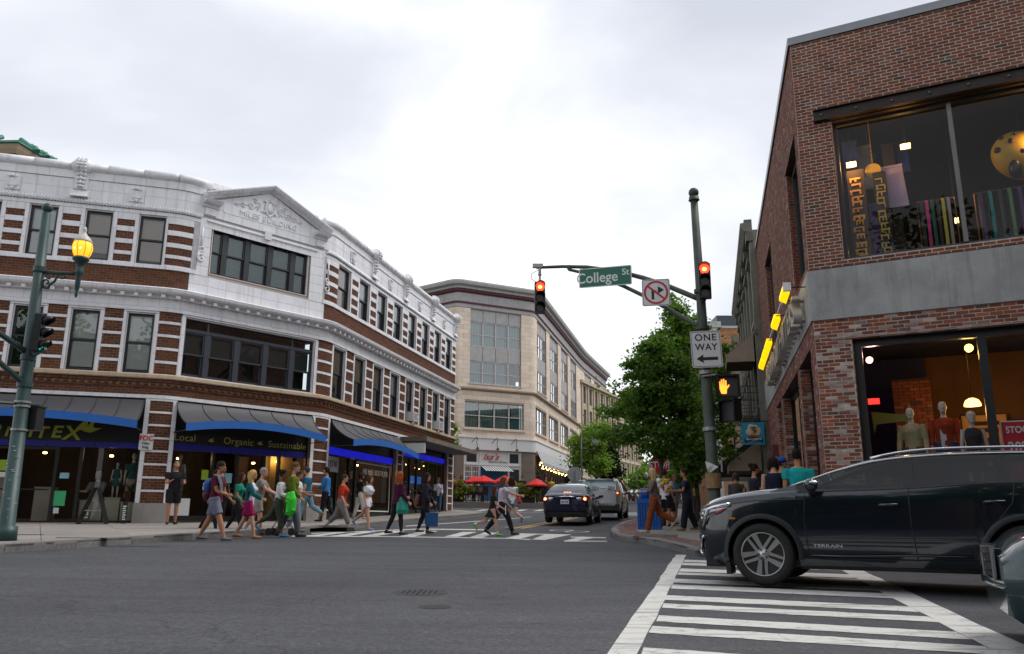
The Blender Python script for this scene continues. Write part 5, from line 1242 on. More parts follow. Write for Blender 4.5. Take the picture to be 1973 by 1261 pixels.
o=q.build('string_lights',M_BULB); tag(o,'strings of warm bulbs under the striped awning','lights',kind='stuff')
# ---------------------------------------------------------------- building with the green tiled eaves, behind on the left
gb=thing('tiled_roof_building','tan building with green tiled eaves rising behind the striped building at far left','building',(-27,41,1.5),0,offset=True)
FG0=Facade([(-45,40.6,0),(-26.9,40.0,0),(-26.9+sin(rad(10))*16,40+cos(rad(10))*16,0)],-18.1)
class _FG:
    def __call__(s,t,d,z): return FG0(t,d,z-.55)
    def extr(s,mb,a,b,prof): FG0.extr(mb,a,b,[(d,z-.55) for d,z in prof])
    def box(s,mb,a,b,d0,d1,z0,z1): FG0.box(mb,a,b,d0,d1,z0-.55,z1-.55)
FG=_FG()
M_GT=mat('green glazed tile',(.05,.20,.145),.55,var=.3,vs=3); M_TAN=mat('buff terracotta',(.32,.24,.155),.75,var=.12,vs=2)
q=MB(); FG.box(q,-18.1,16,-.5,-.9+.9,1,19.3); q.build('wall',M_TAN,gb)
for pr,nm in (([(0,19.3),(.3,19.35),(.3,19.6),(0,19.6)],'architrave'),([(0,20.3),(1.0,20.35),(1.1,20.6),(1.15,20.85),(0,20.9)],'cornice')): q=MB(); FG.extr(q,-18.1,16,pr); q.build(nm,M_TAN,gb)
for i in range(46): t=-18.7+i*.75; q=MB(); FG.box(q,t,t+.34,.02,.85,19.85,20.3); q.build('modillion',M_TAN,gb)
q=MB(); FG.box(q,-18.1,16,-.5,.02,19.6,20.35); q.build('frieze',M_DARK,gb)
for i in range(46):
    t=-18.6+i*.75; q=MB(); q.tube([FG(t,1.25,20.95),FG(t,.2,21.7)],.13,7); q.build('cover_tile',M_GT,gb); q=MB(); q.tube([FG(t,1.30,20.90),FG(t,1.12,21.12)],.19,8); q.build('antefix',M_GT,gb)
q=MB(); FG.extr(q,-18.1,16,[(-3,20.9),(1.22,20.88),(1.22,21.0),(-3,23.0)]); q.build('tile_bed',M_GT,gb)
# ---------------------------------------------------------------- grey building next to the brick store
gy=thing('grey_building','weathered grey green stone building with pilasters beside the brick store','building',FR(-18,0,1),0,offset=True)
M_GRN=mat('grey green stone',(.155,.15,.12),.8,var=.25,vs=2,bump=.2,streak=.35); M_GRN2=mat('grey green trim',(.10,.10,.085),.75,var=.2); M_PALE=mat('flaking pale wall',(.36,.30,.22),.85,var=.3,vs=2.5,streak=.5)
GA_,GB_=-29.0,-14.45
gw=[(-28.2+2.35*i,-27.1+2.35*i,z0,z1) for i in range(6) for z0,z1 in ((5.6,7.6),(8.9,11.3))]
q=MB(); FR.wall(q,GA_,GB_,1,12.45,-.3,.10,gw+[(-28,-15.4,1,4.2)]); q.build('wall',M_GRN,gy)
for t in (-14.75,-17.1,-19.45,-21.8,-24.1,-26.5,-28.7):
    q=MB(); FR.box(q,t-.24,t+.24,.10,.24,1.2,12.2); q.build('pilaster',M_GRN,gy); q=MB(); FR.box(q,t-.32,t+.32,.10,.36,12.0,12.35); FR.box(q,t-.28,t+.28,.10,.40,12.42,12.9); q.build('capital',M_GRN2,gy)
q=MB(); FR.extr(q,GA_,GB_,[(.1,12.35),(.38,12.40),(.55,12.62),(.55,12.75),(.1,12.8)]); q.build('cornice',M_GRN,gy)
for zz in (4.5,8.2): q=MB(); FR.extr(q,GA_,GB_,[(.1,zz),(.26,zz+.05),(.30,zz+.2),(.1,zz+.24)]); q.build('string_course',M_GRN2,gy)
for a,b,z0,z1 in gw:
    f=grid_window(FR,gy,a,b,z0,z1,1,.1,M_GRN2,M_GLD); q=MB(); FR.extr(q,a-.15,b+.15,[(.1,z1),(.32,z1+.1),(.34,z1+.22),(.1,z1+.3)]); q.build('hood',M_GRN2,f); q=MB(); FR.box(q,a-.1,b+.1,.1,.25,z0-.12,z0-.0); q.build('sill',M_PALE,f)
q=MB(); FR.box(q,-28,-15.4,-1.2,-1.1,1,4.2); q.build('shop_back',M_SHOPW,gy)
def wedge(F,a,b,d0,d1,zt,zb,drop,lab,m,under):
    t=thing('canvas_awning',lab,'awning',F((a+b)/2,0,zb),0,offset=True)
    q=MB(); F.extr(q,a,b,[(d0,zt),(d1,zb),(d1,zb-drop),(d1-.015,zb-drop),(d1-.015,zb-.02),(d0,zt-.02)]); q.build('canvas',m,t)
    for s in (a,b): q=MB(); q.prism([(d0,zt-.03),(d1-.02,zb-.03),(d1-.02,zb-drop),(d0,zb-drop)],lambda x,y,dd:F(s+dd,x,y),-.01,.01); q.build('side_panel',m,t)
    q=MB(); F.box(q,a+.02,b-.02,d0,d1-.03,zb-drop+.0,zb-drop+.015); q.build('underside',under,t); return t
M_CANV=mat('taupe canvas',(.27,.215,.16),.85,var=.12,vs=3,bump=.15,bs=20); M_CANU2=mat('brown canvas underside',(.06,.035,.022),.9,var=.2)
wedge(FR,-17.0,-14.9,.3,1.35,8.35,7.55,.30,'taupe canvas awning on an upper window of the grey building',M_CANV,M_CANU2)
wedge(FR,-17.6,-14.9,.3,1.5,4.25,3.35,.28,'taupe canvas awning over the entrance of the grey building',M_CANV,M_CANU2)
wedge(FR,-22.0,-18.0,.3,2.1,4.7,3.3,.3,'black canvas awning further along the grey building',M_BLACK,M_BLACK)
q=MB(); q.prism([(2.0,2.9),(2.65,2.9),(2.65,3.3),(2.0,3.3)],lambda x,y,dd:FR(-18.2+dd,x-.6,y),-.02,.02); t=thing('small_sign','small white sign with a red wedge below the black awning','sign',FR(-18.2,1.5,3),0,offset=True); q.build('board',M_WHITE,t)
q=MB(); q.prism([(2.35,3.02),(2.62,3.02),(2.62,3.22)],lambda x,y,dd:FR(-18.2+dd,x-.6,y),.021,.03); q.build('red_wedge',M_RED,t)
# fire escape: platform, rails, braces, ladder
fe=thing('fire_escape','dark iron fire escape balcony with ladder on the grey building','fire escape',FR(-17,.2,5),0,offset=True); M_IR=mat('painted iron',(.045,.042,.038),.6,var=.2)
q=MB()
for i in range(12): FR.box(q,-18.6,-15.0,.25+i*.085,.25+i*.085+.05,5.15,5.19)
q.build('platform_bars',M_IR,fe)
for dd in (.25,1.28): q=MB(); FR.box(q,-18.6,-15.0,dd-.02,dd+.02,5.02,5.15); q.build('edge_beam',M_IR,fe)
for zz in (5.45,5.75,6.05,6.3): q=MB(); q.tube([FR(-15.0,.25,zz),FR(-15.0,1.28,zz),FR(-18.6,1.28,zz),FR(-18.6,.25,zz)],.018,5); q.build('rail',M_IR,fe)
for i in range(9): q=MB(); p=FR(-15.0-i*.45,1.28,5.1); q.tube([p,(p[0],p[1],6.3)],.016,5); q.build('baluster',M_IR,fe)
for i in range(4): q=MB(); p=FR(-15.0,.3+i*.3,5.1); q.tube([p,(p[0],p[1],6.3)],.016,5); q.build('baluster',M_IR,fe)
for t in (-15.1,-18.5):
    q=MB(); q.bar(FR(t,1.25,5.05),FR(t,.2,4.0),.05); q.build('brace',M_GRN,fe); q=MB(); q.bar(FR(t,.3,5.05),FR(t,1.2,4.3),.04); q.build('brace',M_IR,fe)
a,b=Vector(FR(-18.8,.8,5.1)),Vector(FR(-21.5,.8,2.9))
for o in (-.3,.3): q=MB(); n=Vector(FR(-18,1,0))-Vector(FR(-18,0,0)); q.bar(a+n*o,b+n*o,.05,.12); q.build('stringer',M_IR,fe)
for i in range(10): p=a+(b-a)*(i+.5)/10; n=Vector(FR(-18,1,0))-Vector(FR(-18,0,0)); q=MB(); q.bar(p-n*.3,p+n*.3,.16,.02); q.build('tread',M_IR,fe)
# pale rough building beyond, and an orange brick end wall
pb=thing('pale_building','pale flaking wall building beyond the grey one','building',FR(-36,0,1.5),0,offset=True); q=MB(); FR.wall(q,-46,-29.05,1,11.2,-.3,.3,[(-44+3*i,-42.8+3*i,z,z+1.9) for i in range(5) for z in (5.6,8.6)]); q.build('wall',M_PALE,pb)
for i in range(12): q=MB(); t=-45.5+i*1.45; FR.box(q,t-.13,t+.13,.3,.46,1.5,11.0); q.build('pilaster',M_PALE,pb)
q=MB(); FR.extr(q,-46,-29.05,[(.3,11.0),(.6,11.1),(.7,11.4),(.3,11.5)]); q.build('cornice',M_PALE,pb); q=MB(); FR.box(q,-46,-29.05,-.9,-.8,5,11); q.build('room_back',M_DARK,pb)
ob=thing('orange_brick_building','orange brick end wall with a white cornice seen above the one way sign','building',(17.5,64,3),0,offset=True); M_OB=mat('orange brick',(.42,.20,.085),.85,var=.2,vs=5,bump=.3,island=.2)
q=MB(); q.box((15.6,64,2.5),(24,74,16.5)); q.build('wall',mat('orange brick mortar',(.36,.20,.11),.9,var=.2),ob)
q=MB()
for i in range(90):
    for j in range(10): o=(i%2)*.15; q.box((16.7+j*.30-o,63.97,7.6+i*.1),(16.7+j*.30-o+.28,64.0,7.6+i*.1+.088))
q.build('bricks',M_OB,ob,'stuff')
q=MB(); q.box((15.2,63.6,16.5),(17.0,74,17.0)); q.box((15.4,63.7,16.2),(16.8,74,16.5)); q.box((15.5,63.85,2.5),(16.6,64.0,16.2)); q.build('white_cornice',M_CORN,ob); q=MB(); q.box((16.8,63.9,16.5),(24,74,16.7)); q.build('coping',M_CORN,ob)
q=MB(); q.box((17.3,66,16.7),(19.2,69,18.1)); q.build('roof_plant',M_FRAMEB,ob)
# cream apartment block at the end of the street
fb=thing('cream_apartment_block','cream apartment block with rows of narrow windows at the far end of the street','building',(13,100,4),0,offset=True)
FF=Facade([(7.0,82,0),(16.6,103,0),(26,104,0)],-23.1); M_CREAMW=mat('cream render',(.46,.38,.27),.8,var=.1,vs=2)
hw=[(-22+1.9*i,-21.2+1.9*i,z,z+1.75) for i in range(11) for z in (5.9,8.2,10.6,13)]
q=MB(); FF.wall(q,-23.1,0,2,14.9,-.3,0,hw); q.build('wall',M_CREAMW,fb); q=MB(); FF.extr(q,-23.1,0,[(0,14.9),(.3,15.0),(.3,15.3),(-.5,15.3)]); q.build('cornice',M_CREAMW,fb)
for z in (5.4,7.9,10.3): q=MB(); FF.box(q,-23.1,0,0,.1,z-.1,z+.1); q.build('string_course',mat('pale band',(.52,.47,.38),.8),fb)
for a,b,z0,z1 in hw: q=MB(); q.quad(FF(a,-.12,z0),FF(b,-.12,z0),FF(b,-.12,z1),FF(a,-.12,z1)); q.build('window_pane',M_FRAMEB,fb)
for i in range(12): q=MB(); t=-22.6+1.9*i; FF.box(q,t-.12,t+.12,0,.12,5.6,14.9); q.build('pilaster',M_CREAMW,fb)
for i in range(5): q=MB(); FF.box(q,-21+4.2*i,-18.2+4.2*i,.0,.06,3.2,5.1); q.build('shop_window',mat('grey shop front',(.14,.14,.14),.6),fb)
# unseen buildings added behind the viewer to block sky light and darken reflections
for nm,x0,x1,y0,y1,h_,c,lab in (('brick_sky_blocker',-26,-8,-22,-12,12,(.14,.07,.05),'plain brick block added behind the viewer on the left to block sky light'),('stone_sky_blocker',-6,16,-26,-17,13,(.20,.18,.16),'grey stone block added behind the viewer to block sky light'),('plaster_sky_blocker',22,40,-20,-6,11,(.22,.17,.13),'plaster block added behind the viewer on the right to block sky light')):
    t=thing(nm,lab,'building',((x0+x1)/2,(y0+y1)/2,0),0,offset=True); q=MB(); q.box((x0,y0,-.5),(x1,y1,h_)); q.build('wall',mat(nm,c,.85,var=.2,vs=1),t); q=MB(); q.box((x0-.3,y0-.3,h_),(x1+.3,y1+.3,h_+.5)); q.build('cornice',M_CORN,t)
    n=int((x1-x0)/2.4)
    for z in (4.4,7.8):
        for i in range(n): q=MB(); q.box((x0+.8+i*2.4,y1-.05,z),(x0+1.9+i*2.4,y1+.03,z+1.9)); q.build('window',M_FRAME,t)
    q=MB(); q.box((x0+.5,y1-.05,.3),(x1-.5,y1+.04,3.4)); q.build('shop_front',M_FRAME,t)
# ---------------------------------------------------------------- trees
def leaf_mat(name,c1,c2,c3):
    m=bpy.data.materials.new(name); m.use_nodes=True; t=m.node_tree; t.nodes.clear(); L=t.links.new; n=t.nodes.new
    o=n('ShaderNodeOutputMaterial'); d=n('ShaderNodeBsdfPrincipled'); tr=n('ShaderNodeBsdfTranslucent'); mx=n('ShaderNodeMixShader'); mx.inputs[0].default_value=.38
    d.inputs['Roughness'].default_value=.5; d.inputs['Specular IOR Level'].default_value=.3
    ge=n('ShaderNodeNewGeometry'); cr=n('ShaderNodeValToRGB'); e=cr.color_ramp.elements; e[0].color=(*c1,1); e[1].color=(*c3,1); e.new(.55).color=(*c2,1)
    tc=n('ShaderNodeTexCoord'); nz=n('ShaderNodeTexNoise'); nz.inputs['Scale'].default_value=.9; L(tc.outputs['Object'],nz.inputs[0])
    a=n('ShaderNodeMath'); a.operation='MULTIPLY_ADD'; a.inputs[1].default_value=.55; L(ge.outputs['Random Per Island'],a.inputs[0])
    b=n('ShaderNodeMath'); b.operation='MULTIPLY_ADD'; b.inputs[1].default_value=1.2; b.inputs[2].default_value=-.35; L(nz.outputs[0],b.inputs[0]); L(b.outputs[0],a.inputs[2]); L(a.outputs[0],cr.inputs[0])
    L(cr.outputs[0],d.inputs['Base Color']); sc=n('ShaderNodeVectorMath'); sc.operation='MULTIPLY'; sc.inputs[1].default_value=(1.5,1.6,.7); L(cr.outputs[0],sc.inputs[0]); L(sc.outputs[0],tr.inputs[0])
    L(d.outputs[0],mx.inputs[1]); L(tr.outputs[0],mx.inputs[2]); L(mx.outputs[0],o.inputs[0]); return m
M_LEAFD=leaf_mat('dark maple leaf',(.030,.068,.012),(.068,.15,.022),(.15,.26,.04)); M_LEAFL=leaf_mat('bright maple leaf',(.05,.115,.015),(.12,.235,.03),(.22,.34,.055)); M_LEAFY=leaf_mat('fresh green leaf',(.08,.15,.02),(.17,.28,.045),(.28,.38,.08))
M_LEAFX=leaf_mat('deep evergreen leaf',(.008,.020,.007),(.014,.034,.010),(.03,.06,.014))
M_BARK=mat('grey brown bark',(.075,.06,.05),.9,var=.3,vs=10,bump=.5,bs=25)
def leaves(cl,n,size,m,name,parent,seed,droop=.3,cs=.32,up=0.):
    """cl: list of (cx,cy,cz,rx,ry,rz,weight)"""
    R=np.random.RandomState(seed); w=np.array([c[6] for c in cl],float); w/=w.sum(); cen=[];
    k=max(30,n//85)
    idx=R.choice(len(cl),k,p=w); dirs=R.normal(size=(k,3)); dirs/=np.linalg.norm(dirs,axis=1)[:,None]; rad_=R.uniform(.35,1.02,k)**.55
    cc=np.array([cl[i][:3] for i in idx])+dirs*rad_[:,None]*np.array([cl[i][3:6] for i in idx])
    wt=R.uniform(.3,1.7,k); wt/=wt.sum(); ci=R.choice(k,n,p=wt); csz=R.uniform(.6,1.4,k)*cs
    off=R.normal(size=(n,3))*csz[ci][:,None]*np.array([1,1,.55]); P_=cc[ci]+off; P_[:,2]-=droop*np.abs(off[:,0]*.3)
    a=R.normal(size=(n,3)); a[:,2]*=.55; a/=np.linalg.norm(a,axis=1)[:,None]; b=R.normal(size=(n,3)); b-=a*np.sum(a*b,axis=1)[:,None]; b/=np.linalg.norm(b,axis=1)[:,None]
    s=size*R.uniform(.6,1.35,n)[:,None]; A=a*s; B=b*s*.36
    V=np.empty((n,4,3)); V[:,0]=P_-A*.5; V[:,1]=P_+B; V[:,2]=P_+A*.5; V[:,3]=P_-B
    loc=np.array(WORLD_T.get(parent.name,(0,0,0))); V-=loc
    me=bpy.data.meshes.new(name); me.vertices.add(4*n); me.vertices.foreach_set('co',V.reshape(-1).astype(np.float32)); me.loops.add(4*n); me.loops.foreach_set('vertex_index',np.arange(4*n,dtype=np.int32))
    me.polygons.add(n); me.polygons.foreach_set('loop_start',np.arange(0,4*n,4,dtype=np.int32)); me.update(calc_edges=True); me.materials.append(m)
    o=bpy.data.objects.new(name,me); COL.objects.link(o); o.parent=parent; return cc
def tree(base,trunk_h,trunk_r,cl,n,size,m,lab,seed,lean=(0,0),cs=.32,group='street trees',limbs=7):
    b=Vector(base); t=thing('street_tree',lab,'tree',b,0,group,offset=True); R=random.Random(seed)
    q=MB(); q.smooth=True; top=b+Vector((lean[0],lean[1],trunk_h)); q.tube([b+Vector((0,0,-.1)),b.lerp(top,.3)+Vector((.03,0,0)),b.lerp(top,.7),top],[trunk_r*1.25,trunk_r,trunk_r*.85,trunk_r*.7],9)
    for i in range(limbs):
        c=cl[i%len(cl)]; e=Vector(c[:3])+Vector((R.uniform(-.6,.6)*c[3],R.uniform(-.6,.6)*c[4],R.uniform(-.3,.7)*c[5])); st=b.lerp(top,R.uniform(.7,1.)); md=st.lerp(e,.5)+Vector((0,0,.25))
        q.tube([st,md,e],[trunk_r*.5,trunk_r*.28,.015],6)
        for j in range(3): f=md.lerp(e,R.uniform(0,1)); q.tube([f,f+Vector((R.uniform(-1,1)*c[3]*.5,R.uniform(-1,1)*c[4]*.5,R.uniform(-.1,.5)*c[5]))],[.025,.008],4)
    q.build('trunk',M_BARK,t); leaves(cl,n,size,m,'crown',t,seed,cs=cs); return t
def pc(px,py,Y,rpx,rpz,w=1.,dy=None):   # crown lobe centred on a picture point at distance Y, radii in picture pixels there
    p=at(px,py,Y); k=Y/1550*1.03; return (p.x,p.y,p.z,rpx*k,(dy or rpx)*k,rpz*k,w)
def onw(px,Y,off=.15):
    p=at(px,1000,Y); return (p.x,p.y,g(p.x,p.y)+off)
tree(onw(1277,27),2.3,.085,[pc(1275,750,27,40,36,1.1),pc(1245,780,27,30,40,.8),pc(1312,780,27,34,60),pc(1270,850,27,46,30,.9),pc(1290,700,27,30,26,.55),pc(1228,715,27,20,24,.28),pc(1240,670,27,11,24,.1),pc(1262,672,27,12,24,.14),pc(1330,860,27,32,55,.6),pc(1212,830,27,20,16,.22)],17000,.13,M_LEAFD,'dark green maple with its trunk in front of the stop sign',11,cs=.17)
tree(onw(1330,35),3.0,.13,[pc(1280,668,35,24,30,.7),pc(1304,610,35,18,22,.28),pc(1328,640,35,30,38,.7),pc(1240,705,35,14,26,.35),pc(1218,775,35,20,22,.45),pc(1200,838,35,28,10,.35),pc(1345,740,35,42,70,1.1),pc(1385,700,35,24,40,.45),pc(1170,792,35,20,9,.14),pc(1155,842,35,20,10,.16),pc(1250,800,35,50,54,.7),pc(1288,580,35,8,12,.05),pc(1180,745,35,10,8,.06)],25000,.155,M_LEAFL,'tall bright green maple rising behind the dark one',12,cs=.24,limbs=12)
tree(onw(1345,31),2.2,.09,[pc(1330,880,31,38,42,1.1),pc(1345,800,31,33,60),pc(1308,930,31,36,18,.5),pc(1395,760,31,18,34,.45),pc(1398,840,31,16,42,.35)],13000,.13,M_LEAFL,'leafy green tree right behind the green signal pole',13,cs=.19)
tree(onw(1150,56,.0),2.8,.09,[pc(1140,850,56,18,26,1.2),pc(1122,880,56,14,20),pc(1150,892,56,24,20),pc(1160,830,56,10,20,.5),pc(1108,852,56,6,10,.2)],11000,.17,M_LEAFY,'pale green young tree in front of the tan stone building',14,cs=.3)
tree(onw(1172,66,.0),1.5,.1,[pc(1172,895,66,15,26,1),pc(1172,868,66,9,16,.6),pc(1174,912,66,16,14,.8)],4000,.25,M_LEAFX,'narrow dark evergreen at the kerb beyond the pale tree',15,cs=.35)
tree(onw(1242,92,.0),3,.12,[pc(1236,935,92,16,20),pc(1250,925,92,14,18)],2500,.4,M_LEAFL,'small bright tree under the cream apartment block',16,cs=.7)
tree((16.2,105,4.3),3,.15,[(16.0,105,7,3.2,3,3,1),(19,104,6.2,2.5,2.5,2.5,.7)],3000,.5,M_LEAFD,'dark tree closing the far end of the street',17,cs=.9)
for i,(x,y,h_,lab) in enumerate(((-3.5,-9,17,'broad tree behind the viewer on the left'),(4.5,-9,18,'broad tree behind the viewer near the middle'),(13.5,-7,15,'broad tree behind the viewer on the right'),(-11.5,-9,15,'broad tree behind the viewer at far left'))):
    tree((x,y,g(x,y)),4.2,.25,[(x,y,h_*.55,3.2,3.2,4.2,1.4),(x+1.8,y+.5,h_*.72,2.2,2.2,2.6,.8),(x-1.9,y,h_*.68,2.1,2.1,2.6,.8),(x,y,h_*.88,1.9,1.9,2.2,.6)],7500,.36,M_LEAFD,lab,30+i,cs=.6,group='trees behind the viewer')
# climbing plant on the end corner of the striped building
t=thing('climbing_plant','small leafy plant growing at the far corner of the striped building','plant',FL(15.1,.1,4.8),0,offset=True); q=MB(); q.tube([FL(15.12,.05,4.7),FL(15.2,.2,5.4),FL(15.1,.15,6.2)],[.02,.015,.006],5); q.build('stem',M_BARK,t)
c=FL(15.2,.25,5.3); leaves([(c[0],c[1],c[2]-.2,.28,.3,.45,1),(c[0],c[1],c[2]+.55,.16,.2,.4,.6)],420,.16,M_LEAFY,'leaves',t,21,cs=.1)
# ---------------------------------------------------------------- signal poles, signs
def patina():
    m=mat('dark green pole paint',(.018,.052,.050),.45,var=.3,vs=3,bump=.1); return m
M_POLE=patina(); M_POLE2=mat('weathered green pole paint',(.045,.062,.045),.6,var=.55,vs=2.2,bump=.2,streak=.4); M_SIGB=mat('black signal housing',(.010,.010,.011),.4,var=.1); M_LENS=mat('dark signal lens',(.018,.015,.014),.25)
M_LR=emit('red signal light',(1,.04,.015),2.6); M_LRI=emit('red signal core',(1,.22,.05),5); M_LG=emit('green signal light',(.02,.50,.34),.45); M_ALU=mat('galvanised metal',(.32,.33,.33),.45,metal=.5,var=.15)
M_SGREEN=mat('sign green sheeting',(.004,.135,.085),.45,var=.04); M_SWHITE=mat('sign white sheeting',(.68,.69,.70),.5,var=.03); M_SRED=mat('sign red sheeting',(.50,.018,.028),.5,var=.05); M_SBLK=mat('sign black',(.012,.012,.014),.5)
def signal(loc,rz,lab,lit,group='traffic signals',sub=1.,green=False):
    t=thing('traffic_signal',lab,'traffic signal',loc,rz,group)   # faces local -Y, origin at the top
    for i in range(3):
        zc=-.19-i*.355; q=MB(); q.box((-.17,-.09,zc-.175),(.17,.11,zc+.175)); s=q.build('housing',M_SIGB,t)
        q=MB(); q.prism([(.145*cos(2*pi*k/24),zc+.145*sin(2*pi*k/24)) for k in range(24)],lambda a,b,d:(a,d,b),-.105,-.09); on=(lit==i); q.build('lens',(M_LG if green else M_LR) if on else M_LENS,t)
        if on and not green: q=MB(); q.prism([(.07*cos(2*pi*k/16),zc-.01+.06*sin(2*pi*k/16)) for k in range(16)],lambda a,b,d:(a,d,b),-.112,-.105); q.build('lamp_core',M_LRI,t)
        q=MB(); q.smooth=True; vs=[]   # tunnel visor, open below
        for k in range(17):
            a=rad(-40)+rad(260)*k/16; ln=.26 if 3<k<13 else .26-.05*min(4,abs(8-k)-4 if abs(8-k)>4 else 0)
            for r,y in ((.158,-.09),(.158,-.09-ln),(.150,-.09-ln),(.150,-.09)): vs.append((r*cos(a),y,zc+r*sin(a)))
        q.add(vs,[(4*k+j,4*k+(j+1)%4,4*k+4+(j+1)%4,4*k+4+j) for k in range(16) for j in range(4)]); q.build('visor',M_SIGB,t)
    t.scale=(sub,sub,sub); return t
def sway(a,b): d=Vector(b)-Vector(a); return math.atan2(d.y,d.x)
# --- right pole with mast arm
pb_=at(1378,985,20); pt=at(1336,370,20); pz=g(pb_.x,pb_.y)+.15
rp=thing('signal_pole','weathered green signal pole with ball finial and mast arm on the right corner','pole',(pb_.x,pb_.y,pz),0,offset=True)
bot=Vector((pb_.x+.02,pb_.y,pz)); q=MB(); q.smooth=True; q.tube([bot,bot.lerp(pt,.03),bot.lerp(pt,.031),bot.lerp(pt,.5),bot.lerp(pt,.97)],[.21,.19,.15,.128,.095],20); q.build('shaft',M_POLE2,rp)
tp=bot.lerp(pt,.97); q=MB(); q.smooth=True; q.tube([tp,tp+Vector((0,0,.03)),tp+Vector((0,0,.031)),tp+Vector((0,0,.12)),tp+Vector((0,0,.121))],[.12,.15,.13,.13,.05],18); q.ball(tp+Vector((0,0,.24)),.135,16,10); q.build('finial',M_POLE2,rp)
for px,py,r in ((1346,560,.165),(1352,634,.17),(1364,716,.175),(1368,828,.18)):
    c=at(px,py,20); f=min(range(100),key=lambda k:abs(bot.lerp(pt,k/100).z-c.z))/100; c=bot.lerp(pt,f); q=MB(); q.tube([c-Vector((0,0,.045)),c+Vector((0,0,.045))],r*.98,18); q.build('clamp_band',M_ALU if py>700 else M_POLE2,rp)
def pole_pt(py):
    return min((bot.lerp(pt,k/400) for k in range(401)),key=lambda v:abs(pxof(v)[1]-py))
aE=at(1040,516,23.6); a0=pole_pt(578); 
up_=[(1336,572,20.1),(1290,553,20.7),(1240,536,21.4),(1190,523,22.1),(1130,515,22.8),(1085,514,23.2),(1034,516,23.7)]
q=MB(); q.smooth=True; q.tube([a0]+[at(*p) for p in up_],[.075,.072,.07,.066,.06,.055,.05,.045],10); q.build('upper_arm',M_POLE2,rp)
lo_=[(1340,626,20.1),(1300,603,20.6),(1250,575,21.2),(1200,551,21.9),(1150,532,22.5),(1096,520,23.1)]
q=MB(); q.smooth=True; q.tube([pole_pt(632)]+[at(*p) for p in lo_],[.065,.062,.06,.057,.055,.05,.045],10); q.build('lower_arm',M_POLE2,rp)
q=MB(); q.bar(at(1096,520,23.1),at(1100,513,23.1),.12); q.build('arm_clamp',M_POLE2,rp)
# end of the arm: hanger and hanging signal
q=MB(); c=at(1040,514,23.6); q.box((c.x-.22,c.y-.06,c.z-.04),(c.x+.1,c.y+.06,c.z+.08)); e=at(1040,545,23.6); q.tube([c,c.lerp(e,.4)],.045,8); q.ball(c.lerp(e,.5),.06,8,6); q.tube([c.lerp(e,.5),e],.035,8); q.tube([at(1038,520,23.6),at(1024,528,23.6),at(1024,538,23.6),at(1033,544,23.6)],.012,5); q.build('signal_hanger',M_ALU,rp)
fz=rad(-4)
signal(tuple(e+Vector((0,0,.02))),fz+rad(8),'traffic signal showing red, hung at the far left end of the mast arm',0,sub=.92)
s2=pole_pt(516); signal((s2.x+.06,s2.y-.32,s2.z),fz-rad(6),'traffic signal showing red on the right signal pole itself',0,sub=.86)
q=MB(); 
for dz in (-.15,-.95): q.tube([(s2.x,s2.y,s2.z+dz),(s2.x+.06,s2.y-.28,s2.z+dz)],.03,6)
q.build('signal_bracket',M_SIGB,rp,'stuff')
# flat sign helper: a plate in its own plane, built at given corners
def plate(name,lab,c,w,h_,rz,m,mb,tilt=0.,r=.04,bord=.022,inset=.02,cat='sign'):
    t=thing(name,lab,cat,c,rz); t.rotation_euler=(0,tilt,rz)
    def rr(w,h_,r):
        o=[]
        for cx,cz,a0 in ((w/2-r,h_/2-r,0),(-w/2+r,h_/2-r,90),(-w/2+r,-h_/2+r,180),(w/2-r,-h_/2+r,270)):
            for k in range(5): a=rad(a0+k*22.5); o.append((cx+r*cos(a),cz+r*sin(a)))
        return o
    q=MB(); q.prism(rr(w,h_,r),lambda a,b,d:(a,d,b),-.004,.0); q.build('plate',m,t)
    if mb:
        a=rr(w-2*inset,h_-2*inset,r); b=rr(w-2*inset-2*bord,h_-2*inset-2*bord,max(.01,r-bord)); n=len(a); q=MB(); q.add([(x,-.006,z) for x,z in a]+[(x,-.006,z) for x,z in b],[(i,(i+1)%n,n+(i+1)%n,n+i) for i in range(n)]); q.build('border',mb,t)
    q=MB(); q.box((-w*.42,.0,h_*.2),(w*.42,.025,h_*.2+.03)); q.build('back_rail',M_ALU,t)
    return t
def stext(t,body,size,x,z,m,sx=1.,sp=1.,bold=.004,align='CENTER'): 
    return text(body,size,'lettering',m,(x,-.006,z),pi/2,0,t,depth=.002,sx=sx,spacing=sp,bold=bold,align=align)
c=at(1166,533.5,21.75); w=1.50
cs_=plate('street_sign','green street name sign reading College St on the mast arm',tuple(c),w,.57,rad(-17),M_SGREEN,M_SWHITE,r=.04,bord=.025,inset=.0)
stext(cs_,'College',.42,-w*.155,-.02,M_SWHITE,sx=.92,bold=.006); stext(cs_,'St',.26,w*.385,.09,M_SWHITE,bold=.004)
c=at(1264,564,20.55)
nt_=plate('no_right_turn_sign','white square no right turn sign with red circle on the mast arm',tuple(c),.73,.73,rad(-10),M_SWHITE,M_SBLK,r=.045,bord=.012,inset=.015)
q=MB(); k=40; vs=[]
for j in range(k):
    a=2*pi*j/k; vs+= [(.32*cos(a),-.008,.32*sin(a)),(.265*cos(a),-.008,.265*sin(a))]
q.add(vs,[(2*j,(2*j+2)%(2*k),(2*j+3)%(2*k),2*j+1) for j in range(k)]); a=rad(-40); q.add([(-.29*cos(a)+.026*sin(a),-.010,-.29*sin(a)-.026*cos(a)),(.29*cos(a)+.026*sin(a),-.010,.29*sin(a)-.026*cos(a)),(.29*cos(a)-.026*sin(a),-.010,.29*sin(a)+.026*cos(a)),(-.29*cos(a)-.026*sin(a),-.010,-.29*sin(a)+.026*cos(a))],[(0,1,2,3)]); q.build('red_ring',M_SRED,nt_)
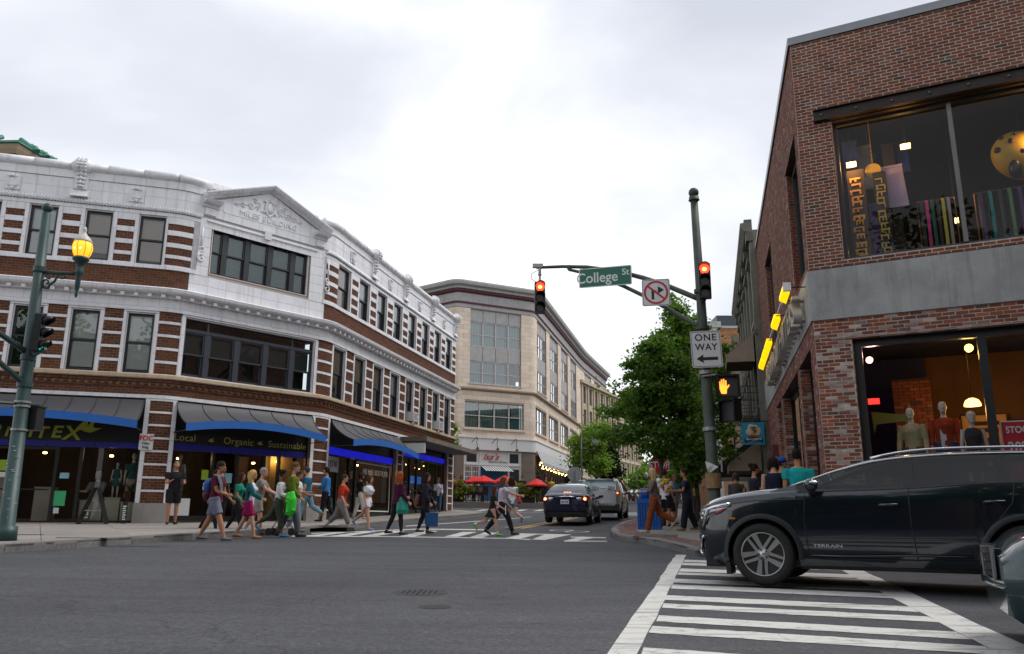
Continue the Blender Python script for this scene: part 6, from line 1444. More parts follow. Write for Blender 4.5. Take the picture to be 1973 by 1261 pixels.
q=MB(); q.add([(x,-.007,z) for x,z in ((-.12,-.19),(-.05,-.19),(-.05,.03),(.05,.03),(.05,-.04),(.21,.065),(.05,.17),(.05,.10),(-.12,.10))],[(0,1,2,3,8),(3,4,5,6,7)]); q.build('turn_arrow',M_SBLK,nt_)
c=at(1361,673,19.72); ow=plate('one_way_sign','white one way sign with a black arrow pointing left on the signal pole',tuple(c),.76,.93,rad(-2),M_SWHITE,M_SBLK,tilt=rad(-2.),r=.05,bord=.012,inset=.02)
stext(ow,'ONE',.24,0,.29,M_SBLK,sx=1.,sp=1.15); stext(ow,'WAY',.24,0,.045,M_SBLK,sx=.95,sp=1.1)
q=MB(); q.add([(x,-.007,z) for x,z in ((-.27,-.245),(-.08,-.13),(-.10,-.205),(.27,-.205),(.27,-.285),(-.10,-.285),(-.08,-.36))],[(0,1,2,5,6),(2,3,4,5)]); q.build('arrow',M_SBLK,ow)
# pedestrian signals
def pedsig(c,rz,lab,hand):
    t=thing('pedestrian_signal',lab,'pedestrian signal',c,rz,'pedestrian signals'); q=MB(); q.box((-.26,-.02,-.26),(.26,.14,.26)); q.build('casing',M_SIGB if hand else M_POLE,t)
    q=MB(); 
    for a,b in (((-.28,-.12,.24),(.28,.14,.28)),((-.28,-.12,-.27),(-.24,.1,.24)),((.24,-.12,-.27),(.28,.1,.24)),((-.24,-.06,-.28),(.24,.1,-.25))): q.box(a,b)
    q.build('hood',M_SIGB,t); q=MB(); q.box((-.24,-.03,-.25),(.24,-.02,.24)); q.build('face',mat('grey signal face',(.045,.045,.05),.6),t)
    if hand:
        q=MB(); q.prism([(-.09+x,z) for x,z in ((-.075,-.20),(.045,-.20),(.06,-.09),(.125,-.0),(.115,.03),(.06,-.02),(.055,.13),(.03,.135),(.022,.0),(.012,.0),(.005,.165),(-.022,.165),(-.025,.0),(-.035,.0),(-.048,.155),(-.072,.15),(-.072,-.0),(-.08,-.0),(-.092,.105),(-.115,.10),(-.112,-.08))],lambda a,b,d:(a,d,b),-.042,-.03); q.build('orange_hand',emit('orange led hand',(1,.20,.02),2.4),t)
    q=MB(); q.tube([(-.26,.08,.30),(-.6,.12,.26)],.025,6); q.build('bracket',M_ALU,t); return t
p=at(1402,744,19.7); pedsig(tuple(p),rad(-4),'pedestrian signal showing a lit orange hand beside the signal pole',True)
p=at(1406,792,19.9); pedsig(tuple(p),rad(-62),'dark green cased pedestrian signal turned sideways below the orange hand',False)
# papers on the pole
p=pole_pt(925); q=MB(); q.tube([p-Vector((0,0,.20)),p+Vector((0,0,.16))],.196,14,caps=False); o=q.build('cardboard_notice',mat('brown cardboard',(.26,.16,.075),.85,var=.25,vs=7)); tag(o,'brown cardboard notice wrapped round the foot of the signal pole','notice')
p=pole_pt(900); q=MB(); q.add([(p.x-.22,p.y-.20,p.z+.14),(p.x-.02,p.y-.23,p.z+.05),(p.x+.08,p.y-.26,p.z-.0),(p.x-.12,p.y-.21,p.z-.15),(p.x-.2,p.y-.24,p.z-.05)],[(0,1,2,3,4)]); q.add([(p.x+.16,p.y-.17,p.z+.18),(p.x+.21,p.y-.14,p.z+.18),(p.x+.21,p.y-.14,p.z-.12),(p.x+.16,p.y-.17,p.z-.12)],[(0,1,2,3)]); o=q.build('paper_notice',M_PAPER,kind=None); tag(o,'torn white paper notices flapping on the signal pole','notice'); o['kind']='stuff'
# --- left pole with lantern arm
YL=15.0; lb=at(10,1038,YL); lt_=at(90,412,YL); lz=g(lb.x,lb.y)+.15
lp=thing('signal_pole','dark teal signal pole with a lit lantern arm at the left edge','pole',(lb.x,lb.y,lz),0,offset=True)
b0=Vector((lb.x,lb.y,lz)); q=MB(); q.smooth=True; q.tube([b0,b0.lerp(lt_,.04),b0.lerp(lt_,.041),b0.lerp(lt_,.5),lt_],[.19,.18,.135,.115,.082],20); q.build('shaft',M_POLE,lp)
q=MB(); q.smooth=True; q.tube([lt_,lt_+Vector((0,0,.04))],[.08,.05],14); q.ball(lt_+Vector((0,0,.12)),.10,16,10); q.build('finial',M_POLE,lp)
def lpt(py): return min((b0.lerp(lt_,k/400) for k in range(401)),key=lambda v:abs(pxof(v)[1]-py))
for py,r,m_ in ((520,.115,M_POLE),(690,.135,M_POLE),(742,.14,M_POLE),(775,.14,M_ALU),(784,.14,M_ALU),(829,.14,M_ALU)): c=lpt(py); q=MB(); q.tube([c-Vector((0,0,.02 if m_ is M_ALU else .05)),c+Vector((0,0,.02 if m_ is M_ALU else .05))],r,18); q.build('clamp_band',m_,lp)
# lantern arm with scrolls
c=lpt(524); lq=at(152,528,YL); q=MB(); q.smooth=True; q.tube([c,lq],.035,8); 
def scroll(px,py,r0,turn,sg=1): return [at(px+sg*r0*(1-k/18)*cos(turn+k*.42),py+r0*(1-k/18)*sin(turn+k*.42),YL) for k in range(17)]
q.tube([at(78,552,YL)]+[at(84+k*3,556-abs(k-4)*.2-k*.9*(k>3)*2,YL) for k in range(1,8)]+[at(112,530,YL)],.022,6); q.tube(scroll(90,545,10,1.2),.018,6); q.tube(scroll(95,533,9,3.4,-1),.018,6); q.tube(scroll(118,531,8,0),.016,6); q.build('lantern_arm',M_POLE,lp)
ln=thing('street_lantern','lit amber globe lantern on the arm of the left signal pole','street lamp',tuple(lq),0)
M_GLOBE=emit('lit amber globe',(1.,.38,.02),1.15); M_GLOBET=mat('frosted globe top',(.55,.50,.45),.4,var=.05)
q=MB(); q.smooth=True; q.lathe([(.012,-.48),(.03,-.42),(.02,-.38),(.045,-.30),(.05,-.1),(.07,0),(.085,.04),(.06,.1),(.08,.22),(.15,.28),(.15,.33),(.13,.34)],14); q.build('stem',M_POLE,ln)
q=MB(); q.smooth=True; q.lathe([(.13,.345),(.165,.42),(.185,.50),(.185,.56),(.165,.63)],20); q.build('globe',M_GLOBE,ln)
for k in range(8): q=MB(); a=2*pi*k/8; q.tube([(r*cos(a),r*sin(a),z) for r,z in ((.132,.345),(.167,.42),(.187,.50),(.187,.56),(.167,.63))],.006,4); q.build('rib',mat('amber rib',(.35,.17,.03),.5),ln)
q=MB(); q.smooth=True; q.lathe([(.166,.632),(.17,.66),(.12,.74),(.06,.80),(.03,.86),(.045,.90),(.015,.97)],20); q.build('cap',M_GLOBET,ln)
for a,b in ((-.05,.03),(.05,-.02)): q=MB(); q.ball((a,-.175+abs(a)*.2,.50),.03,8,6,(.7,.3,1.4)); q.build('bulb',emit('bright lamp bulb',(1,.72,.25),9),ln)
lamp(tuple(lq+Vector((0,-.1,.52))),6,(1,.6,.2),.15)
# sideways signal on the left pole, mast arms going out of the frame
sp_=at(80,607,14.85); signal(tuple(sp_),rad(100),'side on traffic signal with a green light glowing on the left pole',2,green=True,sub=.66)
q=MB(); q.bar(lpt(690),at(88,672,14.85),.06); q.bar(lpt(605),at(88,607,14.85),.05); q.build('signal_bracket',M_POLE,lp,'stuff')
q=MB(); q.tube([lpt(683),at(-5,640,14.4),at(-60,600,13.9)],[.06,.05,.05],9); q.build('upper_arm',M_POLE,lp); q=MB(); q.tube([lpt(742),at(-5,695,14.4),at(-60,640,13.9)],[.055,.05,.05],9); q.build('lower_arm',M_POLE,lp)
q=MB(); q.tube([lpt(779),at(-10,775,14.6)],.03,8); q.build('side_arm',M_POLE,lp); t=thing('pedestrian_signal','dark pedestrian signal box beside the left pole, seen from behind','pedestrian signal',at(62,805,15.2),0,'pedestrian signals',offset=True); c=at(62,805,15.2); q=MB(); q.box((c.x-.14,c.y-.1,c.z-.24),(c.x+.14,c.y+.16,c.z+.2)); q.build('casing',M_SIGB,t); q=MB(); q.box((c.x-.17,c.y-.12,c.z+.2),(c.x+.17,c.y+.18,c.z+.23)); q.build('lid',M_POLE,t)
for i in range(22):   # scraps of tape and staples on the post
    py=850+i*7+RS.uniform(-3,3); c=lpt(py); a=rad(RS.uniform(190,350)); q=MB(); r=.128; s=RS.uniform(.008,.03); q.box((-s,-.003,-.005),(s,.003,.006),Matrix.Translation((c.x+r*cos(a),c.y+r*sin(a),c.z))@Matrix.Rotation(a+pi/2,4,'Z')); q.build('paper_scrap',M_PAPER if i%5 else mat('orange sticker',(.5,.22,.03),.6),lp)
# --- stop sign, its neighbour from behind, small lamp posts
def octa(c,r,rz,lab,front):
    t=thing('stop_sign',lab,'sign',(c.x,c.y,g(c.x,c.y)+.15),rz); z=c.z-g(c.x,c.y)-.15
    q=MB(); q.prism([(r*cos(rad(22.5+45*k)),z+r*sin(rad(22.5+45*k))) for k in range(8)],lambda a,b,d:(a,d,b),-.02,0); q.build('plate',M_SRED if front else M_ALU,t)
    if front:
        q=MB(); n=8; q.add([(r*.97*k_*cos(rad(22.5+45*k)),-.022,z+r*.97*k_*sin(rad(22.5+45*k))) for k_ in (1,.93) for k in range(8)],[(i,(i+1)%8,8+(i+1)%8,8+i) for i in range(8)]); q.build('border',M_SWHITE,t); text('STOP',.33,'lettering',M_SWHITE,(0,-.024,z),pi/2,0,t,depth=.002,bold=.006,sx=.95)
    q=MB(); q.tube([(0,.03,0),(0,.03,z+.2)],.03,8); q.build('post',M_ALU,t)
octa(at(1270,897,29.5),.40,rad(-8),'red stop sign half hidden by a tree trunk and leaves',True); octa(at(1107,914,44),.41,rad(170),'grey back of an octagonal sign above the blue car',False)
def post(px,Y,top,lab):
    p=onw(px,Y,.1); zt=at(px,top,Y).z; t=thing('lamp_post',lab,'street lamp',p,0,'black lamp posts'); H=zt-p[2]; q=MB(); q.smooth=True; q.tube([(0,0,0),(0,0,.5),(0,0,H)],[.10,.06,.045],10); q.build('post',M_BLACK,t)
    q=MB(); q.tube([(0,0,H*.80),(.9,0,H*.80)],.03,6); q.tube([(.9,0,H*.72),(.9,0,H*.86)],.04,6); q.build('arm',M_BLACK,t); q=MB(); q.lathe([(.08,0),(.2,.12),(.22,.35),(.05,.6)],10,(.9,0,H*.86)); q.build('lantern',mat('dull lantern glass',(.30,.30,.28),.4),t); return t
post(1122,52,838,'black lamp post with a lantern in front of the tan building'); post(1229,78,915,'black lamp post with a lantern in front of the cream apartment block')
# --- hanging ice cream shop sign
c=at(1451,836,30); t=thing('ice_cream_sign','square blue hanging ice cream shop sign with a cone on the right','sign',tuple(c),rad(-6)); w=.82
q=MB(); q.box((-w/2,-.03,-w/2),(w/2,.03,w/2)); q.build('board',mat('sky blue board',(.02,.30,.48),.5,var=.04),t)
q=MB(); q.prism([(-.13,-.02),(.13,-.02),(0,-.36)],lambda a,b,d:(a,d,b),-.05,-.035); q.build('cone',mat('red cone',(.42,.06,.02),.6),t)
q=MB()
for x,z,r in ((-.14,.05,.13),(.14,.04,.13),(0,.1,.16),(-.06,.22,.13),(.08,.2,.12),(.2,.12,.09)): q.ball((x,-.045,z),r,12,8,(1,.18,1))
q.smooth=True; q.build('ice_cream',mat('cream scoop',(.62,.52,.33),.6,var=.08),t)
q=MB(); q.tube([(-.1,-.085,.22),(.08,-.09,.24),(-.05,-.09,.14),(.1,-.09,.1),(.0,-.085,.03)],[.02,.03,.028,.03,.02],6); q.build('chocolate_swirl',mat('chocolate',(.05,.025,.015),.5),t)
q=MB(); q.prism([(-.33+.66*k/10,-.20+.07*sin(pi*k/10)) for k in range(11)]+[(.33-.66*k/10,-.32+.07*sin(pi*k/10)) for k in range(11)],lambda a,b,d:(a,d,b),-.062,-.055); q.build('banner',M_SBLK,t); text("BEN & JERRY'S",.098,'lettering',M_SWHITE,(0,-.066,-.215),pi/2,0,t,depth=.003,bold=.003,sx=.9)
q=MB(); q.tube([(-.45,0,.46),(.75,0,.46)],.02,6); q.tube([(-.3,0,.40),(-.3,0,.46)],.012,5); q.tube([(.3,0,.40),(.3,0,.46)],.012,5); q.build('bracket',M_BLACK,t)
# ---------------------------------------------------------------- vehicles
def car_paint(name,col,met=.35,rough=.28): return mat(name,col,rough,metal=met,var=.03,coat=1.,spec=.5)
M_TYRE=mat('tyre rubber',(.012,.012,.012),.75,var=.15,bump=.1); M_ALLOY=mat('machined alloy',(.50,.50,.50),.28,metal=.9,var=.04); M_ALLOYD=mat('dark alloy',(.02,.02,.022),.4,metal=.5); M_CHROME=mat('chrome trim',(.75,.76,.78),.08,metal=1.,var=0); M_PLAST=mat('black plastic',(.014,.014,.015),.55,var=.08)
M_CGLASS=glass('tinted car glass',(.34,.40,.40),.9); M_CGLASS2=glass('clear car glass',(.60,.68,.68),2.6); M_LAMPW=mat('clear headlamp lens',(.55,.57,.6),.08,metal=.7); M_TAILR=mat('tail lamp red',(.35,.008,.01),.15,var=0,coat=1.); M_TAILON=emit('lit tail lamp',(1,.10,.02),5); M_TAILH=emit('lit tail lamp core',(1,.45,.10),14); M_AMB=mat('amber reflector',(.6,.20,.02),.2); M_SEAT=mat('dark seat',(.03,.03,.032),.8)
def interp(pts,x):
    pts=sorted(pts)
    if x<=pts[0][0]: return pts[0][1]
    for (a,b),(c,d) in zip(pts,pts[1:]):
        if x<=c:
            t=(x-a)/(c-a); return b+(d-b)*t
    return pts[-1][1]
def sinterp(pts,x):   # monotone smooth interpolation
    pts=sorted(pts); n=len(pts)
    if x<=pts[0][0]: return pts[0][1]
    if x>=pts[-1][0]: return pts[-1][1]
    sl=[(pts[i+1][1]-pts[i][1])/(pts[i+1][0]-pts[i][0]) for i in range(n-1)]
    m=[sl[0]]+[0 if sl[i-1]*sl[i]<=0 else 2*sl[i-1]*sl[i]/(sl[i-1]+sl[i]) for i in range(1,n-1)]+[sl[-1]]
    for i in range(n-1):
        if x<=pts[i+1][0]:
            h=pts[i+1][0]-pts[i][0]; t=(x-pts[i][0])/h
            return pts[i][1]*(2*t**3-3*t*t+1)+m[i]*h*(t**3-2*t*t+t)+pts[i+1][1]*(3*t*t-2*t**3)+m[i+1]*h*(t**3-t*t)
def wheel(x,y,r,rim,root,sg,spokes=5,style=0,w=.225):
    t=MB(); t.smooth=True; T=Matrix.Translation((x,y,r))@Matrix.Rotation(pi/2*-sg,4,'X')
    t.lathe([(rim*.98,-w/2),(rim*1.03,-w/2),(r*.93,-w/2+.005),(r*.985,-w/2+.03),(r,-w/2+.055),(r,w/2-.055),(r*.985,w/2-.03),(r*.93,w/2-.005),(rim*1.03,w/2),(rim*.98,w/2-.02)],40,M=T)
    wh=t.build('wheel',M_TYRE,root)
    q=MB(); q.smooth=True; q.lathe([(rim*.90,-w/2+.02),(rim*.9,w/2-.05),(rim*.955,w/2-.01),(rim*1.0,w/2+.002),(rim*1.0,w/2-.03)],40,M=T); q.build('rim',M_ALLOY,wh)
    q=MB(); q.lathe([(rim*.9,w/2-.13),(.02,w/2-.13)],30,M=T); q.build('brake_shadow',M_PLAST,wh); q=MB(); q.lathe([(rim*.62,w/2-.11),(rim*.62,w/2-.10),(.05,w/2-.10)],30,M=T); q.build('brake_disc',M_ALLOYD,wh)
    for k in range(spokes):
        a=2*pi*k/spokes+.3; q=MB(); ca,sa=cos(a),sin(a)
        def pt(u,v,z): return tuple(T@Vector((u*ca-v*sa,u*sa+v*ca,z)))
        if style==0:
            for v0,v1,v2,v3,m_ in ((-.050,-.012,-.088,-.020,M_ALLOY),(.012,.050,.020,.050,M_ALLOY)):
                q=MB(); a1=[(.055,v0),(.055,v1),(rim*.93,v3),(rim*.93,v2)]; n=4; q.add([pt(u,v,w/2-.015 if u<.1 else w/2-.01) for u,v in a1]+[pt(u,v,w/2-.07) for u,v in a1],[(3,2,1,0),(4,5,6,7)]+[(i,(i+1)%4,4+(i+1)%4,4+i) for i in range(4)]); q.build('spoke',m_,wh)
        else:
            q.add([pt(u,v,z) for z in (w/2-.01,w/2-.06) for u,v in ((.05,-.03),(.05,.03),(rim*.93,.025),(rim*.93,-.025))],[(3,2,1,0),(4,5,6,7)]+[(i,(i+1)%4,4+(i+1)%4,4+i) for i in range(4)]); q.build('spoke',M_ALLOY,wh)
    q=MB(); q.smooth=True; q.lathe([(.075,w/2-.06),(.07,w/2-.012),(.035,w/2-.002),(.032,w/2+.006),(.005,w/2+.008)],20,M=T); q.build('hub',M_ALLOY,wh)
    for k in range(5): a=2*pi*k/5; q=MB(); c=T@Vector((.055*cos(a),.055*sin(a),w/2-.004)); q.ball(c,.011,6,4); q.build('lug_nut',M_PLAST,wh)
def car(name,lab,loc,rz,paint,D,group='cars on the streets'):
    """D: dict with xf,xr ends, axles (0,-wb), R wheel, halfwidth, profiles: zl lower edge, zb shoulder, zc deck centre, zt greenhouse top, w plan width factor"""
    t=thing(name,lab,D.get('cat','car'),loc,rz,group); W=D['hw']; R=D['R']; AR=R+.055
    key=sorted(set([D['xr']+ (D['xf']-D['xr'])*k/54 for k in range(55)]+[a+AR*cos(pi*k/16) for a in D['ax'] for k in range(17)]+D['keys']))
    zl=lambda x: max([sinterp(D['zl'],x)]+[R+math.sqrt(max(0,AR*AR-(x-a)**2)) for a in D['ax'] if abs(x-a)<AR])
    rows=[(.90,0.),(.975,.16),(1.0,.42),(1.0,.60),(.985,.78),(.965,.93),(.94,1.0)]
    vs=[];k=0
    for x in key:
        w=W*sinterp(D['w'],x); z0=zl(x); z1=sinterp(D['zb'],x); zc=sinterp(D['zc'],x); base=sinterp(D['zl'],x); half=[]
        for f,u in rows:
            z=z0+(z1-z0)*u; zz=(z-base)/max(.01,z1-base); ff=interp([(0,.92),(.1,.97),(.35,1.0),(.55,.992),(.72,1.0),(.8,.985),(.9,.975),(1,.945)],zz); half.append((w*ff,z))
        half+= [(w*.86,z1+(zc-z1)*.55+.012),(w*.6,z1+(zc-z1)*.9+.015),(w*.3,zc+.012),(0,zc+.016)]
        ring_=[(x,y,z) for y,z in half]+[(x,-y,z) for y,z in half[-2::-1]]; k=len(ring_); vs+=ring_
    fs=[(i*k+j,i*k+j+1,(i+1)*k+j+1,(i+1)*k+j) for i in range(len(key)-1) for j in range(k-1)]; n=len(key)
    fs+= [tuple(range(k)),tuple((n-1)*k+j for j in range(k-1,-1,-1))]
    q=MB(); q.smooth=True; q.add(vs,fs); body=q.build('body',paint,t); smooth(body,32)
    q=MB(); q.box((D['xr']+.12,-W*.86,.22),(D['xf']-.2,W*.86,.30)); 
    for a in D['ax']: q.box((a-AR,-W*.62,.25),(a+AR,W*.62,R+AR+.02))
    for x0,x1 in ((D['ax'][0]+AR,D['xf']-.15),(D['ax'][1]+AR,D['ax'][0]-AR),(D['xr']+.12,D['ax'][1]-AR)): q.box((x0,-W*.84,.2),(x1,W*.84,.5))
    q.build('underbody',M_PLAST,t)
    for a in D['ax']:   # black arch liners
        for s in (1,-1):
            q=MB(); m_=14; pv=[]
            for i in range(m_+1):
                an=pi*i/m_; 
                for yy,rr in ((W*.99,AR+.002),(W*.60,AR+.002)): pv.append((a+rr*cos(an),s*yy*sinterp(D['w'],a+rr*cos(an)),R+rr*sin(an)))
            q.add(pv,[(2*i,2*i+1,2*i+3,2*i+2) for i in range(m_)]); q.build('arch_liner',M_PLAST,t)
    if D.get('clad'):
        for a in D['ax']:
            for s in (1,-1):
                q=MB(); q.smooth=True; m_=18; pv=[]
                for i in range(m_+1):
                    an=pi*(-.04+1.08*i/m_)
                    for rr,o in ((AR-.004,.006),(AR+.04,.008),(AR+.06,-.006)):
                        x=a+rr*cos(an); z=R+rr*sin(an); pv.append((x,s*(W*sinterp(D['w'],x)*1.0+o),max(.22,z)))
                q.add(pv,[(3*i+j,3*i+j+1,3*i+3+j+1,3*i+3+j) for i in range(m_) for j in range(2)]); q.build('arch_moulding',D['cladm'],t)
    # greenhouse
    G=D['gh']; gk=sorted(set([x for x in key if G['x1']<=x<=G['x0']]+G['keys'])); vs=[]; k=9
    prof=[]
    for x in gk:
        zb_=sinterp(D['zb'],x)-.01; zt=max(zb_+.02,sinterp(G['zt'],x)); wb=W*sinterp(D['w'],x)*.93; wr=W*G['wr']; H=G['zmax']-sinterp(D['zb'],-1.5); f=min(1,(zt-zb_)/H); y1=wb+(wr-wb)*f*.88; y2=(wb+(wr-wb)*f)*.965
        h=[(wb,zb_),(y1,zb_+(zt-zb_)*.89),(y2,zb_+(zt-zb_)*.965),(y2*.62,zt+.006),(0,zt+.02*f)]
        prof.append(h); vs+=[(x,y,z) for y,z in h]+[(x,-y,z) for y,z in h[-2::-1]]
    gl_side,roof,ws,rw=MB(),MB(),MB(),MB(); roof.smooth=ws.smooth=rw.smooth=gl_side.smooth=True
    for b in (gl_side,roof,ws,rw): b.v=[tuple(v) for v in vs]
    pil=G['pillars']
    for i in range(len(gk)-1):
        xm=(gk[i]+gk[i+1])/2
        for j in range(k-1):
            f=(i*k+j,i*k+j+1,(i+1)*k+j+1,(i+1)*k+j); e=min(j,k-2-j)
            if e==0: b=roof if (xm>G['sx0'] or xm<G['sx1']) else gl_side
            elif e==1: b=roof
            else: b=ws if xm>G['ws1'] else (rw if (xm<G['rw0']) else roof)
            b.f.append(f); b.m.append(0); b.sm.append(True)
    def prune(b):
        used=sorted({i for f in b.f for i in f}); mp={o:n_ for n_,o in enumerate(used)}; b.v=[b.v[i] for i in used]; b.f=[tuple(mp[i] for i in f) for f in b.f]; return b
    smooth(prune(roof).build('roof',paint,t),35); gm=D.get('glass',M_CGLASS); prune(gl_side).build('side_window',gm,t)
    if ws.f: prune(ws).build('windscreen',M_CGLASS2,t)
    if rw.f: prune(rw).build('rear_window',D.get('rglass',gm),t)
    def gpt(x,u,s,o=.0):   # point on the greenhouse side, u 0..1 belt to window top
        zb_=sinterp(D['zb'],x)-.01; zt=max(zb_+.02,sinterp(G['zt'],x)); wb=W*sinterp(D['w'],x)*.93; wr=W*G['wr']; H=G['zmax']-sinterp(D['zb'],-1.5); f=min(1,(zt-zb_)/H); y1=wb+(wr-wb)*f*.88
        return (x,s*(wb+(y1-wb)*u+o),zb_+(zt-zb_)*.89*u)
    for s in (1,-1):
        for a,b,wd in pil:   # pillars: lower x a, upper x b, width
            q=MB(); q.add([gpt(a+wd/2,0,s,.004),gpt(b+wd/2,1,s,.004),gpt(b-wd/2,1,s,.004),gpt(a-wd/2,0,s,.004)],[(0,1,2,3) if s<0 else (3,2,1,0)]); q.build('pillar',M_PLAST,t)
        if G.get('chrome'):
            xs_=[x for x in gk if G['sx1']<=x<=G['sx0']]
            q=MB(); q.smooth=True; q.tube([gpt(x,1,s,.008) for x in xs_],.011,6); q.build('window_trim',M_CHROME,t)
            q=MB(); q.tube([gpt(x,0,s,.012) for x in xs_],.012,6); q.build('belt_trim',M_PLAST if G.get('beltdark') else M_CHROME,t)
        if G.get('rails'):
            x0,x1=G['rails']; xs_=[x0+(x1-x0)*i/14 for i in range(15)]; q=MB(); q.smooth=True
            q.tube([(x,s*W*G['wr']*.86,sinterp(G['zt'],x)+.012+.022*min(1,4*min(i,14-i)/14)) for i,x in enumerate(xs_)],.016,7); q.build('roof_rail',D.get('railm',M_ALU),t)
    # door gaps
    for s in (1,-1):
        for ln in D['seams']:
            pts=[]
            for (xa,za),(xb_,zb2) in zip(ln,ln[1:]):
                for i in range(7):
                    x=xa+(xb_-xa)*i/6; z=za+(zb2-za)*i/6; base=sinterp(D['zl'],x); z1=sinterp(D['zb'],x); zz=(z-base)/max(.01,z1-base); ff=interp([(0,.92),(.1,.97),(.35,1.0),(.55,.992),(.72,1.0),(.8,.985),(.9,.975),(1,.945)],zz)
                    pts.append((x,s*(W*sinterp(D['w'],x)*ff+.0005),z))
            q=MB(); q.tube(pts,.006,4); q.build('door_seam',M_PLAST,t)
        for x,z in D.get('handles',()):
            y=W*sinterp(D['w'],x)*.985; q=MB(); q.smooth=True; q.tube([(x-.10,s*(y),z),(x-.085,s*(y+.035),z+.003),(x+.085,s*(y+.035),z),(x+.10,s*y,z-.002)],.014,7); h_=q.build('door_handle',D.get('handm',paint),t)
        mx_,mz=D['mirror']; y=W*.97; q=MB(); q.smooth=True; q.ball((mx_,s*(y+.13),mz+.04),.10,14,9,(.85,1.0,.72)); q.build('mirror',D.get('mirm',paint),t); q=MB(); q.tube([(mx_+.02,s*(y-.05),mz-.03),(mx_,s*(y+.09),mz-.01)],[.05,.04],8); q.build('mirror_arm',M_PLAST,t)
        for a in D['ax']: wheel(a,s*(W-.115),R,D['rim'],t,s,5,D.get('wstyle',0))
    # seats
    for x in G['seats']:
        for y in (-.36,.36): q=MB(); q.smooth=True; q.tube([(x,y,.55),(x-.06,y,.9),(x-.16,y,1.16)],[.22,.24,.17],10,ry=[.1,.1,.07],side=(0,1,0)); q.tube([(x-.17,y,1.2),(x-.2,y,1.36)],[.12,.11],10,ry=[.06,.05],side=(0,1,0)); q.build('seat',M_SEAT,t)
    return t
def patch(t,name,m,pts,o=.004,s=1):   # a thin lens lying on arbitrary points
    q=MB(); q.add(pts,[tuple(range(len(pts)))]); ob=q.build(name,m,t); return ob
def lens(t,name,m,outline,c,bul,parent=None):
    """bulged lens: outline points plus a raised centre"""
    n=len(outline); c=Vector(c); ins=[Vector(p).lerp(c,.35)+Vector(bul)*.8 for p in outline]; q=MB(); q.smooth=True
    q.add([tuple(p) for p in outline]+[tuple(p) for p in ins]+[tuple(c+Vector(bul))],[(i,(i+1)%n,n+(i+1)%n,n+i) for i in range(n)]+[(n+i,n+(i+1)%n,2*n) for i in range(n)]); return q.build(name,m,parent or t)
# ---- the dark SUV in front
M_SUV=car_paint('dark graphite blue paint',(.007,.013,.021),.25,.14)
DS=dict(cat='car',xf=.94,xr=-3.70,ax=(0.,-2.725),R=.362,rim=.252,hw=.92,keys=[.5,-.1,-3.5],clad=True,cladm=mat('dark arch moulding',(.009,.012,.015),.5),
  zl=[(-3.7,.50),(-3.5,.30),(-3.1,.24),(-2.2,.25),(-.5,.24),(.45,.22),(.78,.25),(.9,.36),(.94,.5)],
  zb=[(-3.7,1.10),(-3.5,1.15),(-2.6,1.17),(-1.6,1.12),(-.45,1.09),(0,1.055),(.45,1.0),(.75,.93),(.88,.84),(.94,.74)],
  zc=[(-3.7,1.12),(-3.0,1.18),(-.45,1.15),(-.1,1.13),(.3,1.085),(.65,1.01),(.82,.94),(.9,.86),(.94,.76)],
  w=[(-3.7,.80),(-3.6,.90),(-3.3,.965),(-2.7,1.0),(-1.3,.985),(0,1.0),(.35,.985),(.6,.93),(.8,.83),(.9,.73),(.94,.66)],
  gh=dict(x0=-.12,x1=-3.62,keys=[-.12,-.45,-1.28,-3.4,-3.62],zt=[(-.12,1.10),(-.45,1.20),(-.9,1.365),(-1.28,1.47),(-1.6,1.512),(-2.1,1.532),(-2.8,1.525),(-3.3,1.48),(-3.45,1.44),(-3.62,1.16)],zmax=1.532,wr=.72,sx0=-.42,sx1=-3.05,ws1=-1.26,rw0=-3.44,pillars=[(-1.62,-1.66,.10),(-2.62,-2.60,.05)],chrome=True,beltdark=True,rails=(-1.25,-3.25),seats=(-1.35,-2.3)),
  seams=[[(-.52,1.05),(-.50,.75),(-.52,.42),(-.62,.33)],[(-1.63,1.1),(-1.63,.7),(-1.66,.33)],[(-.62,.33),(-1.66,.33)],[(-1.66,.33),(-2.25,.36),(-2.36,.62),(-2.62,.95),(-2.66,1.15)],[(-.52,1.0),(.05,.985),(.5,.93)]],
  handles=[(-1.42,.93),(-2.46,.96)],mirror=(-.62,1.12),mirm=M_SUV,railm=M_CHROME,handm=M_SUV)
pw=gnd(1468,1122); 
hub=at(1470,1068,9.95); zc_=hub.z-.362
ys=rad(180+152.6-180)   # heading of the nose: left and away, along the cross street
hx=Vector((sin(rad(-62.0)),cos(rad(-62.0))))     # forward direction
rzS=math.atan2(hx.y,hx.x); right=Vector((hx.y,-hx.x)); left=-right
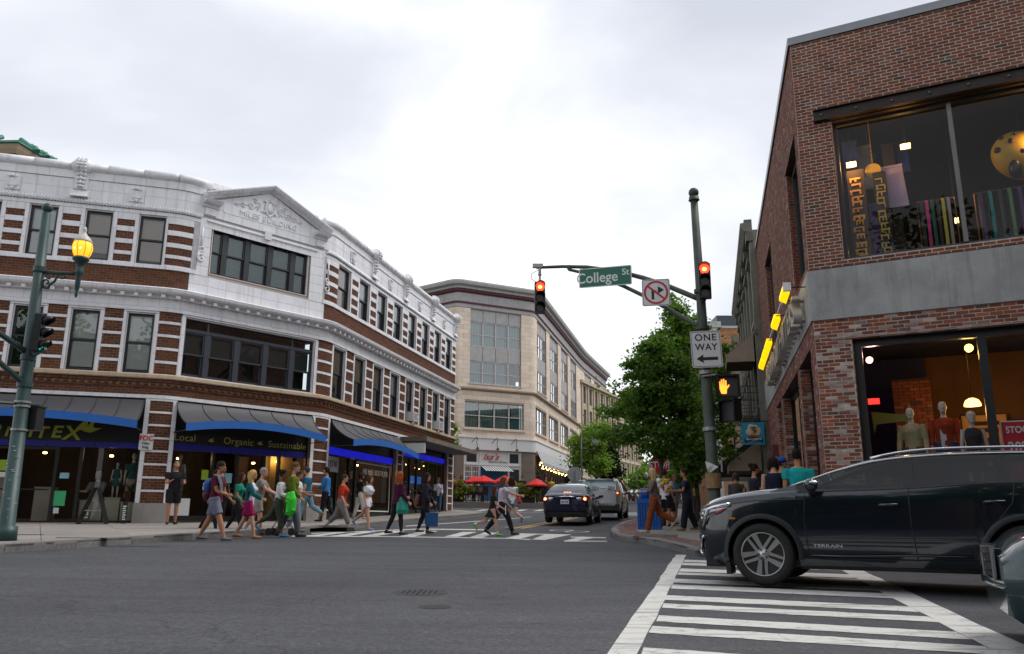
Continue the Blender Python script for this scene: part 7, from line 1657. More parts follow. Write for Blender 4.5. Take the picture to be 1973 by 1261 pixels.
# near (left) side wheel centre is at local (0,+.805)
o2=Vector((hub.x,hub.y))-left*.90
suv=car('suv','dark graphite five door SUV stopped across the crosswalk in the foreground',(o2.x,o2.y,zc_),rzS,M_SUV,DS)
yb=lambda x,f=1.: .92*sinterp(DS['w'],x)*f
for s in (1,-1):
    # headlamp wrapping the corner
    hl=[(.34,s*yb(.34,.975),.955),(.60,s*yb(.60,.97),.925),(.80,s*yb(.8,.975),.875),(.885,s*yb(.885,.96),.80),(.90,s*yb(.9,.97),.72),(.84,s*yb(.84,1.0),.66),(.78,s*yb(.78,1.01),.70),(.72,s*yb(.72,1.0),.78),(.56,s*yb(.56,1.0),.83),(.42,s*yb(.42,.992),.885)]
    c=(.68,s*yb(.68,.99),.85); h=lens(suv,'headlight',mat('smoked lamp glass',(.30,.31,.33),.06,metal=.8),hl,c,(.018,s*.022,.012))
    q=MB(); q.smooth=True; q.tube([(.36,s*yb(.36,1.0),.945),(.58,s*yb(.58,1.0),.915),(.78,s*yb(.78,1.01),.868),(.87,s*yb(.87,1.0),.82)],.022,6); q.build('lamp_bar',M_CHROME,h)
    q=MB(); q.smooth=True; q.tube([(.70,s*yb(.70,1.02),.89),(.76,s*yb(.76,1.035),.80),(.80,s*yb(.8,1.03),.70)],[.03,.022,.012],8); q.build('lamp_bar',M_LAMPW,h)
    for x,z in ((.80,.83),(.82,.775)): q=MB(); q.ball((x,s*yb(x,1.03),z),.022,8,6); q.build('projector',M_CHROME,h)
    lens(suv,'side_reflector',M_TAILR,[(.40,s*yb(.40,.995),.90),(.56,s*yb(.56,1.0),.875),(.60,s*yb(.6,1.0),.81),(.50,s*yb(.5,1.0),.84)],(.52,s*yb(.52,1.0),.86),(.004,s*.02,0))
    q=MB(); q.box((.30,s*yb(.33,.995),.765),(.385,s*yb(.33,1.012),.785)); q.build('side_marker',M_AMB,suv)
    q=MB(); q.smooth=True; q.tube([(.80,s*yb(.8,1.02),.56),(.845,s*yb(.845,1.02),.545),(.875,s*yb(.875,1.02),.44),(.885,s*yb(.885,1.02),.36),(.84,s*yb(.84,1.03),.345)],.018,7); q.build('fog_light_trim',M_CHROME,suv)
    q=MB(); q.smooth=True; q.tube([(x,s*(yb(x,.995)),.36+.02*(x<-1.4)) for x in (-.55,-1.0,-1.6,-2.2)],.012,5); q.build('sill_moulding',M_SUV,suv)
q=MB(); vs=[];m_=9
for i in range(m_):
    y=-.60+1.2*i/(m_-1); xx=.945-.16*(abs(y)/.6)**2.4
    for z in (.83,.74,.60,.46): vs.append((xx-.03*(z>.8),y*(1-.15*(z<.5)),z))
q.add(vs,[(4*i+j,4*i+j+1,4*i+5+j,4*i+4+j) for i in range(m_-1) for j in range(3)]); q.build('grille',M_PLAST,suv)
for z in (.80,.73,.66,.59,.52): q=MB(); q.smooth=True; q.tube([(.952-.16*(abs(y)/.6)**2.4,y,z) for y in (-.55,-.4,-.2,0,.2,.4,.55)],.011,5); q.build('grille_bar',M_CHROME if z>.78 else M_ALLOYD,suv)
q=MB(); q.box((.60,-.55,.19),(.85,.55,.26)); q.build('chin_spoiler',M_PLAST,suv)
q=MB(); q.box((.40,.60,.12),(.46,.86,.26)); q.build('air_deflector',M_PLAST,suv); q=MB(); q.box((-2.28,.55,.14),(-2.25,.84,.34)); q.build('mud_flap',M_PLAST,suv)
text('TERRAIN',.05,'door_badge',mat('badge silver',(.45,.46,.47),.4,metal=.3),(-.74,.92*1.004,.47),pi/2,pi,suv,depth=.006,sx=1.6,bold=.001)
q=MB(); q.smooth=True; q.ball((-.64,.92*.97+.135,1.185),.085,14,8,(.9,1.05,.35)); q.build('mirror_cap',M_CHROME,suv)
q=MB(); q.lathe([(.035,0),(.03,.012),(.01,.015)],16,M=Matrix.Translation((.955,0,.70))@Matrix.Rotation(pi/2,4,'Y')); q.build('emblem',M_CHROME,suv)
q=MB(); q.tube([(-.93+.17*cos(2*pi*k/20)*.25,.36+.18*sin(2*pi*k/20),1.0+.18*cos(2*pi*k/20)) for k in range(21)],.016,6); q.build('steering_wheel',M_PLAST,suv)
for o in suv.children_recursive:
    if o.type=='MESH' and not o.name.startswith(('wheel','rim','spoke','hub','lug','brake','door_badge')):
        for v in o.data.vertices:
            if v.co.x>.42: v.co.x=.42+(v.co.x-.42)*.80
# ---- navy saloon in the far lane
M_NAVY2=car_paint('navy car paint',(.010,.016,.055),.35,.25)
DC=dict(xf=.92,xr=-3.60,ax=(0.,-2.6),R=.315,rim=.205,hw=.88,keys=[-3.2,-3.0,-.2],wstyle=1,
  zl=[(-3.6,.42),(-3.5,.26),(-3.1,.2),(0.4,.2),(.8,.22),(.92,.4)],
  zb=[(-3.6,.93),(-3.5,.97),(-3.0,.985),(-2.2,.96),(-.9,.92),(-.2,.90),(.4,.82),(.75,.72),(.92,.6)],
  zc=[(-3.6,.95),(-3.45,1.04),(-3.1,1.055),(-2.4,1.06),(-.6,1.0),(0,.95),(.5,.86),(.8,.74),(.92,.62)],
  w=[(-3.6,.84),(-3.5,.92),(-3.2,.98),(-2.6,1.0),(-1.2,1.0),(0,1.0),(.5,.94),(.8,.8),(.92,.66)],
  gh=dict(x0=-.35,x1=-3.12,keys=[-.35,-1.25,-2.55,-3.12],zt=[(-.35,.98),(-.8,1.22),(-1.25,1.40),(-1.7,1.455),(-2.2,1.44),(-2.55,1.38),(-2.9,1.20),(-3.12,1.05)],zmax=1.455,wr=.64,sx0=-.65,sx1=-2.85,ws1=-1.22,rw0=-2.45,pillars=[(-1.5,-1.55,.09),(-2.45,-2.4,.07)],chrome=False,seats=(-1.3,-2.2)),
  seams=[[(-.5,.88),(-.45,.55),(-.55,.3)],[(-1.5,.9),(-1.5,.3)],[(-2.45,.95),(-2.3,.7),(-2.05,.35)]],handles=[(-1.3,.80),(-2.25,.83)],mirror=(-.6,.98),mirm=mat('black mirror',(.012,.012,.014),.3,coat=1.),rglass=glass('pale car glass',(.5,.6,.62),2.6))
hS2=rad(12.5)
def place(px,py,heading,xr_off):   # rear bumper middle above a ground pixel
    p=gnd(px,py); h=Vector((sin(heading),cos(heading))); o=Vector((p.x,p.y))-h*xr_off; return (o.x,o.y,g(o.x,o.y)),math.atan2(h.y,h.x)
l_,r_=place(1093,1013,hS2,-3.1); l_=(l_[0],l_[1],l_[2])
sedan=car('saloon_car','navy saloon car with lit tail lamps waiting in the far lane',l_,r_,M_NAVY2,DC)
ybc=lambda x,f=1.: .88*sinterp(DC['w'],x)*f
for s in (1,-1):
    o_=[(-3.46,s*.80,.93),(-3.56,s*.66,.93),(-3.615,s*.42,.90),(-3.615,s*.50,.82),(-3.60,s*.66,.76),(-3.50,s*.80,.74),(-3.36,s*.845,.80),(-3.30,s*.85,.90)]
    L_=lens(sedan,'tail_light',M_TAILR,o_,(-3.56,s*.70,.85),(-.03,s*.03,0)); q=MB(); q.smooth=True; q.ball((-3.585,s*.725,.84),.062,12,8,(.5,1,1)); q.build('lamp_glow',M_TAILON,L_); q=MB(); q.ball((-3.615,s*.725,.84),.03,10,6,(.5,1,1)); q.build('lamp_core',M_TAILH,L_)
    lens(sedan,'reversing_light',M_LAMPW,[(-3.615,s*.60,.90),(-3.622,s*.42,.885),(-3.622,s*.46,.81),(-3.615,s*.58,.78)],(-3.63,s*.52,.84),(-.012,0,0))
q=MB(); q.smooth=True; q.tube([(-3.615,-.40,.915),(-3.63,0,.925),(-3.615,.40,.915)],.018,7); q.build('boot_trim',M_CHROME,sedan)
q=MB(); q.box((-3.64,-.155,.66),(-3.615,.155,.815)); pl=q.build('number_plate',mat('white number plate',(.62,.63,.62),.5),sedan)
q=MB(); 
for i,(a,b) in enumerate(((-.12,-.07),(-.055,-.01),(.03,.07),(.085,.12))): q.box((-3.645,a,.70),(-3.641,b,.77))
q.build('plate_marks',mat('plate blue grey',(.14,.17,.25),.6),sedan,'stuff')
q=MB(); q.tube([(-3.63,.055*cos(2*pi*k/16),.975+.035*sin(2*pi*k/16)) for k in range(17)],.008,5); q.tube([(-3.63,.03*cos(2*pi*k/12),.985+.018*sin(2*pi*k/12)) for k in range(13)],.006,5); q.build('emblem',M_CHROME,sedan)
q=MB(); q.box((-3.635,-.80,.50),(-3.55,.80,.515)); q.box((-3.40,-.7,.2),(-3.3,.7,.32)); q.build('bumper_line',M_PLAST,sedan,'stuff')
q=MB(); 
for i in range(5): q.ball((-2.98,-.12+.06*i,1.10),.022,6,4)
q.build('high_brake_light',emit('orange brake light',(1,.25,.04),4),sedan,'stuff')
# ---- silver and white SUVs ahead of it
M_SILV=car_paint('silver car paint',(.50,.51,.53),.3,.3); M_WCAR=car_paint('white car paint',(.68,.69,.70),.0,.3)
DE={**DS,'gh':dict(DS['gh'])}; DE.update(clad=False,hw=.90,R=.345,rim=.225,wstyle=1,handm=M_SILV,mirm=M_SILV,rglass=glass('pale car glass',(.5,.6,.62),2.6)); DE['gh'].update(chrome=False,rails=(-1.25,-3.2),zmax=1.66,wr=.74,sx1=-3.2,zt=[(-.12,1.10),(-.45,1.24),(-.9,1.46),(-1.28,1.60),(-1.6,1.65),(-2.1,1.67),(-2.8,1.66),(-3.3,1.61),(-3.45,1.57),(-3.66,1.16)],x1=-3.66,keys=[-.12,-.45,-1.28,-3.4,-3.66])
def suv_rear(px,py,heading,paint,lab,lit=True):
    l_,r_=place(px,py,heading,-3.2); c=car('suv',lab,l_,r_,paint,DE)
    for s in (1,-1):
        o_=[(-3.64,s*.50,1.02),(-3.60,s*.66,1.08),(-3.50,s*.80,1.12),(-3.30,s*.865,1.13),(-3.34,s*.87,1.02),(-3.50,s*.84,.93),(-3.62,s*.70,.92),(-3.67,s*.56,.95)]
        L_=lens(c,'tail_light',M_TAILR,o_,(-3.60,s*.70,1.02),(-.04,s*.04,0)); q=MB(); q.ball((-3.625,s*.76,1.03),.05,10,6,(.5,1.2,.8)); q.build('lamp_glow',M_TAILON,L_)
        q=MB(); q.box((-3.68,s*.58-.09,.40),(-3.64,s*.58+.09,.47)); q.build('rear_reflector',M_TAILR,c)
    q=MB(); q.box((-3.70,-.70,.30),(-3.45,.70,.60)); q.box((-3.68,-.84,.28),(-3.3,-.70,.56)); q.box((-3.68,.70,.28),(-3.3,.84,.56)); q.build('lower_bumper',M_PLAST,c,'stuff')
    q=MB(); q.box((-3.73,-.16,.80),(-3.70,.16,.92)); q.build('number_plate',MATS['white number plate'],c); q=MB(); q.bar((-3.66,-.05,1.22),(-3.64,-.5,1.20),.02); q.build('wiper',M_PLAST,c); q=MB(); q.smooth=True; q.box((-3.62,-.62,1.585),(-3.30,.62,1.615)); q.build('roof_spoiler',paint,c)
    return c
suv_rear(1158,1003,rad(13),M_SILV,'silver SUV standing just beyond the navy saloon car'); suv_rear(1120,985,rad(13),M_WCAR,'white roofed SUV hidden behind the navy saloon and the silver SUV')
# parked cars glimpsed far up the kerb and a red one
DK=DC
def parked(px,py,heading,paint,lab): l_,r_=place(px,py,heading,-3.1); return car('parked_car',lab,l_,r_,paint,DK)
# ---- teal saloon entering at the right edge
M_TEAL=car_paint('teal green car paint',(.004,.030,.038),.35,.25)
DT={**DC,'gh':dict(DC['gh']),'zl':[(-3.6,.42),(-3.5,.26),(-3.1,.2),(0.4,.2),(.8,.2),(.92,.27)]}; DT.update(handm=M_TEAL)
cen=at(1912,1090,6.1); hT2=Vector((sin(rad(-66)),cos(rad(-66)))); lf=Vector((-hT2.y,hT2.x)); o2=Vector((cen.x,cen.y))-hT2*.92+lf*-.0
zt_=g(o2.x,o2.y); teal=car('saloon_car','teal green saloon car nosing in at the right edge behind the crosswalk',(o2.x,o2.y,zt_),math.atan2(hT2.y,hT2.x),M_TEAL,DT)
for s in (1,-1):
    lens(teal,'headlight',M_LAMPW,[(.40,s*.80,.80),(.62,s*.72,.77),(.80,s*.56,.70),(.83,s*.44,.64),(.80,s*.52,.57),(.66,s*.72,.60),(.45,s*.83,.68)],(.66,s*.68,.69),(.03,s*.03,.02))
q=MB(); q.box((.885,-.28,.48),(.93,.28,.68)); q.build('grille',M_PLAST,teal)
for z in (.52,.58,.64): q=MB(); q.box((.925,-.27,z),(.945,.27,z+.018)); q.build('grille_bar',M_CHROME,teal)
for y in (-.29,.29): q=MB(); q.tube([(.94,y,.47),(.94,y*1.05,.69)],.016,6); q.build('grille_surround',M_CHROME,teal)
q=MB(); q.tube([(.94,-.29,.69),(.90,0,.70),(.94,.29,.69)],.016,6); q.build('grille_surround',M_CHROME,teal); q=MB(); q.box((.76,-.50,.30),(.90,.50,.38)); q.build('lower_intake',M_PLAST,teal)
q=MB(); q.smooth=True; q.tube([(.70,.80,.46),(.90,.52,.45),(.955,0,.45),(.90,-.52,.45),(.70,-.80,.46)],.03,7); q.build('bumper_moulding',M_TEAL,teal)
# ---------------------------------------------------------------- people
SK={'fair':(.50,.27,.19),'tan':(.40,.19,.11),'brown':(.16,.07,.035),'olive':(.33,.17,.10),'dummy':(.55,.52,.46)}
def cmat(c,kind='cloth'):
    n=kind+' '+'_'.join('%02d'%round(x*99) for x in c)
    return mat(n,c,.55 if kind=='skin' else .6 if kind=='hair' else .85,var=.22 if kind=='cloth' else .06 if kind=='skin' else .35,vs=7 if kind!='hair' else 40,bump=.8 if kind=='cloth' else .15,bs=11 if kind=='cloth' else 60,spec=.5 if kind=='leather' else .06 if kind=='hair' else .2)
def remesh(o,v,sm=3):
    m=o.modifiers.new('surface','REMESH'); m.mode='VOXEL'; m.voxel_size=v; m.use_smooth_shade=True
    if sm: s=o.modifiers.new('relax','SMOOTH'); s.factor=.5; s.iterations=sm
    return o
class V3(Vector): pass
def person(px,py,H,face,lab,skin='fair',hair=('short',(.06,.035,.02)),top=((.3,.3,.3),'short',.0),low=('trousers',(.05,.05,.06)),shoes=(.05,.05,.05),legs=((20,10),(-18,22)),arms=((-18,15,6),(18,25,6)),lean=3,head=(0,0),sex='m',bulk=1.,off=0.,pos=None,group='people crossing and walking',cat='person',name='person',vox=.012,extra=None,sit=None,cuff=.0,socks=None,jacket=None):
    if pos is None: p=gnd(px,py,off); X,Y,Z=p.x,p.y,g(p.x,p.y)+off
    else: X,Y,Z=pos
    t=thing(name,lab,cat,(X,Y,Z),-face,group)   # local +Y is the facing direction, heading measured from +Y towards +X
    f=sex=='f'; h=H
    hipw=.052*h*(1.06 if f else 1.)*bulk**.5; shw=(.098 if f else .112)*h*bulk**.4
    TH,SHk,FT_=.245*h,.236*h,.045*h
    def dirv(a,ab=0,s=1): a=rad(a); b=rad(ab); return Vector((s*sin(b)*1.,sin(a)*cos(b),-cos(a)*cos(b)))
    J={}; lows=[]
    for k,s in ((0,-1),(1,1)):   # left is -x
        a,b=legs[k]; J['hip',k]=Vector((s*hipw,0,0)); J['knee',k]=J['hip',k]+dirv(a,2,s)*TH; J['ank',k]=J['knee',k]+dirv(a-b,0,s)*SHk
        fp=a-b if b>25 or a-b<-30 else 0.; fd=Vector((s*.12,cos(rad(fp*.8)),sin(rad(fp*.8)))).normalized(); J['toe',k]=J['ank',k]+fd*.105*h+Vector((0,0,-.02*h)); J['heel',k]=J['ank',k]-fd*.035*h+Vector((0,0,-FT_*.72)); J['fd',k]=fd
        lows.append(min(J['ank',k].z-FT_,J['toe',k].z-.012*h))
    zp=-min(lows) if sit is None else sit
    L=Matrix.Rotation(rad(-lean),3,'X'); up=Vector((0,0,zp))
    for k in list(J):
        if k[0]!='fd': J[k]=J[k]+up
    pel=Vector((0,0,zp+.01*h)); sp=lambda y,z: pel+L@Vector((0,y,z))
    waist,chest,shl,neck,hd0=sp(.005*h,.085*h),sp(.012*h,.19*h),sp(0,.275*h),sp(.004*h,.315*h),sp(.012*h,.345*h)
    for k,s in ((0,-1),(1,1)):
        a,e,ab=arms[k][:3]; inn=arms[k][3] if len(arms[k])>3 else 0
        J['sho',k]=shl+L@Vector((s*shw,0,-.012*h)); J['elb',k]=J['sho',k]+L@dirv(a,ab,s)*.172*h; d=dirv(a+e,ab*.3,s); d=(d+Vector((-s*sin(rad(inn)),0,0))).normalized(); J['wri',k]=J['elb',k]+L@d*.145*h; J['hd',k]=L@d
    SX=(1,0,0); hw=lambda w:w*h*bulk
    # body: one continuous surface
    q=MB()
    def torso(q,g_,z0=0,zt=1.,sleeveless=False):
        pts=[sp(0,-.035*h),sp(0,.0),waist,chest,sp(.004*h,.245*h),sp(0,.285*h)]
        rx=[.070,.088 if f else .082,(.066 if f else .077),(.080 if f else .092),(.086 if f else .104),.05]; ry=[.05,.062,.052,.066 if f else .064,.056,.035]
        i0=0
        q.tube(pts[i0:],[hw(r)+g_ for r in rx[i0:]],14,ry=[hw(r)+g_ for r in ry[i0:]],side=SX)
        if f and name=='person':
            for s in (-1,1): q.ball(sp(.06*h*bulk,.19*h)+Vector((s*.038*h,0,0)),.034*h*bulk+g_,9,7)
    def leg(q,k,g_,t0=0.,t1=2.,flare=0.):
        hp,kn,an=J['hip',k],J['knee',k],J['ank',k]
        pts=[hp+Vector((0,0,.02*h)),hp.lerp(kn,.3),hp.lerp(kn,.75),kn,kn.lerp(an,.28),kn.lerp(an,.7),an]; rr=[.058,.053,.039,.033,.034,.024,.019]; tt=[0,.3,.75,1,1.28,1.7,2]
        def at_(u):
            for i in range(6):
                if u<=tt[i+1]: w=(u-tt[i])/(tt[i+1]-tt[i]); return pts[i].lerp(pts[i+1],w),rr[i]+(rr[i+1]-rr[i])*w
            return pts[-1],rr[-1]
        us=[t0]+[u for u in tt if t0<u<t1]+[t1]; P_=[];R_=[]
        for u in us: a,b=at_(u); P_.append(a); R_.append(b*h*bulk**.8+g_+flare*max(0,u-t0)/max(.1,t1-t0))
        q.tube(P_,R_,10,side=SX)
    def arm(q,k,g_,t1=2.):
        s_,e_,w_=J['sho',k],J['elb',k],J['wri',k]; pts=[s_+Vector((0,0,.004*h)),s_.lerp(e_,.35),e_,e_.lerp(w_,.3),w_]; rr=[.033,.030,.0235,.0235,.0155]; tt=[0,.35,1,1.3,2]; P_=[];R_=[]
        for i,u in enumerate(tt):
            if u<=t1: P_.append(pts[i]); R_.append(rr[i]*h*bulk**.6*(.9 if f else 1)+g_)
            else:
                w=(t1-tt[i-1])/(u-tt[i-1]); P_.append(pts[i-1].lerp(pts[i],w)); R_.append((rr[i-1]+(rr[i]-rr[i-1])*w)*h*bulk**.6*(.9 if f else 1)+g_); break
        q.tube(P_,R_,9)
    torso(q,0)
    for k in (0,1):
        leg(q,k,0); arm(q,k,0); w_,d=J['wri',k],J['hd',k]; s=-1 if k==0 else 1
        pal=w_+d*.045*h; sd=Vector((0,1,0))-d*d.y; sd=sd.normalized() if sd.length>.2 else Vector((1,0,0)); th=d.cross(sd)
        q.tube([w_,w_+d*.02*h,pal,w_+d*.055*h],[.012*h,.019*h,.021*h,.018*h],8,ry=[.010*h,.011*h,.011*h,.010*h],side=tuple(sd))
        for fi in range(4):
            b=pal+sd*(.016-.0107*fi)*h; ln=(.034,.040,.037,.028)[fi]*h; bend=th*s*(-.35)
            q.tube([b,b+(d*.6+bend*.3).normalized()*ln*.5+d*.006*h,b+d*ln*.72+bend*ln*.55],[.0058*h,.0052*h,.0042*h],6)
        q.tube([w_+d*.018*h+sd*.012*h,w_+d*.03*h+sd*.028*h,w_+d*.055*h+sd*.030*h],[.0075*h,.0065*h,.0045*h],6)
        an,to,he=J['ank',k],J['toe',k],J['heel',k]; q.tube([he+Vector((0,0,.012*h)),an-Vector((0,0,.014*h)),an.lerp(to,.55)-Vector((0,0,.008*h)),to],[.018*h,.022*h,.023*h,.015*h],8,ry=[.02*h,.022*h,.014*h,.009*h],side=SX)
    q.tube([sp(0,.275*h),neck,hd0+Vector((0,0,.012*h))],[.036*h,.029*h,.030*h],10,side=SX)
    Hd=L@Matrix.Rotation(rad(-head[0]),3,'Z')@Matrix.Rotation(rad(head[1]),3,'X'); hc=hd0+L@Vector((0,.004*h,.055*h)); hp_=lambda x,y,z: hc+Hd@(Vector((x,y,z))*h)
    # head loft from chin to crown
    lev=[(-.062,.016,.018,.030),(-.048,.030,.034,.018),(-.025,.036,.045,.008),(0,.041,.050,.002),(.028,.0425,.053,-.002),(.050,.037,.046,-.004),(.064,.022,.028,-.005),(.069,.008,.010,-.005)]
    q.tube([hp_(0,y,z) for z,a,b,y in lev],[a*h for z,a,b,y in lev],16,ry=[b*h for z,a,b,y in lev],side=tuple(Hd@Vector((1,0,0))))
    q.tube([hp_(0,.048,.008),hp_(0,.060,-.014),hp_(0,.050,-.020)],[.006*h,.010*h,.006*h],7); q.tube([hp_(0,.046,-.036),hp_(0,.048,-.058)],[.010*h,.012*h],8)
    for s in (-1,1): q.ball(hp_(s*.043,-.004,-.008),.013*h,8,6,(.45,.8,1.25))
    skm=cmat(SK[skin],'skin'); body=q.build('body',skm,t); remesh(body,vox,2)
    if cat=='person':
        for s in (-1,1): q=MB(); q.ball(hp_(s*.017,.0475,.004),.0062*h,8,5,(1.25,.6,.8)); q.build('eye',M_BLACK,t); q=MB(); q.tube([hp_(s*.008,.049,.016),hp_(s*.018,.049,.019),hp_(s*.028,.043,.015)],.0026*h,5); q.build('brow',cmat(hair[1],'hair'),t)
        q=MB(); q.tube([hp_(-.014,.0475,-.0365),hp_(0,.0515,-.035),hp_(.014,.0475,-.0365)],.0035*h,6); q.build('mouth',cmat(tuple(c*.6 if i else c*.85 for i,c in enumerate(SK[skin])),'skin'),t)
    # hair
    st,hcx=hair[0],hair[1]; hm=cmat(hcx,'hair')
    if st!='none':
        q=MB(); g_=.006*h
        def cap(z0,front=.030):
            for (z,a,b,y) in (): pass
            lv=[(z0,.040,.040,-.014),(.0,.0445,.047,-.012),(.022,.046,.054,-.008),(.045,.042,.052,-.004),(.064,.029,.036,-.004),(.075,.010,.012,-.005)]
            q.tube([hp_(0,y,z) for z,a,b,y in lv if z>=z0],[a*h+g_*.5 for z,a,b,y in lv if z>=z0],14,ry=[b*h+g_*.3 for z,a,b,y in lv if z>=z0],side=tuple(Hd@Vector((1,0,0))))
        if st in ('short','bald','bun','pony'): cap(-.03 if st!='bald' else -.02)
        if st=='cap': pass
        if st in ('long','curly','bob','wavy'):
            cap(-.03); ln={'long':.26,'curly':.20,'bob':.08,'wavy':.16}[st]; wd={'long':.050,'curly':.066,'bob':.056,'wavy':.060}[st]
            P_=[hp_(0,-.022,.03)]; 
            for i in range(1,6): u=i/5; c=hp_(0,-.032-.006*u,.03)+Vector((0,-.0,-ln*h*u)); P_.append(c)
            q.tube(P_,[(.046+(wd-.046)*u)*h*(1 if u<.8 else .75) for u in (0,.2,.4,.6,.8,1)],12,ry=[.042*h,.040*h,.036*h,.032*h,.028*h,.014*h],side=tuple(Hd@Vector((1,0,0))))
            for s in (-1,1): q.tube([hp_(s*.036,.012,.045),hp_(s*.049,.006,0),hp_(s*.05,-.004,-.05),hp_(s*.048,-.012,-.05)+Vector((0,0,-ln*h*.45))],[.016*h,.018*h,.020*h,.012*h],8)
            R=random.Random(int(px*7+py)); 
            for i in range(26 if st in('curly','wavy') else 12):
                a=R.uniform(-2.6,2.6); u=R.uniform(0,1); c=hp_(.042*sin(a),-.02-.03*cos(a),.03)+Vector((0,0,-ln*h*u)); q.ball(c,(.016 if st!='curly' else .024)*h,7,5,(1,1,1.5 if st!='curly' else 1))
        if st=='bun': q.ball(hp_(0,-.058,.05),.032*h,10,8)
        if st=='pony': q.tube([hp_(0,-.05,.03),hp_(0,-.08,.0),hp_(0,-.08,-.10)],[.016*h,.022*h,.008*h],8)
        if st=='short':
            R=random.Random(int(px)); 
            for i in range(22): a=R.uniform(0,6.28); z=R.uniform(.02,.068); r=.045*math.sqrt(max(.05,1-(z/.078)**2)); q.ball(hp_(r*cos(a),-.004+r*1.12*sin(a),z),.011*h,6,4)
        o=q.build('hair',hm,t); remesh(o,.010 if vox<.015 else vox,1)
        if len(hair)>2:  # cap
            q=MB(); q.smooth=True; q.tube([hp_(0,-.004,z) for z in (.018,.035,.055,.074,.080)],[.051*h,.051*h,.044*h,.022*h,.006*h],14,ry=[.059*h,.058*h,.05*h,.026*h,.006*h],side=tuple(Hd@Vector((1,0,0)))); q.tube([hp_(0,.045,.022),hp_(0,.085,.016),hp_(0,.094,.012)],[.036*h,.034*h,.02*h],10,ry=[.004*h]*3,side=tuple(Hd@Vector((1,0,0)))); q.build('cap',cmat(hair[2]),t)
    # clothes
    if top:
        tc,sl=top[0],top[1]; q=MB(); g_=.011*h/1.7*1.7; crop=top[2] if len(top)>2 else 0.
        pts=[sp(0,-.055*h),sp(0,-.01*h),waist,chest,sp(.004*h,.245*h),sp(0,.283*h)]; rx=[.086,.088 if f else .085,(.069 if f else .081),(.083 if f else .094),(.087 if f else .104),.05]; ry=[.062,.064,.056,.068,.057,.036]
        if crop>0: pts[0]=waist.lerp(chest,crop*.6); pts[1]=waist.lerp(chest,crop*.7); pts[2]=waist.lerp(chest,crop); rx[0]=rx[1]=rx[2]=.078; ry[0]=ry[1]=ry[2]=.058
        if crop<0: pts.insert(0,sp(0,crop*h)); rx.insert(0,.098 if f else .09); ry.insert(0,.075)
        q.tube(pts,[hw(r)+g_ for r in rx],14,ry=[hw(r)+g_ for r in ry],side=SX)
        if f and name=='person':
            for s in (-1,1): q.ball(sp(.060*h*bulk,.19*h)+Vector((s*.038*h,0,0)),.035*h*bulk+g_*.9,9,7)
        t1={'tank':0,'short':.62,'half':.95,'long':1.93,'rolled':1.35}[sl]
        if t1:
            for k in (0,1): arm(q,k,g_*1.05,t1)
        o=q.build(top[3] if len(top)>3 else 'shirt',cmat(tc),t); remesh(o,vox*1.1,2)
    if jacket:
        q=MB(); g_=.020*h; pts=[sp(-.012*h,-.06*h),sp(-.01*h,0),waist-Vector((0,.012*h,0)),chest-Vector((0,.014*h,0)),sp(-.008*h,.245*h),sp(-.006*h,.285*h)]
        q.tube(pts,[hw(r)+g_ for r in (.088,.086,.074,.086,.09,.055)],14,ry=[hw(r)+g_*.3 for r in (.055,.055,.048,.052,.048,.036)],side=SX)
        for k in (0,1): arm(q,k,g_*.85,1.93)
        o=q.build('jacket',cmat(jacket),t); remesh(o,vox*1.1,2)
    if low:
        ty,lc=low[0],low[1]; q=MB(); g_=.010*h
        q.tube([sp(0,-.035*h),sp(0,-.005*h),sp(0,.04*h),sp(0,.065*h)],[hw(.074)+g_,hw(.089)+g_,hw(.083)+g_*.8,hw(.075)+g_*.8],14,ry=[hw(.056)+g_,hw(.064)+g_,hw(.058)+g_*.8,hw(.055)+g_*.8],side=SX)
        if ty=='skirt' or ty=='dress':
            ln=low[2] if len(low)>2 else .18; mid=(J['knee',0]+J['knee',1])*.5; b=pel.lerp(mid,ln/.245); q.tube([sp(0,-.0*h),pel.lerp(b,.5),b],[hw(.09)+g_,hw(.10)+g_,hw(.118)+g_],14,ry=[hw(.068)+g_,hw(.085)+g_*1.5,hw(.11)+abs(J['knee',0].y-J['knee',1].y)*.22],side=SX)
        else:
            t1={'shorts':.78,'short_shorts':.45,'trousers':1.93,'leggings':1.9,'cropped':1.62,'flared':1.97}[ty]
            for k in (0,1): leg(q,k,(.004*h if ty=='leggings' else .012*h if ty!='flared' else .010*h),0,t1,.030 if ty=='flared' else .014 if ty in('shorts','short_shorts') else 0)
        nm={'skirt':'skirt','dress':'skirt','leggings':'leggings'}.get(ty,'shorts' if 'shorts' in ty else 'trousers'); o=q.build(nm,cmat(lc),t); remesh(o,vox*1.1,2)
    if shoes:
        for k in (0,1):
            an,to,he=J['ank',k],J['toe',k],J['heel',k]; q=MB(); u=(an-he).normalized()
            q.tube([he+Vector((0,0,.010*h)),an-u*.018*h,an.lerp(to,.5)-Vector((0,0,.009*h)),to+J['fd',k]*.004*h],[.022*h,.026*h,.027*h,.020*h],10,ry=[.020*h,.027*h,.019*h,.014*h],side=SX); q.tube([an-u*.018*h,an+(J['knee',k]-an).normalized()*.012*h],[.024*h,.022*h],9)
            o=q.build('shoe',cmat(shoes,'leather'),t); remesh(o,.010,1)
            if socks: q=MB(); q.tube([an,an.lerp(J['knee',k],.22)],[.0225*h,.0255*h],9); q.build('sock',cmat(socks),t)
    t['_x']=0; del t['_x']
    J['t']=t; J['hp']=hp_; J['sp']=sp; J['h']=h; J['M']=Matrix.Translation((X,Y,Z))@Matrix.Rotation(-face,4,'Z'); return J
def Wp(J,v): return J['M']@Vector(v)
E_=rad
BLK=(.015,.015,.017); WHT=(.66,.66,.67); NAVY=(.012,.018,.045); DEN=(.11,.20,.27); GREY=(.13,.13,.15)
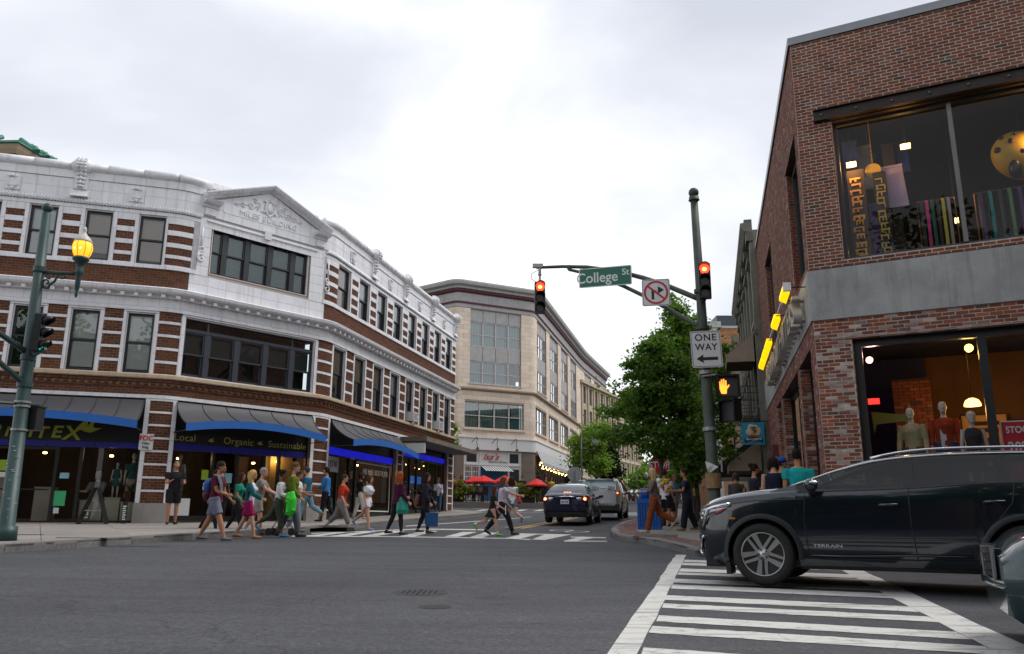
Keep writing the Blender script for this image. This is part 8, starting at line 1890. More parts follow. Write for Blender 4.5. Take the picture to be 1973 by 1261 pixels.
P1=person(408,1043,1.80,E_(93),'person in a maroon polo shirt and grey shorts striding right along the crosswalk','tan',('short',(.025,.018,.012)),((.105,.012,.030),'short'),('shorts',(.16,.17,.23)),(.12,.12,.14),((-20,8),(24,6)),((14,34,5),(20,55,4)),3,(0,0),'m',1.08)
P2=person(474,1039,1.62,E_(90),'person with blond wavy hair, teal cardigan and magenta shorts stepping right','fair',('wavy',(.50,.30,.09)),((.62,.58,.68),'half'),('shorts',(.28,.008,.085)),(.30,.15,.04),((-17,12),(20,8)),((-6,12,6),(34,30,8)),2,(0,0),'f',.98,jacket=(.008,.105,.115))
P3=person(492,1031,1.72,E_(88),'grey haired person in a checked shirt pushing the pushchair','fair',('short',(.25,.23,.22)),((.20,.18,.16),'short',-.09),('shorts',(.28,.25,.22)),(.22,.11,.05),((-16,14),(15,10)),((45,25,4),(50,20,4)),6,(0,8),'m',1.08,socks=(.55,.55,.62))
P4=person(452,1030,1.60,E_(92),'person with dark curly hair, green top and black trousers half hidden behind the teal cardigan','olive',('curly',(.05,.018,.014)),((.01,.20,.13),'short'),('leggings',BLK),(.03,.03,.035),((-16,14),(18,8)),((-8,30,6),(10,40,6)),4,(0,0),'f',.95)
P5=person(532,1036,1.64,E_(90),'person in a white top and olive trousers carrying a bright green jacket','brown',('bun',(.012,.009,.008)),((.64,.62,.64),'long',.0),('cropped',(.055,.068,.042)),(.04,.22,.38),((-34,26),(14,6)),((6,34,6),(22,62,5)),5,(10,6),'f',.95)
P6=person(556,1036,1.86,E_(88),'tall bearded person in an olive green hoodie and grey jeans','fair',('short',(.11,.055,.025)),((.10,.13,.010),'long',-.05),('trousers',(.085,.095,.12)),(.015,.015,.018),((-16,8),(22,12)),((-16,20,5),(16,30,5)),2,(0,0),'m',.96)
P7=person(567,1026,1.70,E_(88),'person in a white tee shirt and grey trousers behind the olive hoodie','tan',('short',(.05,.03,.02)),((.60,.58,.54),'short'),('trousers',(.20,.20,.22)),(.2,.15,.1),((-12,10),(14,8)),((20,60,5),(24,70,5)),2,(0,0),'m',.95)
P8=person(403,1030,1.66,E_(92),'person in black leggings and teal trainers mostly hidden behind the maroon polo shirt','tan',('pony',(.03,.02,.015)),((.30,.33,.34),'short'),('leggings',BLK),(.03,.20,.25),((-18,14),(20,10)),((-14,20,5),(14,20,5)),3,(0,0),'f',.92)
P9=person(328,1006,1.76,E_(150),'person dressed in black shirt and shorts reading a phone against the striped pillar','tan',('short',(.05,.045,.045)),((.012,.012,.014),'short'),('shorts',(.012,.012,.016)),(.02,.02,.025),((-3,2),(5,3)),((22,78,6,20),(24,82,6,22)),2,(0,28),'m',1.,pos=(at(330,1000,22.9).x,22.9,g(at(330,1000,22.9).x,22.9)+.155),group='people on the pavement')
P10=person(588,1004,1.74,E_(-84),'person in a teal tee shirt, cap and faded jeans walking left','fair',('short',(.07,.05,.04),(.05,.05,.055)),((.008,.10,.17),'short',-.06),('trousers',(.13,.23,.29)),(.20,.12,.05),((14,6),(-22,36)),((-4,22,6),(-8,14,6)),2,(0,10),'m',1.12,pos=(at(588,1000,26.3).x,26.3,g(at(588,1000,26.3).x,26.3)+.155),group='people on the pavement')
P11=person(626,1002,1.76,E_(-88),'person in a bright blue shirt and black trousers holding a phone by the second pillar','tan',('short',(.035,.02,.015)),((.03,.17,.42),'rolled',-.06),('trousers',(.012,.012,.015)),(.03,.03,.035),((10,4),(-12,14)),((20,75,5,15),(-4,18,6)),1,(12,14),'m',.92,pos=(at(626,1000,26.8).x,26.8,g(at(626,1000,26.8).x,26.8)+.155),group='people on the pavement')
P12=person(655,1024,1.68,E_(92),'person in a rust red tee shirt and grey cuffed trousers striding right','fair',('short',(.05,.03,.025)),((.40,.035,.012),'half',-.03),('cropped',(.19,.17,.165)),(.12,.045,.03),((-26,16),(26,8)),((-6,40,8,8),(8,20,6)),3,(0,0),'f',1.14)
P13=person(706,1023,1.62,E_(110),'person in a white crop top and white shorts walking right','fair',('bob',(.06,.028,.018)),((.62,.62,.68),'short',.55),('short_shorts',(.66,.66,.70)),(.20,.25,.40),((-30,26),(12,4)),((-14,34,9,10),(-4,20,6)),2,(-10,0),'f',1.0)
P14=person(764,1032,1.68,E_(60),'person with long red hair, plum top and black leggings carrying a teal tote','fair',('long',(.30,.062,.016)),((.065,.006,.032),'long',-.04),('leggings',BLK),(.02,.02,.022),((-12,12),(8,4)),((16,62,6),(12,30,6)),1,(-20,0),'f',1.04)
P15=person(818,1029,1.68,E_(86),'person with very long dark hair and a black cardigan carrying a blue paper bag','fair',('long',(.022,.013,.010)),((.018,.018,.028),'long',-.13),('leggings',(.012,.012,.016)),(.07,.05,.035),((-10,10),(8,4)),((14,30,5),(4,24,6)),0,(0,-6),'f',1.12)
P16=person(843,988,1.64,E_(175),'person in a white shirt and blue jeans with a black shoulder bag','fair',('bob',(.20,.12,.06)),((.60,.60,.68),'long',-.05),('trousers',(.06,.13,.22)),(.03,.03,.03),((8,4),(-8,10)),((10,40,6),(20,80,6)),1,(20,0),'f',.95,off=.15,group='people on the pavement',vox=.015)
P17=person(691,1001,1.66,E_(60),'person in a black top and white trousers by the boutique door','olive',('bob',(.04,.02,.012)),((.014,.014,.016),'short'),('trousers',(.56,.54,.50)),(.40,.35,.3),((-8,8),(14,6)),((-8,20,6),(10,40,6)),1,(0,0),'f',1.,off=.15,group='people on the pavement',vox=.014)
P19=person(948,1034,1.36,E_(88),'child with long auburn hair in a black tunic and neon green trainers running right','fair',('long',(.085,.022,.014)),((.012,.012,.018),'short',-.10),('skirt',(.012,.012,.016),.17),(.14,.36,.03),((-32,40),(16,6)),((12,22,5),(24,40,5)),5,(0,0),'f',.96,socks=(.62,.62,.62))
P20=person(966,1032,1.66,E_(86),'person in a lilac short sleeved shirt and black trousers pointing ahead to the right','fair',('wavy',(.10,.05,.028)),((.50,.44,.53),'short',-.05),('trousers',(.014,.014,.018)),(.02,.02,.022),((-26,14),(28,10)),((14,30,5),(66,14,5)),3,(0,0),'f',1.04)
P21=person(986,1021,1.68,E_(-22),'person with long dark hair, white plaid shirt and denim shorts crossing away','fair',('long',(.030,.016,.013)),((.62,.60,.61),'long',-.04),('short_shorts',(.075,.13,.18)),(.42,.42,.48),((6,2),(-26,50)),((4,36,6),(20,62,8)),1,(30,0),'f',.92)
P22=person(1262,1028,1.68,E_(-86),'person with long blond hair, taupe off shoulder playsuit and rust flared trousers walking left','fair',('long',(.52,.37,.19)),((.155,.125,.115),'rolled',-.06),('flared',(.21,.055,.014)),(.45,.38,.26),((16,4),(-24,44)),((24,64,8),(-24,14,6)),0,(0,0),'f',.95,off=.15,group='people on the right corner')
P23=person(1283,1016,1.74,E_(35),'person in a white tee shirt and black shorts beside the blue bin','tan',('short',(.03,.017,.012)),((.58,.58,.66),'short',-.05),('shorts',(.015,.015,.02)),(.03,.03,.03),((-6,6),(8,4)),((-8,16,6),(6,20,6)),1,(30,0),'m',.98,off=.15,group='people on the right corner',vox=.014)
P24=person(1326,1024,1.70,E_(-86),'person in dark tee shirt and wide dark trousers carrying flowers','tan',('bun',(.035,.016,.012)),((.018,.022,.040),'short'),('flared',(.015,.017,.028)),(.24,.12,.04),((12,4),(-14,8)),((26,70,5),(30,60,5)),2,(0,0),'f',1.06,off=.15,group='people on the right corner')
P25=person(1293,1014,1.35,E_(40),'fair haired child in a navy top by the blue bin','fair',('bob',(.34,.22,.12)),(NAVY,'short'),('shorts',(.02,.02,.03)),(.4,.4,.4),((-4,4),(6,4)),((0,20,6),(0,20,6)),4,(0,0),'f',.95,off=.15,group='people on the right corner',vox=.014)
P25b=person(1301,1012,1.66,E_(150),'person in a denim shirt and bare legs between the two in dark clothes','tan',('cap',(.2,.15,.1)),((.10,.22,.33),'short',-.10),('short_shorts',(.25,.30,.36)),(.06,.06,.07),((-6,6),(6,4)),((0,20,6),(0,20,6)),2,(0,0),'f',.95,off=.15,group='people on the right corner',vox=.014)
def onpave(px,hy,H,Y):   # stand on the right pavement so that the crown of the head meets picture row hy
    p=at(px,hy,Y); return (p.x,p.y,g(p.x,p.y)+.155)
P26=person(1535,0,1.80,E_(12),'person in a turquoise tee shirt seen from behind beyond the dark SUV','tan',('short',(.010,.009,.010)),((.012,.33,.33),'short'),('trousers',(.05,.06,.09)),(.05,.05,.05),((0,2),(2,2)),((-2,10,8),(0,10,8)),0,(0,0),'m',1.08,pos=onpave(1535,878,1.8,15.4),group='people behind the SUV')
P27=person(1489,0,1.68,E_(20),'person with dark hair in a navy strap top seen from behind beyond the SUV bonnet','fair',('bob',(.022,.012,.011)),((.010,.012,.035),'tank'),('trousers',(.03,.03,.05)),(.05,.05,.05),((0,2),(2,2)),((0,14,8),(0,14,8)),0,(0,0),'f',1.12,pos=onpave(1489,893,1.68,15.6),group='people behind the SUV')
P28=person(1502,0,1.74,E_(100),'person in a bright blue cap and dark tee shirt facing right behind the strap top','tan',('short',(.02,.015,.012),(.015,.07,.38)),((.015,.015,.018),'short'),('trousers',(.03,.03,.04)),(.05,.05,.05),((0,2),(2,2)),((0,14,8),(0,14,8)),0,(0,0),'m',1.,pos=onpave(1504,891,1.74,17.2),group='people behind the SUV')
P29=person(1455,0,1.62,E_(80),'person with tied dark hair and sunglasses facing right behind the SUV bonnet','tan',('bun',(.02,.013,.012)),((.014,.017,.035),'short'),('trousers',(.03,.03,.04)),(.05,.05,.05),((0,2),(2,2)),((20,60,6),(16,50,6)),0,(0,0),'f',1.,pos=onpave(1452,911,1.62,17.5),group='people behind the SUV')
q=MB(); 
for s in (-1,1): q.ball(P29['hp'](s*.019,.05,.005),.022,8,6,(1.1,.5,.7))
q.build('sunglasses',M_BLACK,P29['t'],'stuff')
P30=person(1417,0,1.60,E_(15),'person in a grey top standing in the shade under the black awning','tan',('bob',(.06,.045,.04)),((.075,.07,.068),'long'),('trousers',(.03,.03,.04)),(.05,.05,.05),((0,2),(2,2)),((4,14,6),(4,14,6)),0,(0,0),'f',1.,pos=onpave(1417,921,1.6,23.5),group='people behind the SUV',vox=.016)
P31=person(1433,0,1.2,E_(170),'child in a pale top in the shade behind the SUV bonnet','tan',('bob',(.03,.02,.015)),((.38,.42,.55),'short'),('shorts',(.1,.1,.15)),(.3,.3,.3),((0,2),(2,2)),((4,14,6),(4,14,6)),0,(0,0),'f',1.,pos=onpave(1432,937,1.2,23),group='people behind the SUV',vox=.016)
# people outside the bistro
def CF(px,dy=0.,Y=54.): x=at(px,1000,Y).x; return (x,Y+dy,g(x,Y+dy)+.36)
FARP=[(873,970,1.66,60,'person in an orange top and blue jeans at the end of the striped building',(.45,.13,.03),(.05,.11,.20)),(888,969,1.7,170,'person in black beside the flowering planter',(.012,.012,.015),(.012,.012,.015)),(1006,974,1.74,200,'person in black standing by the taupe pier of the bistro',(.015,.015,.02),(.015,.015,.02)),(1038,975,1.76,20,'person in a pale blue shirt and tan shorts under the right umbrella',(.40,.46,.60),(.38,.24,.12)),(1052,972,1.72,160,'person in a dark green top under the right umbrella',(.06,.09,.03),(.1,.1,.1)),(1063,971,1.66,170,'person in a yellow top under the right umbrella',(.50,.34,.03),(.1,.1,.1)),(912,968,1.3,170,'person in a lime top seated among the cafe tables',(.38,.50,.03),(.05,.05,.05)),(925,968,1.3,170,'person in a pale top seated among the cafe tables',(.42,.40,.40),(.05,.05,.05))]
for i,(px,py,H,fc,lb_,tc,lc) in enumerate(FARP):
    person(px,py,H,rad(fc),lb_,'tan',(('short','bob')[i%2],(.03,.02,.015)),(tc,'short'),('trousers' if i!=3 else 'shorts',lc),(.08,.07,.06),((6,6),(-8,8)),((6,20,6),(4,30,6)),0,(0,0),'mf'[i%2],1.,pos=CF(px,-.0),group='people outside the bistro',vox=.022)
# ---- things people carry
def bagm(n,c,r=.5): return mat(n,c,r,var=.12,vs=8,bump=.2,bs=20)
def blob(name,lab,cat,m,fn,J,vox=.012,group=None):
    q=MB(); fn(q); q.v=[tuple(Wp(J,v)) for v in q.v]; t=q.build(name,m); remesh(t,vox,2); return tag(t,lab,cat,group)
def sprism(q,poly,d0,d1,fn): q.prism(poly,fn,d0,d1)
h=P1['h']; sp=P1['sp']
bp_=thing('backpack','blue patterned backpack with maroon base on the back of the maroon polo shirt','backpack',tuple(Wp(P1,sp(-.15,.2))),-E_(93)); 
q=MB(); q.smooth=True; q.tube([(0,-.08,.02),(0,-.10,.14),(0,-.09,.27),(0,-.05,.34)],[.13,.15,.145,.09],12,ry=[.08,.10,.09,.05],side=(1,0,0)); q.build('pack',bagm('blue pack cloth',(.02,.09,.30),.7),bp_); q=MB(); q.smooth=True; q.tube([(0,-.08,-.12),(0,-.10,-.02),(0,-.10,.05)],[.12,.15,.152],12,ry=[.07,.095,.102],side=(1,0,0)); q.build('base',bagm('maroon pack cloth',(.11,.012,.03),.7),bp_)
bp_.location=Wp(P1,sp(-.10,.10)); 
for i in range(14): a=RS.uniform(-1.2,1.2); z=RS.uniform(.06,.3); q=MB(); q.ball((.15*sin(a),-.10-.092*cos(a),z),.012,5,4); q.build('dot',M_WHITE,bp_)
blob('folded_shirt','grey cloth hanging over the front shoulder of the maroon polo shirt','cloth',cmat((.12,.135,.16)),lambda q:(q.tube([P1['sho',1]+Vector((-.03,-.02,.055)),P1['sho',1]+Vector((-.0,.09,.03)),P1['sho',1]+Vector((.0,.16,-.14)),P1['sho',1]+Vector((.0,.19,-.36))],[.07,.085,.09,.08],10,ry=[.022]*4,side=(1,0,0))),P1)
# pushchair
c=gnd(540,1032); ps=thing('pushchair','dark folding pushchair with small grey wheels in the middle of the crosswalk group','pushchair',(c.x,c.y,g(c.x,c.y)),-E_(90)); M_PF=mat('pushchair frame',(.10,.105,.11),.4,metal=.5)
for x in (-.22,.22):
    q=MB(); q.tube([(x,-.30,1.02),(x,-.22,.95),(x,.05,.45),(x,.32,.09)],.014,6); q.tube([(x,.12,.62),(x,-.22,.10)],.013,6); q.build('frame_tube',M_PF,ps)
    for y in (.34,-.24):
        T=Matrix.Translation((x,y,.095))@Matrix.Rotation(pi/2,4,'Y'); q=MB(); q.lathe([(.06,-.02),(.09,-.02),(.095,0),(.09,.02),(.06,.02)],18,M=T); w_=q.build('wheel',M_TYRE,ps); q=MB(); q.lathe([(.062,-.012),(.062,.012),(.01,.015)],14,M=T); q.build('rim',M_ALU,w_)
q=MB(); q.tube([(-.22,-.30,1.02),(0,-.33,1.03),(.22,-.30,1.02)],.016,6); q.build('handle',M_BLACK,ps); q=MB(); q.smooth=True; q.tube([(0,.22,.38),(0,-.02,.40),(0,-.10,.62),(0,-.14,.80)],[.16,.19,.19,.16],10,ry=[.04,.05,.05,.04],side=(1,0,0)); q.build('seat',bagm('dark teal cloth',(.012,.05,.05),.8),ps); q=MB(); q.smooth=True; q.tube([(0,-.22,.72),(0,-.10,.90),(0,.06,.93),(0,.20,.84)],[.19,.21,.21,.19],10,ry=[.02,.03,.03,.02],side=(1,0,0)); q.build('hood',bagm('black hood cloth',(.015,.015,.018),.8),ps)
blob('green_jacket','bright neon green padded jacket draped over an arm','jacket',bagm('neon green nylon',(.03,.62,.02),.45),lambda q:(q.tube([P5['wri',1]+Vector((.06,-.02,.10)),P5['wri',1]+Vector((.08,.03,-.08)),P5['wri',1]+Vector((.08,.03,-.32)),P5['wri',1]+Vector((.08,-.02,-.46))],[.11,.13,.13,.09],10,ry=[.06,.08,.08,.05],side=(0,1,0)),[q.ball(P5['wri',1]+Vector((.12,RS.uniform(-.1,.12),-.05-.04*i)),.045,7,5) for i in range(9)]),P5)
blob('tan_wallet','tan leather purse in the hand below the green jacket','purse',bagm('tan leather',(.30,.11,.03),.5),lambda q:q.box(P5['wri',1]+Vector((.0,-.16,-.10)),P5['wri',1]+Vector((.05,.0,.0))),P5)
blob('teal_tote','shiny teal tote bag hanging at the hip of the red haired person','bag',bagm('teal satin',(.004,.20,.15),.25),lambda q:(q.tube([P14['sp'](.06,.12)+Vector((.13,0,0)),P14['sp'](.07,-.02)+Vector((.15,0,0)),P14['sp'](.08,-.24)+Vector((.16,0,0)),P14['sp'](.08,-.34)+Vector((.16,0,0))],[.05,.15,.19,.15],10,ry=[.03,.07,.10,.07],side=(0,1,0)),q.tube([P14['sp'](.05,.10)+Vector((.13,0,0)),P14['sp'](.06,.30)+Vector((.11,0,0)),P14['sp'](-.08,.47)+Vector((.09,0,0))],[.022,.022,.022],7)),P14)
def paperbag(J,k,lab,m,w,hh,d,dz=0,off=(0,0,0)):
    c=Wp(J,J['wri',k]+J['hd',k]*.08*J['h']+Vector(off)); t=thing('carrier_bag',lab,'bag',(c.x,c.y,c.z-hh-.14),math.atan2(J['M'][1][1],J['M'][0][1])); q=MB(); q.add([(-w/2,-d/2,0),(w/2,-d/2,0),(w/2,d/2,0),(-w/2,d/2,0),(-w/2*1.04,-d/2,hh),(w/2*1.04,-d/2,hh),(w/2*1.04,d/2,hh),(-w/2*1.04,d/2,hh)],[(0,3,2,1),(0,1,5,4),(1,2,6,5),(2,3,7,6),(3,0,4,7)]); q.build('bag',m,t)
    for y in (-d/2,d/2): q=MB(); q.tube([(-w*.2,y,hh-.02),(-w*.12,y*.3,hh+.12),(w*.12,y*.3,hh+.12),(w*.2,y,hh-.02)],.006,5); q.build('handle',m,t)
    return t
paperbag(P15,1,'royal blue paper carrier bag held by the person in the black cardigan',bagm('blue paper',(.008,.07,.20),.6),.34,.38,.14)
blob('brown_rucksack','reddish brown bag behind the person in the black cardigan','bag',bagm('chestnut leather',(.10,.028,.016),.5),lambda q:q.tube([P15['sp'](-.20,.18),P15['sp'](-.23,.05),P15['sp'](-.24,-.10),P15['sp'](-.20,-.16)],[.10,.14,.15,.08],10,ry=[.07,.1,.1,.05],side=(1,0,0)),P15)
blob('black_shoulder_bag','black shoulder bag of the person in the white shirt','bag',bagm('black leather',(.015,.015,.017),.4),lambda q:(q.tube([P16['sp'](.12,.10)+Vector((.16,0,0)),P16['sp'](.12,-.12)+Vector((.18,0,0))],[.13,.15],10,ry=[.06,.08],side=(1,0,0)),q.tube([P16['sp'](.1,.10)+Vector((.16,0,0)),P16['sp'](0,.44)+Vector((.15,0,0))],.015,6)),P16)
blob('yellow_bag','yellow and cream carrier bag held by the person with denim shorts','bag',bagm('yellow plastic',(.58,.42,.04),.4),lambda q:q.tube([P21['sp'](.10,.16)+Vector((-.20,0,0)),P21['sp'](.12,-.02)+Vector((-.22,0,0)),P21['sp'](.12,-.18)+Vector((-.22,0,0))],[.06,.15,.13],10,ry=[.04,.09,.09],side=(1,0,0)),P21)
blob('red_pouch','red and blue pouch at the back of the person with denim shorts','bag',bagm('red cloth',(.45,.03,.02),.7),lambda q:q.tube([P21['sp'](-.05,.12)+Vector((.18,0,0)),P21['sp'](-.06,-.02)+Vector((.2,0,0)),P21['sp'](-.06,-.10)+Vector((.2,0,0))],[.10,.13,.06],10,ry=[.06,.07,.04],side=(1,0,0)),P21)
def sheetof(J,k,lab,w,h_,c=(.62,.65,.70),nm='paper_sheets'):
    p=J['wri',k]+J['hd',k]*.07*J['h']; q=MB(); q.box(p+Vector((-w/2,-.01,-h_/2)),p+Vector((w/2,.012,h_/2)),None); q.v=[tuple(Wp(J,v)) for v in q.v]; o=q.build(nm,mat(lab[:18],c,.6)); return tag(o,lab,'paper' if nm=='paper_sheets' else 'phone')
sheetof(P19,1,'white papers held by the child in the black tunic',.03,.24); sheetof(P9,0,'phone held up by the person in black at the striped pillar',.07,.14,(.03,.03,.035),'phone'); sheetof(P11,0,'phone in the hand of the person in the bright blue shirt',.07,.14,(.02,.02,.025),'phone'); sheetof(P15,0,'phone in the other hand of the person in the black cardigan',.07,.13,(.02,.02,.02),'phone')
blob('green_shopping_bag','dark green shopping bag on the pavement between the teal tee shirt and the blue shirt','bag',bagm('dark green bag',(.01,.09,.04),.6),lambda q:q.tube([P11['wri',1]+Vector((.06,-.05,-.10)),P11['wri',1]+Vector((.08,-.05,-.42))],[.12,.15],10,ry=[.05,.07],side=(0,1,0)),P11)
# bunch of flowers
c=Wp(P24,P24['wri',0]+P24['hd',0]*.12+Vector((0,.10,.12))); fl=thing('flower_bunch','bunch of yellow and red flowers with one white rose','flowers',tuple(c),0)
FC=[((.55,.50,.03),'yellow'),((.50,.06,.02),'red'),((.20,.42,.03),'green'),((.55,.30,.04),'orange')]
for i in range(26): q=MB(); q.ball((RS.uniform(-.14,.14),RS.uniform(-.12,.12),RS.uniform(-.16,.16)),RS.uniform(.03,.055),7,5); q.build('flower_head',mat(FC[i%4][1]+' petals',FC[i%4][0],.7),fl)
q=MB(); q.ball((-.19,-.02,.13),.075,9,7); q.build('white_rose',M_WHITE,fl)
# ---- blue recycling bin
c=gnd(1256,1021,.15); bn=thing('recycling_bin','blue slatted recycling bin with raised lid on the right corner','bin',(c.x,c.y+.3,g(c.x,c.y)+.15),rad(-14)); M_BIN=mat('blue plastic bin',(.004,.085,.36),.45,var=.06)
q=MB(); q.box((-.30,-.30,0),(.30,.30,.82)); q.build('body',mat('dark blue liner',(.003,.03,.13),.5),bn)
for s in range(4):
    for i in range(8):
        q=MB(); T=Matrix.Rotation(pi/2*s,4,'Z'); q.box((-.31+i*.0785,-.325,.08),(-.31+i*.0785+.055,-.30,.74),T); q.build('slat',M_BIN,bn)
    q=MB(); q.box((-.33,-.335,.0),(.33,-.30,.08),T); q.box((-.33,-.335,.74),(.33,-.30,.86),T); q.build('rim_board',M_BIN,bn)
q=MB(); q.box((-.31,-.31,.82),(.31,.31,.87)); q.build('top',M_BIN,bn); q=MB(); q.smooth=True; q.lathe([(.17,0),(.17,.26),(.14,.30),(.0,.31)],20,(-.08,0,.87)); q.build('lid',M_BIN,bn)
# ---- cafe: umbrellas, fence, tables, planters
def umbrella(px,top,Y,r,lab):
    p=at(px,top,Y); z0=g(p.x,p.y); t=thing('umbrella',lab,'umbrella',(p.x,p.y,z0),0,'red cafe umbrellas'); H=p.z-z0; n=8; m_=mat('red umbrella canvas',(.60,.012,.010),.75,var=.08)
    for k in range(n):
        a,b=2*pi*k/n,2*pi*(k+1)/n; q=MB(); e=[(0,0,H),(r*cos(a),r*sin(a),H-.42),(r*cos(b),r*sin(b),H-.42)]; q.add(e+[(x,y,z-.01) for x,y,z in e]+[(r*cos(a),r*sin(a),H-.52),(r*cos(b),r*sin(b),H-.52)],[(0,1,2),(5,4,3),(1,6,7,2)]); q.build('panel',m_,t)
    q=MB(); q.tube([(0,0,0),(0,0,H+.08)],.03,7); q.build('pole',M_BLACK,t)
umbrella(916,917,54.8,.85,'red umbrella furthest left outside the bistro'); umbrella(932,916,54.3,.9,'red umbrella second from the left outside the bistro'); umbrella(972,916,55,.8,'red umbrella in front of the bistro door'); umbrella(1034,922,53.5,.72,'red umbrella at the right corner of the bistro')
fc=thing('railing','low black railing round the cafe terrace','fence',CF(950),0,offset=True)
pa,pb2=Vector(CF(868,-.6)),Vector(CF(1075,-.6)); n=64
for i in range(n+1):
    p=pa.lerp(pb2,i/n); z=g(p.x,p.y)+.36; q=MB(); q.box((p.x-.014,p.y-.014,z),(p.x+.014,p.y+.014,z+1.05)); q.build('bar',M_BLACK,fc)
for zz in (.1,1.0):
    q=MB(); q.bar((pa.x,pa.y,g(pa.x,pa.y)+.36+zz),(pb2.x,pb2.y,g(pb2.x,pb2.y)+.36+zz),.05); q.build('rail',M_BLACK,fc)
q=MB(); vs=[]
for i in range(17):
    for o in (0,7.):
        p=pa.lerp(pb2,i/16); x,y=p.x-o*.35,p.y-.25+o; vs+=[(x,y,g(x,y)+.355)]
    p=pa.lerp(pb2,i/16); vs+=[(p.x,p.y-.25,g(p.x,p.y)-.1)]
q.add(vs,[(3*i,3*i+1,3*i+4,3*i+3) for i in range(16)]+[(3*i+2,3*i,3*i+3,3*i+5) for i in range(16)]); q.build('terrace',M_SLAB,kind='structure')
for px,lab,c3 in ((880,'planter of orange and red flowers on the railing beside the striped building',(.45,.09,.02)),(1018,'planter of red foliage on the railing by the taupe pier',(.28,.05,.015))):
    p=Vector(CF(px,-.5)); t=thing('planter',lab,'planter',(p.x,p.y+.2,g(p.x,p.y)+.1),0,'planters on the cafe railing',offset=True); q=MB(); q.box((p.x-.4,p.y+.05,g(p.x,p.y)+.36),(p.x+.4,p.y+.4,g(p.x,p.y)+.9)); q.build('box',M_BLACK,t)
    lm_=leaf_mat('flower mix '+str(px),c3,(.12,.25,.03),(.5,.16,.03)); z=g(p.x,p.y); leaves([(p.x,p.y+.2,z+1.25,.65,.4,.5,1),(p.x+.3,p.y+.1,z+.9,.5,.3,.35,.8)],700,.22,lm_,'flowers',t,px,cs=.15)
for i,(px,lab,col) in enumerate(((902,'purple cafe chair on the left of the terrace',(.10,.01,.10)),(918,'magenta cafe chair in the middle of the terrace',(.28,.01,.12)),(930,'plum cafe chair on the right of the terrace',(.12,.01,.06)))):
    p=Vector(CF(px,.6)); z=p.z; t=thing('cafe_chair',lab,'chair',(p.x,p.y,z),rad(20*i),'cafe chairs'); m_=mat('chair '+str(i),col,.5)
    q=MB(); q.box((-.23,-.23,.43),(.23,.23,.47)); q.build('seat',m_,t); q=MB(); q.box((-.23,-.25,.47),(.23,-.21,.95)); q.build('backrest',m_,t)
    for x in (-.2,.2):
        for y in (-.2,.2): q=MB(); q.box((x-.02,y-.02,0),(x+.02,y+.02,.43)); q.build('leg',m_,t)
# iron fence and bench at the right corner, motorcycles up the street
q0,q1=gnd(1338,994,.15),gnd(1362,994,.15); f2=thing('railing','short dark iron railing on the right pavement behind the walking people','fence',tuple(q0),0,offset=True)
for i in range(12): p=q0.lerp(q1,i/11)+Vector((0,i*.12,0)); q=MB(); z=g(p.x,p.y)+.15; q.box((p.x-.012,p.y-.012,z),(p.x+.012,p.y+.012,z+.9)); q.build('bar',M_BLACK,f2)
for zz in (.12,.88): q=MB(); a=q0+Vector((0,0,zz)); b=q1+Vector((0,1.35,zz)); q.bar(a,b,.035); q.build('rail',M_BLACK,f2)
for i,(px,py) in enumerate(((1216,966),(1226,966),(1234,965))):
    p=gnd(px,py); t=thing('motorcycle','parked motorcycle by the kerb up the street, '+('leftmost','middle','rightmost')[i]+' of three','motorcycle',(p.x,p.y,g(p.x,p.y)),rad(70),'parked motorcycles')
    for x in (-.68,.68): T=Matrix.Translation((x,0,.31))@Matrix.Rotation(pi/2,4,'X'); q=MB(); q.lathe([(.22,-.05),(.31,-.05),(.31,.05),(.22,.05)],16,M=T); q.build('wheel',M_TYRE,t)
    q=MB(); q.smooth=True; q.tube([(-.5,0,.72),(-.1,0,.78),(.25,0,.88),(.45,0,.8)],[.1,.14,.17,.08],9); q.build('tank_and_seat',M_SILV,t); q=MB(); q.tube([(-.3,0,.45),(.3,0,.45)],[.2,.2],8); q.build('engine',M_ALU,t); q=MB(); q.tube([(.68,0,.31),(.42,0,.98)],.04,6); q.tube([(.4,-.35,1.05),(.42,0,1.0),(.4,.35,1.05)],.02,5); q.ball((.55,0,.92),.11,10,7); q.build('fork_and_bars',M_CHROME,t,'stuff')
q0=gnd(1248,958); hk=thing('street_hut','green market stall canopy at the far kerb','stall',tuple(q0),0,offset=True); q=MB(); x,y,z=q0; q.add([(x-1.6,y,z+2.6),(x+1.6,y,z+2.6),(x+1.6,y-1.6,z+2.0),(x-1.6,y-1.6,z+2.0)],[(0,1,2,3)]); q.build('canopy',mat('green canvas',(.02,.12,.06),.8),hk)
for s in (-1.5,1.5): q=MB(); q.box((x+s-.04,y-1.5,z),(x+s+.04,y-1.42,z+2.05)); q.build('post',M_BLACK,hk)
# red awning of a parked van far up the street
q0=gnd(1222,975); av=thing('red_awning','red canvas awning above the silver car up the street','awning',tuple(at(1205,925,75)),0,offset=True); a=at(1188,915,75); b=at(1213,950,68); q=MB(); q.add([tuple(a),tuple(b),(b.x+.5,b.y,b.z-.9),(a.x+.3,a.y,a.z-1.0)],[(0,1,2,3)]); q.build('canvas',mat('faded red canvas',(.38,.06,.04),.8),av)
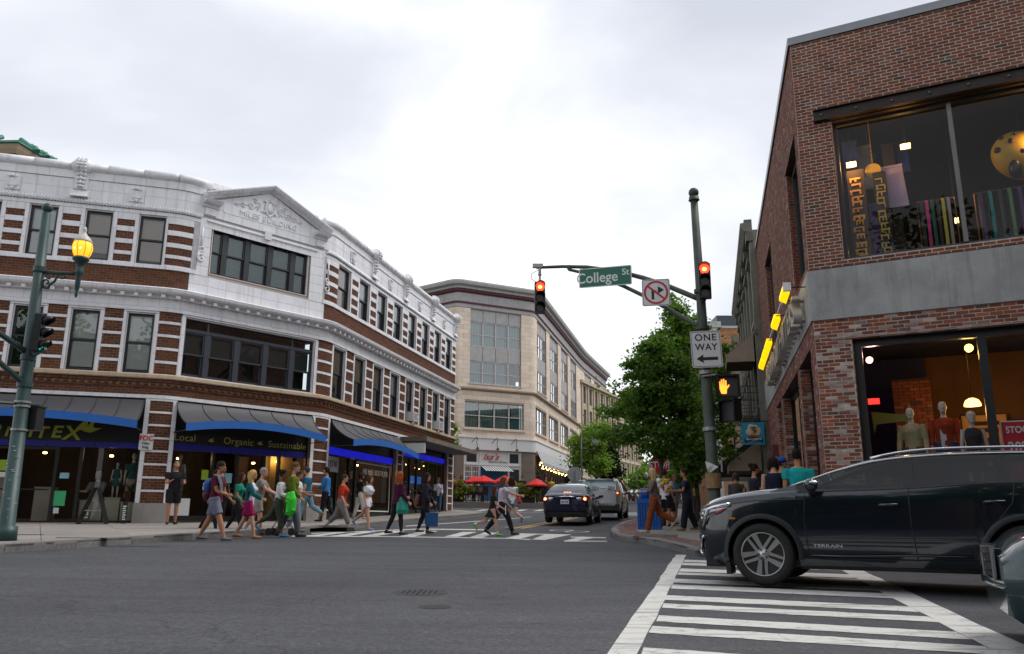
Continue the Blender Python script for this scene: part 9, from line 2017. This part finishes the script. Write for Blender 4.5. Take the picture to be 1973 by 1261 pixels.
# ---- display dummies in the shop windows
def dummy(F,s,d,z,H,face_s,lab,top,low,hair=('none',(.5,.5,.5)),skin='dummy',legs=((2,2),(-2,2)),arms=((4,14,10),(2,20,10)),sit=None,sex='f',vox=.014,shoes=None):
    p=F(s,d,z); p2=F(s,d+1,z); fc=math.atan2(p2[0]-p[0],p2[1]-p[1])
    return person(int(s*100),int(z*100),H,fc+face_s,lab,skin,hair,top,low,shoes,legs,arms,0,(0,0),sex,.95,pos=p,group='display dummies',cat='display dummy',name='display_dummy',vox=vox,sit=sit)
TEA=(.035,.12,.10); CRM=(.42,.36,.24)
dummy(FL,-7.2,-.72,1.20,1.75,.4,'white seated display dummy in a green and grey tee shirt',((.22,.22,.20),'half'),('trousers',(.50,.48,.45)),legs=((78,70),(70,80)),arms=((30,60,8),(34,56,8)),sit=.56,sex='m'); dummy(FL,-6.70,-.6,1.82,1.02,0,'small child display dummy in a green dress',(TEA,'tank'),('skirt',TEA,.2)); dummy(FL,-6.28,-.75,1.45,1.70,-.2,'tall display dummy in a green top and cream skirt in the window corner',(TEA,'short'),('skirt',CRM,.30))
dummy(FL,-4.62,-.6,1.62,1.55,0,'display dummy in a grey pinafore dress beside the striped pillar',((.17,.16,.155),'tank'),('skirt',(.15,.15,.155),.24)); dummy(FL,-2.75,-1.4,1.2,1.7,0,'pale display dummy bust deep in the middle shop',((.40,.40,.39),'short'),('trousers',(.1,.1,.1)))
dummy(FL,3.72,-.7,1.4,1.7,0,'display dummy in a yellow scarf inside the boutique',((.03,.03,.035),'long'),('trousers',(.04,.04,.04))); dummy(FL,4.6,-.9,1.4,1.7,.2,'display dummy with raised arm in the boutique window',((.10,.03,.02),'tank'),('skirt',(.08,.05,.04),.2),arms=((170,20,10),(5,20,8))); dummy(FL,5.95,-.7,1.5,1.7,0,'display dummy in a white shirt at the right of the boutique window',((.50,.52,.53),'long'),('trousers',(.30,.26,.2)))
dummy(FR,1.58,-.9,1.75,1.72,.2,'display dummy in a pale yellow jacket in the lower brick store window',((.40,.36,.20),'long'),('trousers',(.1,.1,.1)),sex='m'); dummy(FR,2.16,-.95,1.83,1.74,0,'display dummy in a red jacket over blue in the lower brick store window',((.33,.045,.02),'long'),('trousers',(.06,.08,.14)),sex='m'); dummy(FR,2.62,-.75,1.62,1.70,-.2,'display dummy in a dark strap dress with a white round cap',((.05,.055,.05),'tank'),('skirt',(.05,.055,.05),.2),hair=('short',(.60,.57,.48)))
for s,m_ in ((2.12,M_PAPER),): q=MB(); FR.box(q,s-.05,s+.05,-.86,-.83,2.62,3.12); o=q.build('shirt_panel',mat('pale shirt front',(.55,.58,.56),.8)); tag(o,'pale shirt front inside the red jacket of the display dummy','cloth')
# plant and easel in front of the left shop
p=FL(-6.28,-.5,1.71); t=thing('potted_plant','spiky plant in a brown pot on a cream plinth in the left shop window','plant',p,0); q=MB(); q.lathe([(.10,0),(.15,.28),(.16,.30),(.13,.30)],14); q.build('pot',mat('brown pot',(.12,.04,.02),.6),t)
for i in range(16): a=RS.uniform(0,6.28); l_=RS.uniform(.18,.34); q=MB(); q.tube([(0,0,.28),(.4*l_*cos(a),.4*l_*sin(a),.28+l_*.8),(l_*cos(a),l_*sin(a),.28+l_)],[.014,.012,.002],4); q.build('leaf',mat('spiky leaf',(.05,.10,.03),.5),t)
p=FL(-6.95,.75,0); z=g(p[0],p[1])+.15; rx,rz=FL.facing(-6.9); t=thing('sandwich_board','black A frame sign board standing on the pavement before the seated dummy','sign',(p[0],p[1],z),rz+pi/2)
for s in (-1,1): q=MB(); q.add([tuple(v) for v in [(-.28,s*.34,0),(.28,s*.34,0),(.26,s*.03,.98),(-.26,s*.03,.98),(-.28,s*.37,0),(.28,s*.37,0),(.26,s*.06,.99),(-.26,s*.06,.99)]],[(0,1,2,3),(7,6,5,4),(0,4,5,1),(1,5,6,2),(2,6,7,3),(3,7,4,0)]); q.build('board',M_BLACK,t)
for y in (-.2,.2): q=MB(); q.box((-.27,-abs(y),.35),(-.25,abs(y),.37)); q.build('stay',M_ALU,t); break
p=FL(-6.22,.45,0); z=g(p[0],p[1])+.15; t=thing('printed_post','short black post printed with white lettering by the striped pillar','post',(p[0],p[1],z),rz); q=MB(); q.box((-.06,-.04,0),(.06,.04,.62)); q.build('post',M_BLACK,t); q=MB()
for i in range(7): q.box((-.045,-.044,.10+i*.06),(.045*(1-.4*(i%2)),-.0405,.135+i*.06))
q.build('print',M_WHITE,t,'stuff')
# driver of the SUV: seated figure with a hand on the wheel
dp=suv.matrix_world if False else None
Ms=Matrix.Translation(suv.location)@Matrix.Rotation(rzS,4,'Z'); c=Ms@Vector((-1.33,.36,.52)); hd_=math.atan2(hx.x,hx.y)
person(1,1,1.62,hd_,'person driving the dark SUV with a hand on the steering wheel','tan',('short',(.03,.02,.015)),((.10,.09,.08),'short'),('trousers',(.05,.05,.07)),(.03,.03,.03),((84,42),(84,42)),((62,18,4),(58,24,4)),-14,(0,0),'m',.95,pos=(c.x,c.y,c.z-.02),sit=.10,group='people in cars',vox=.014)
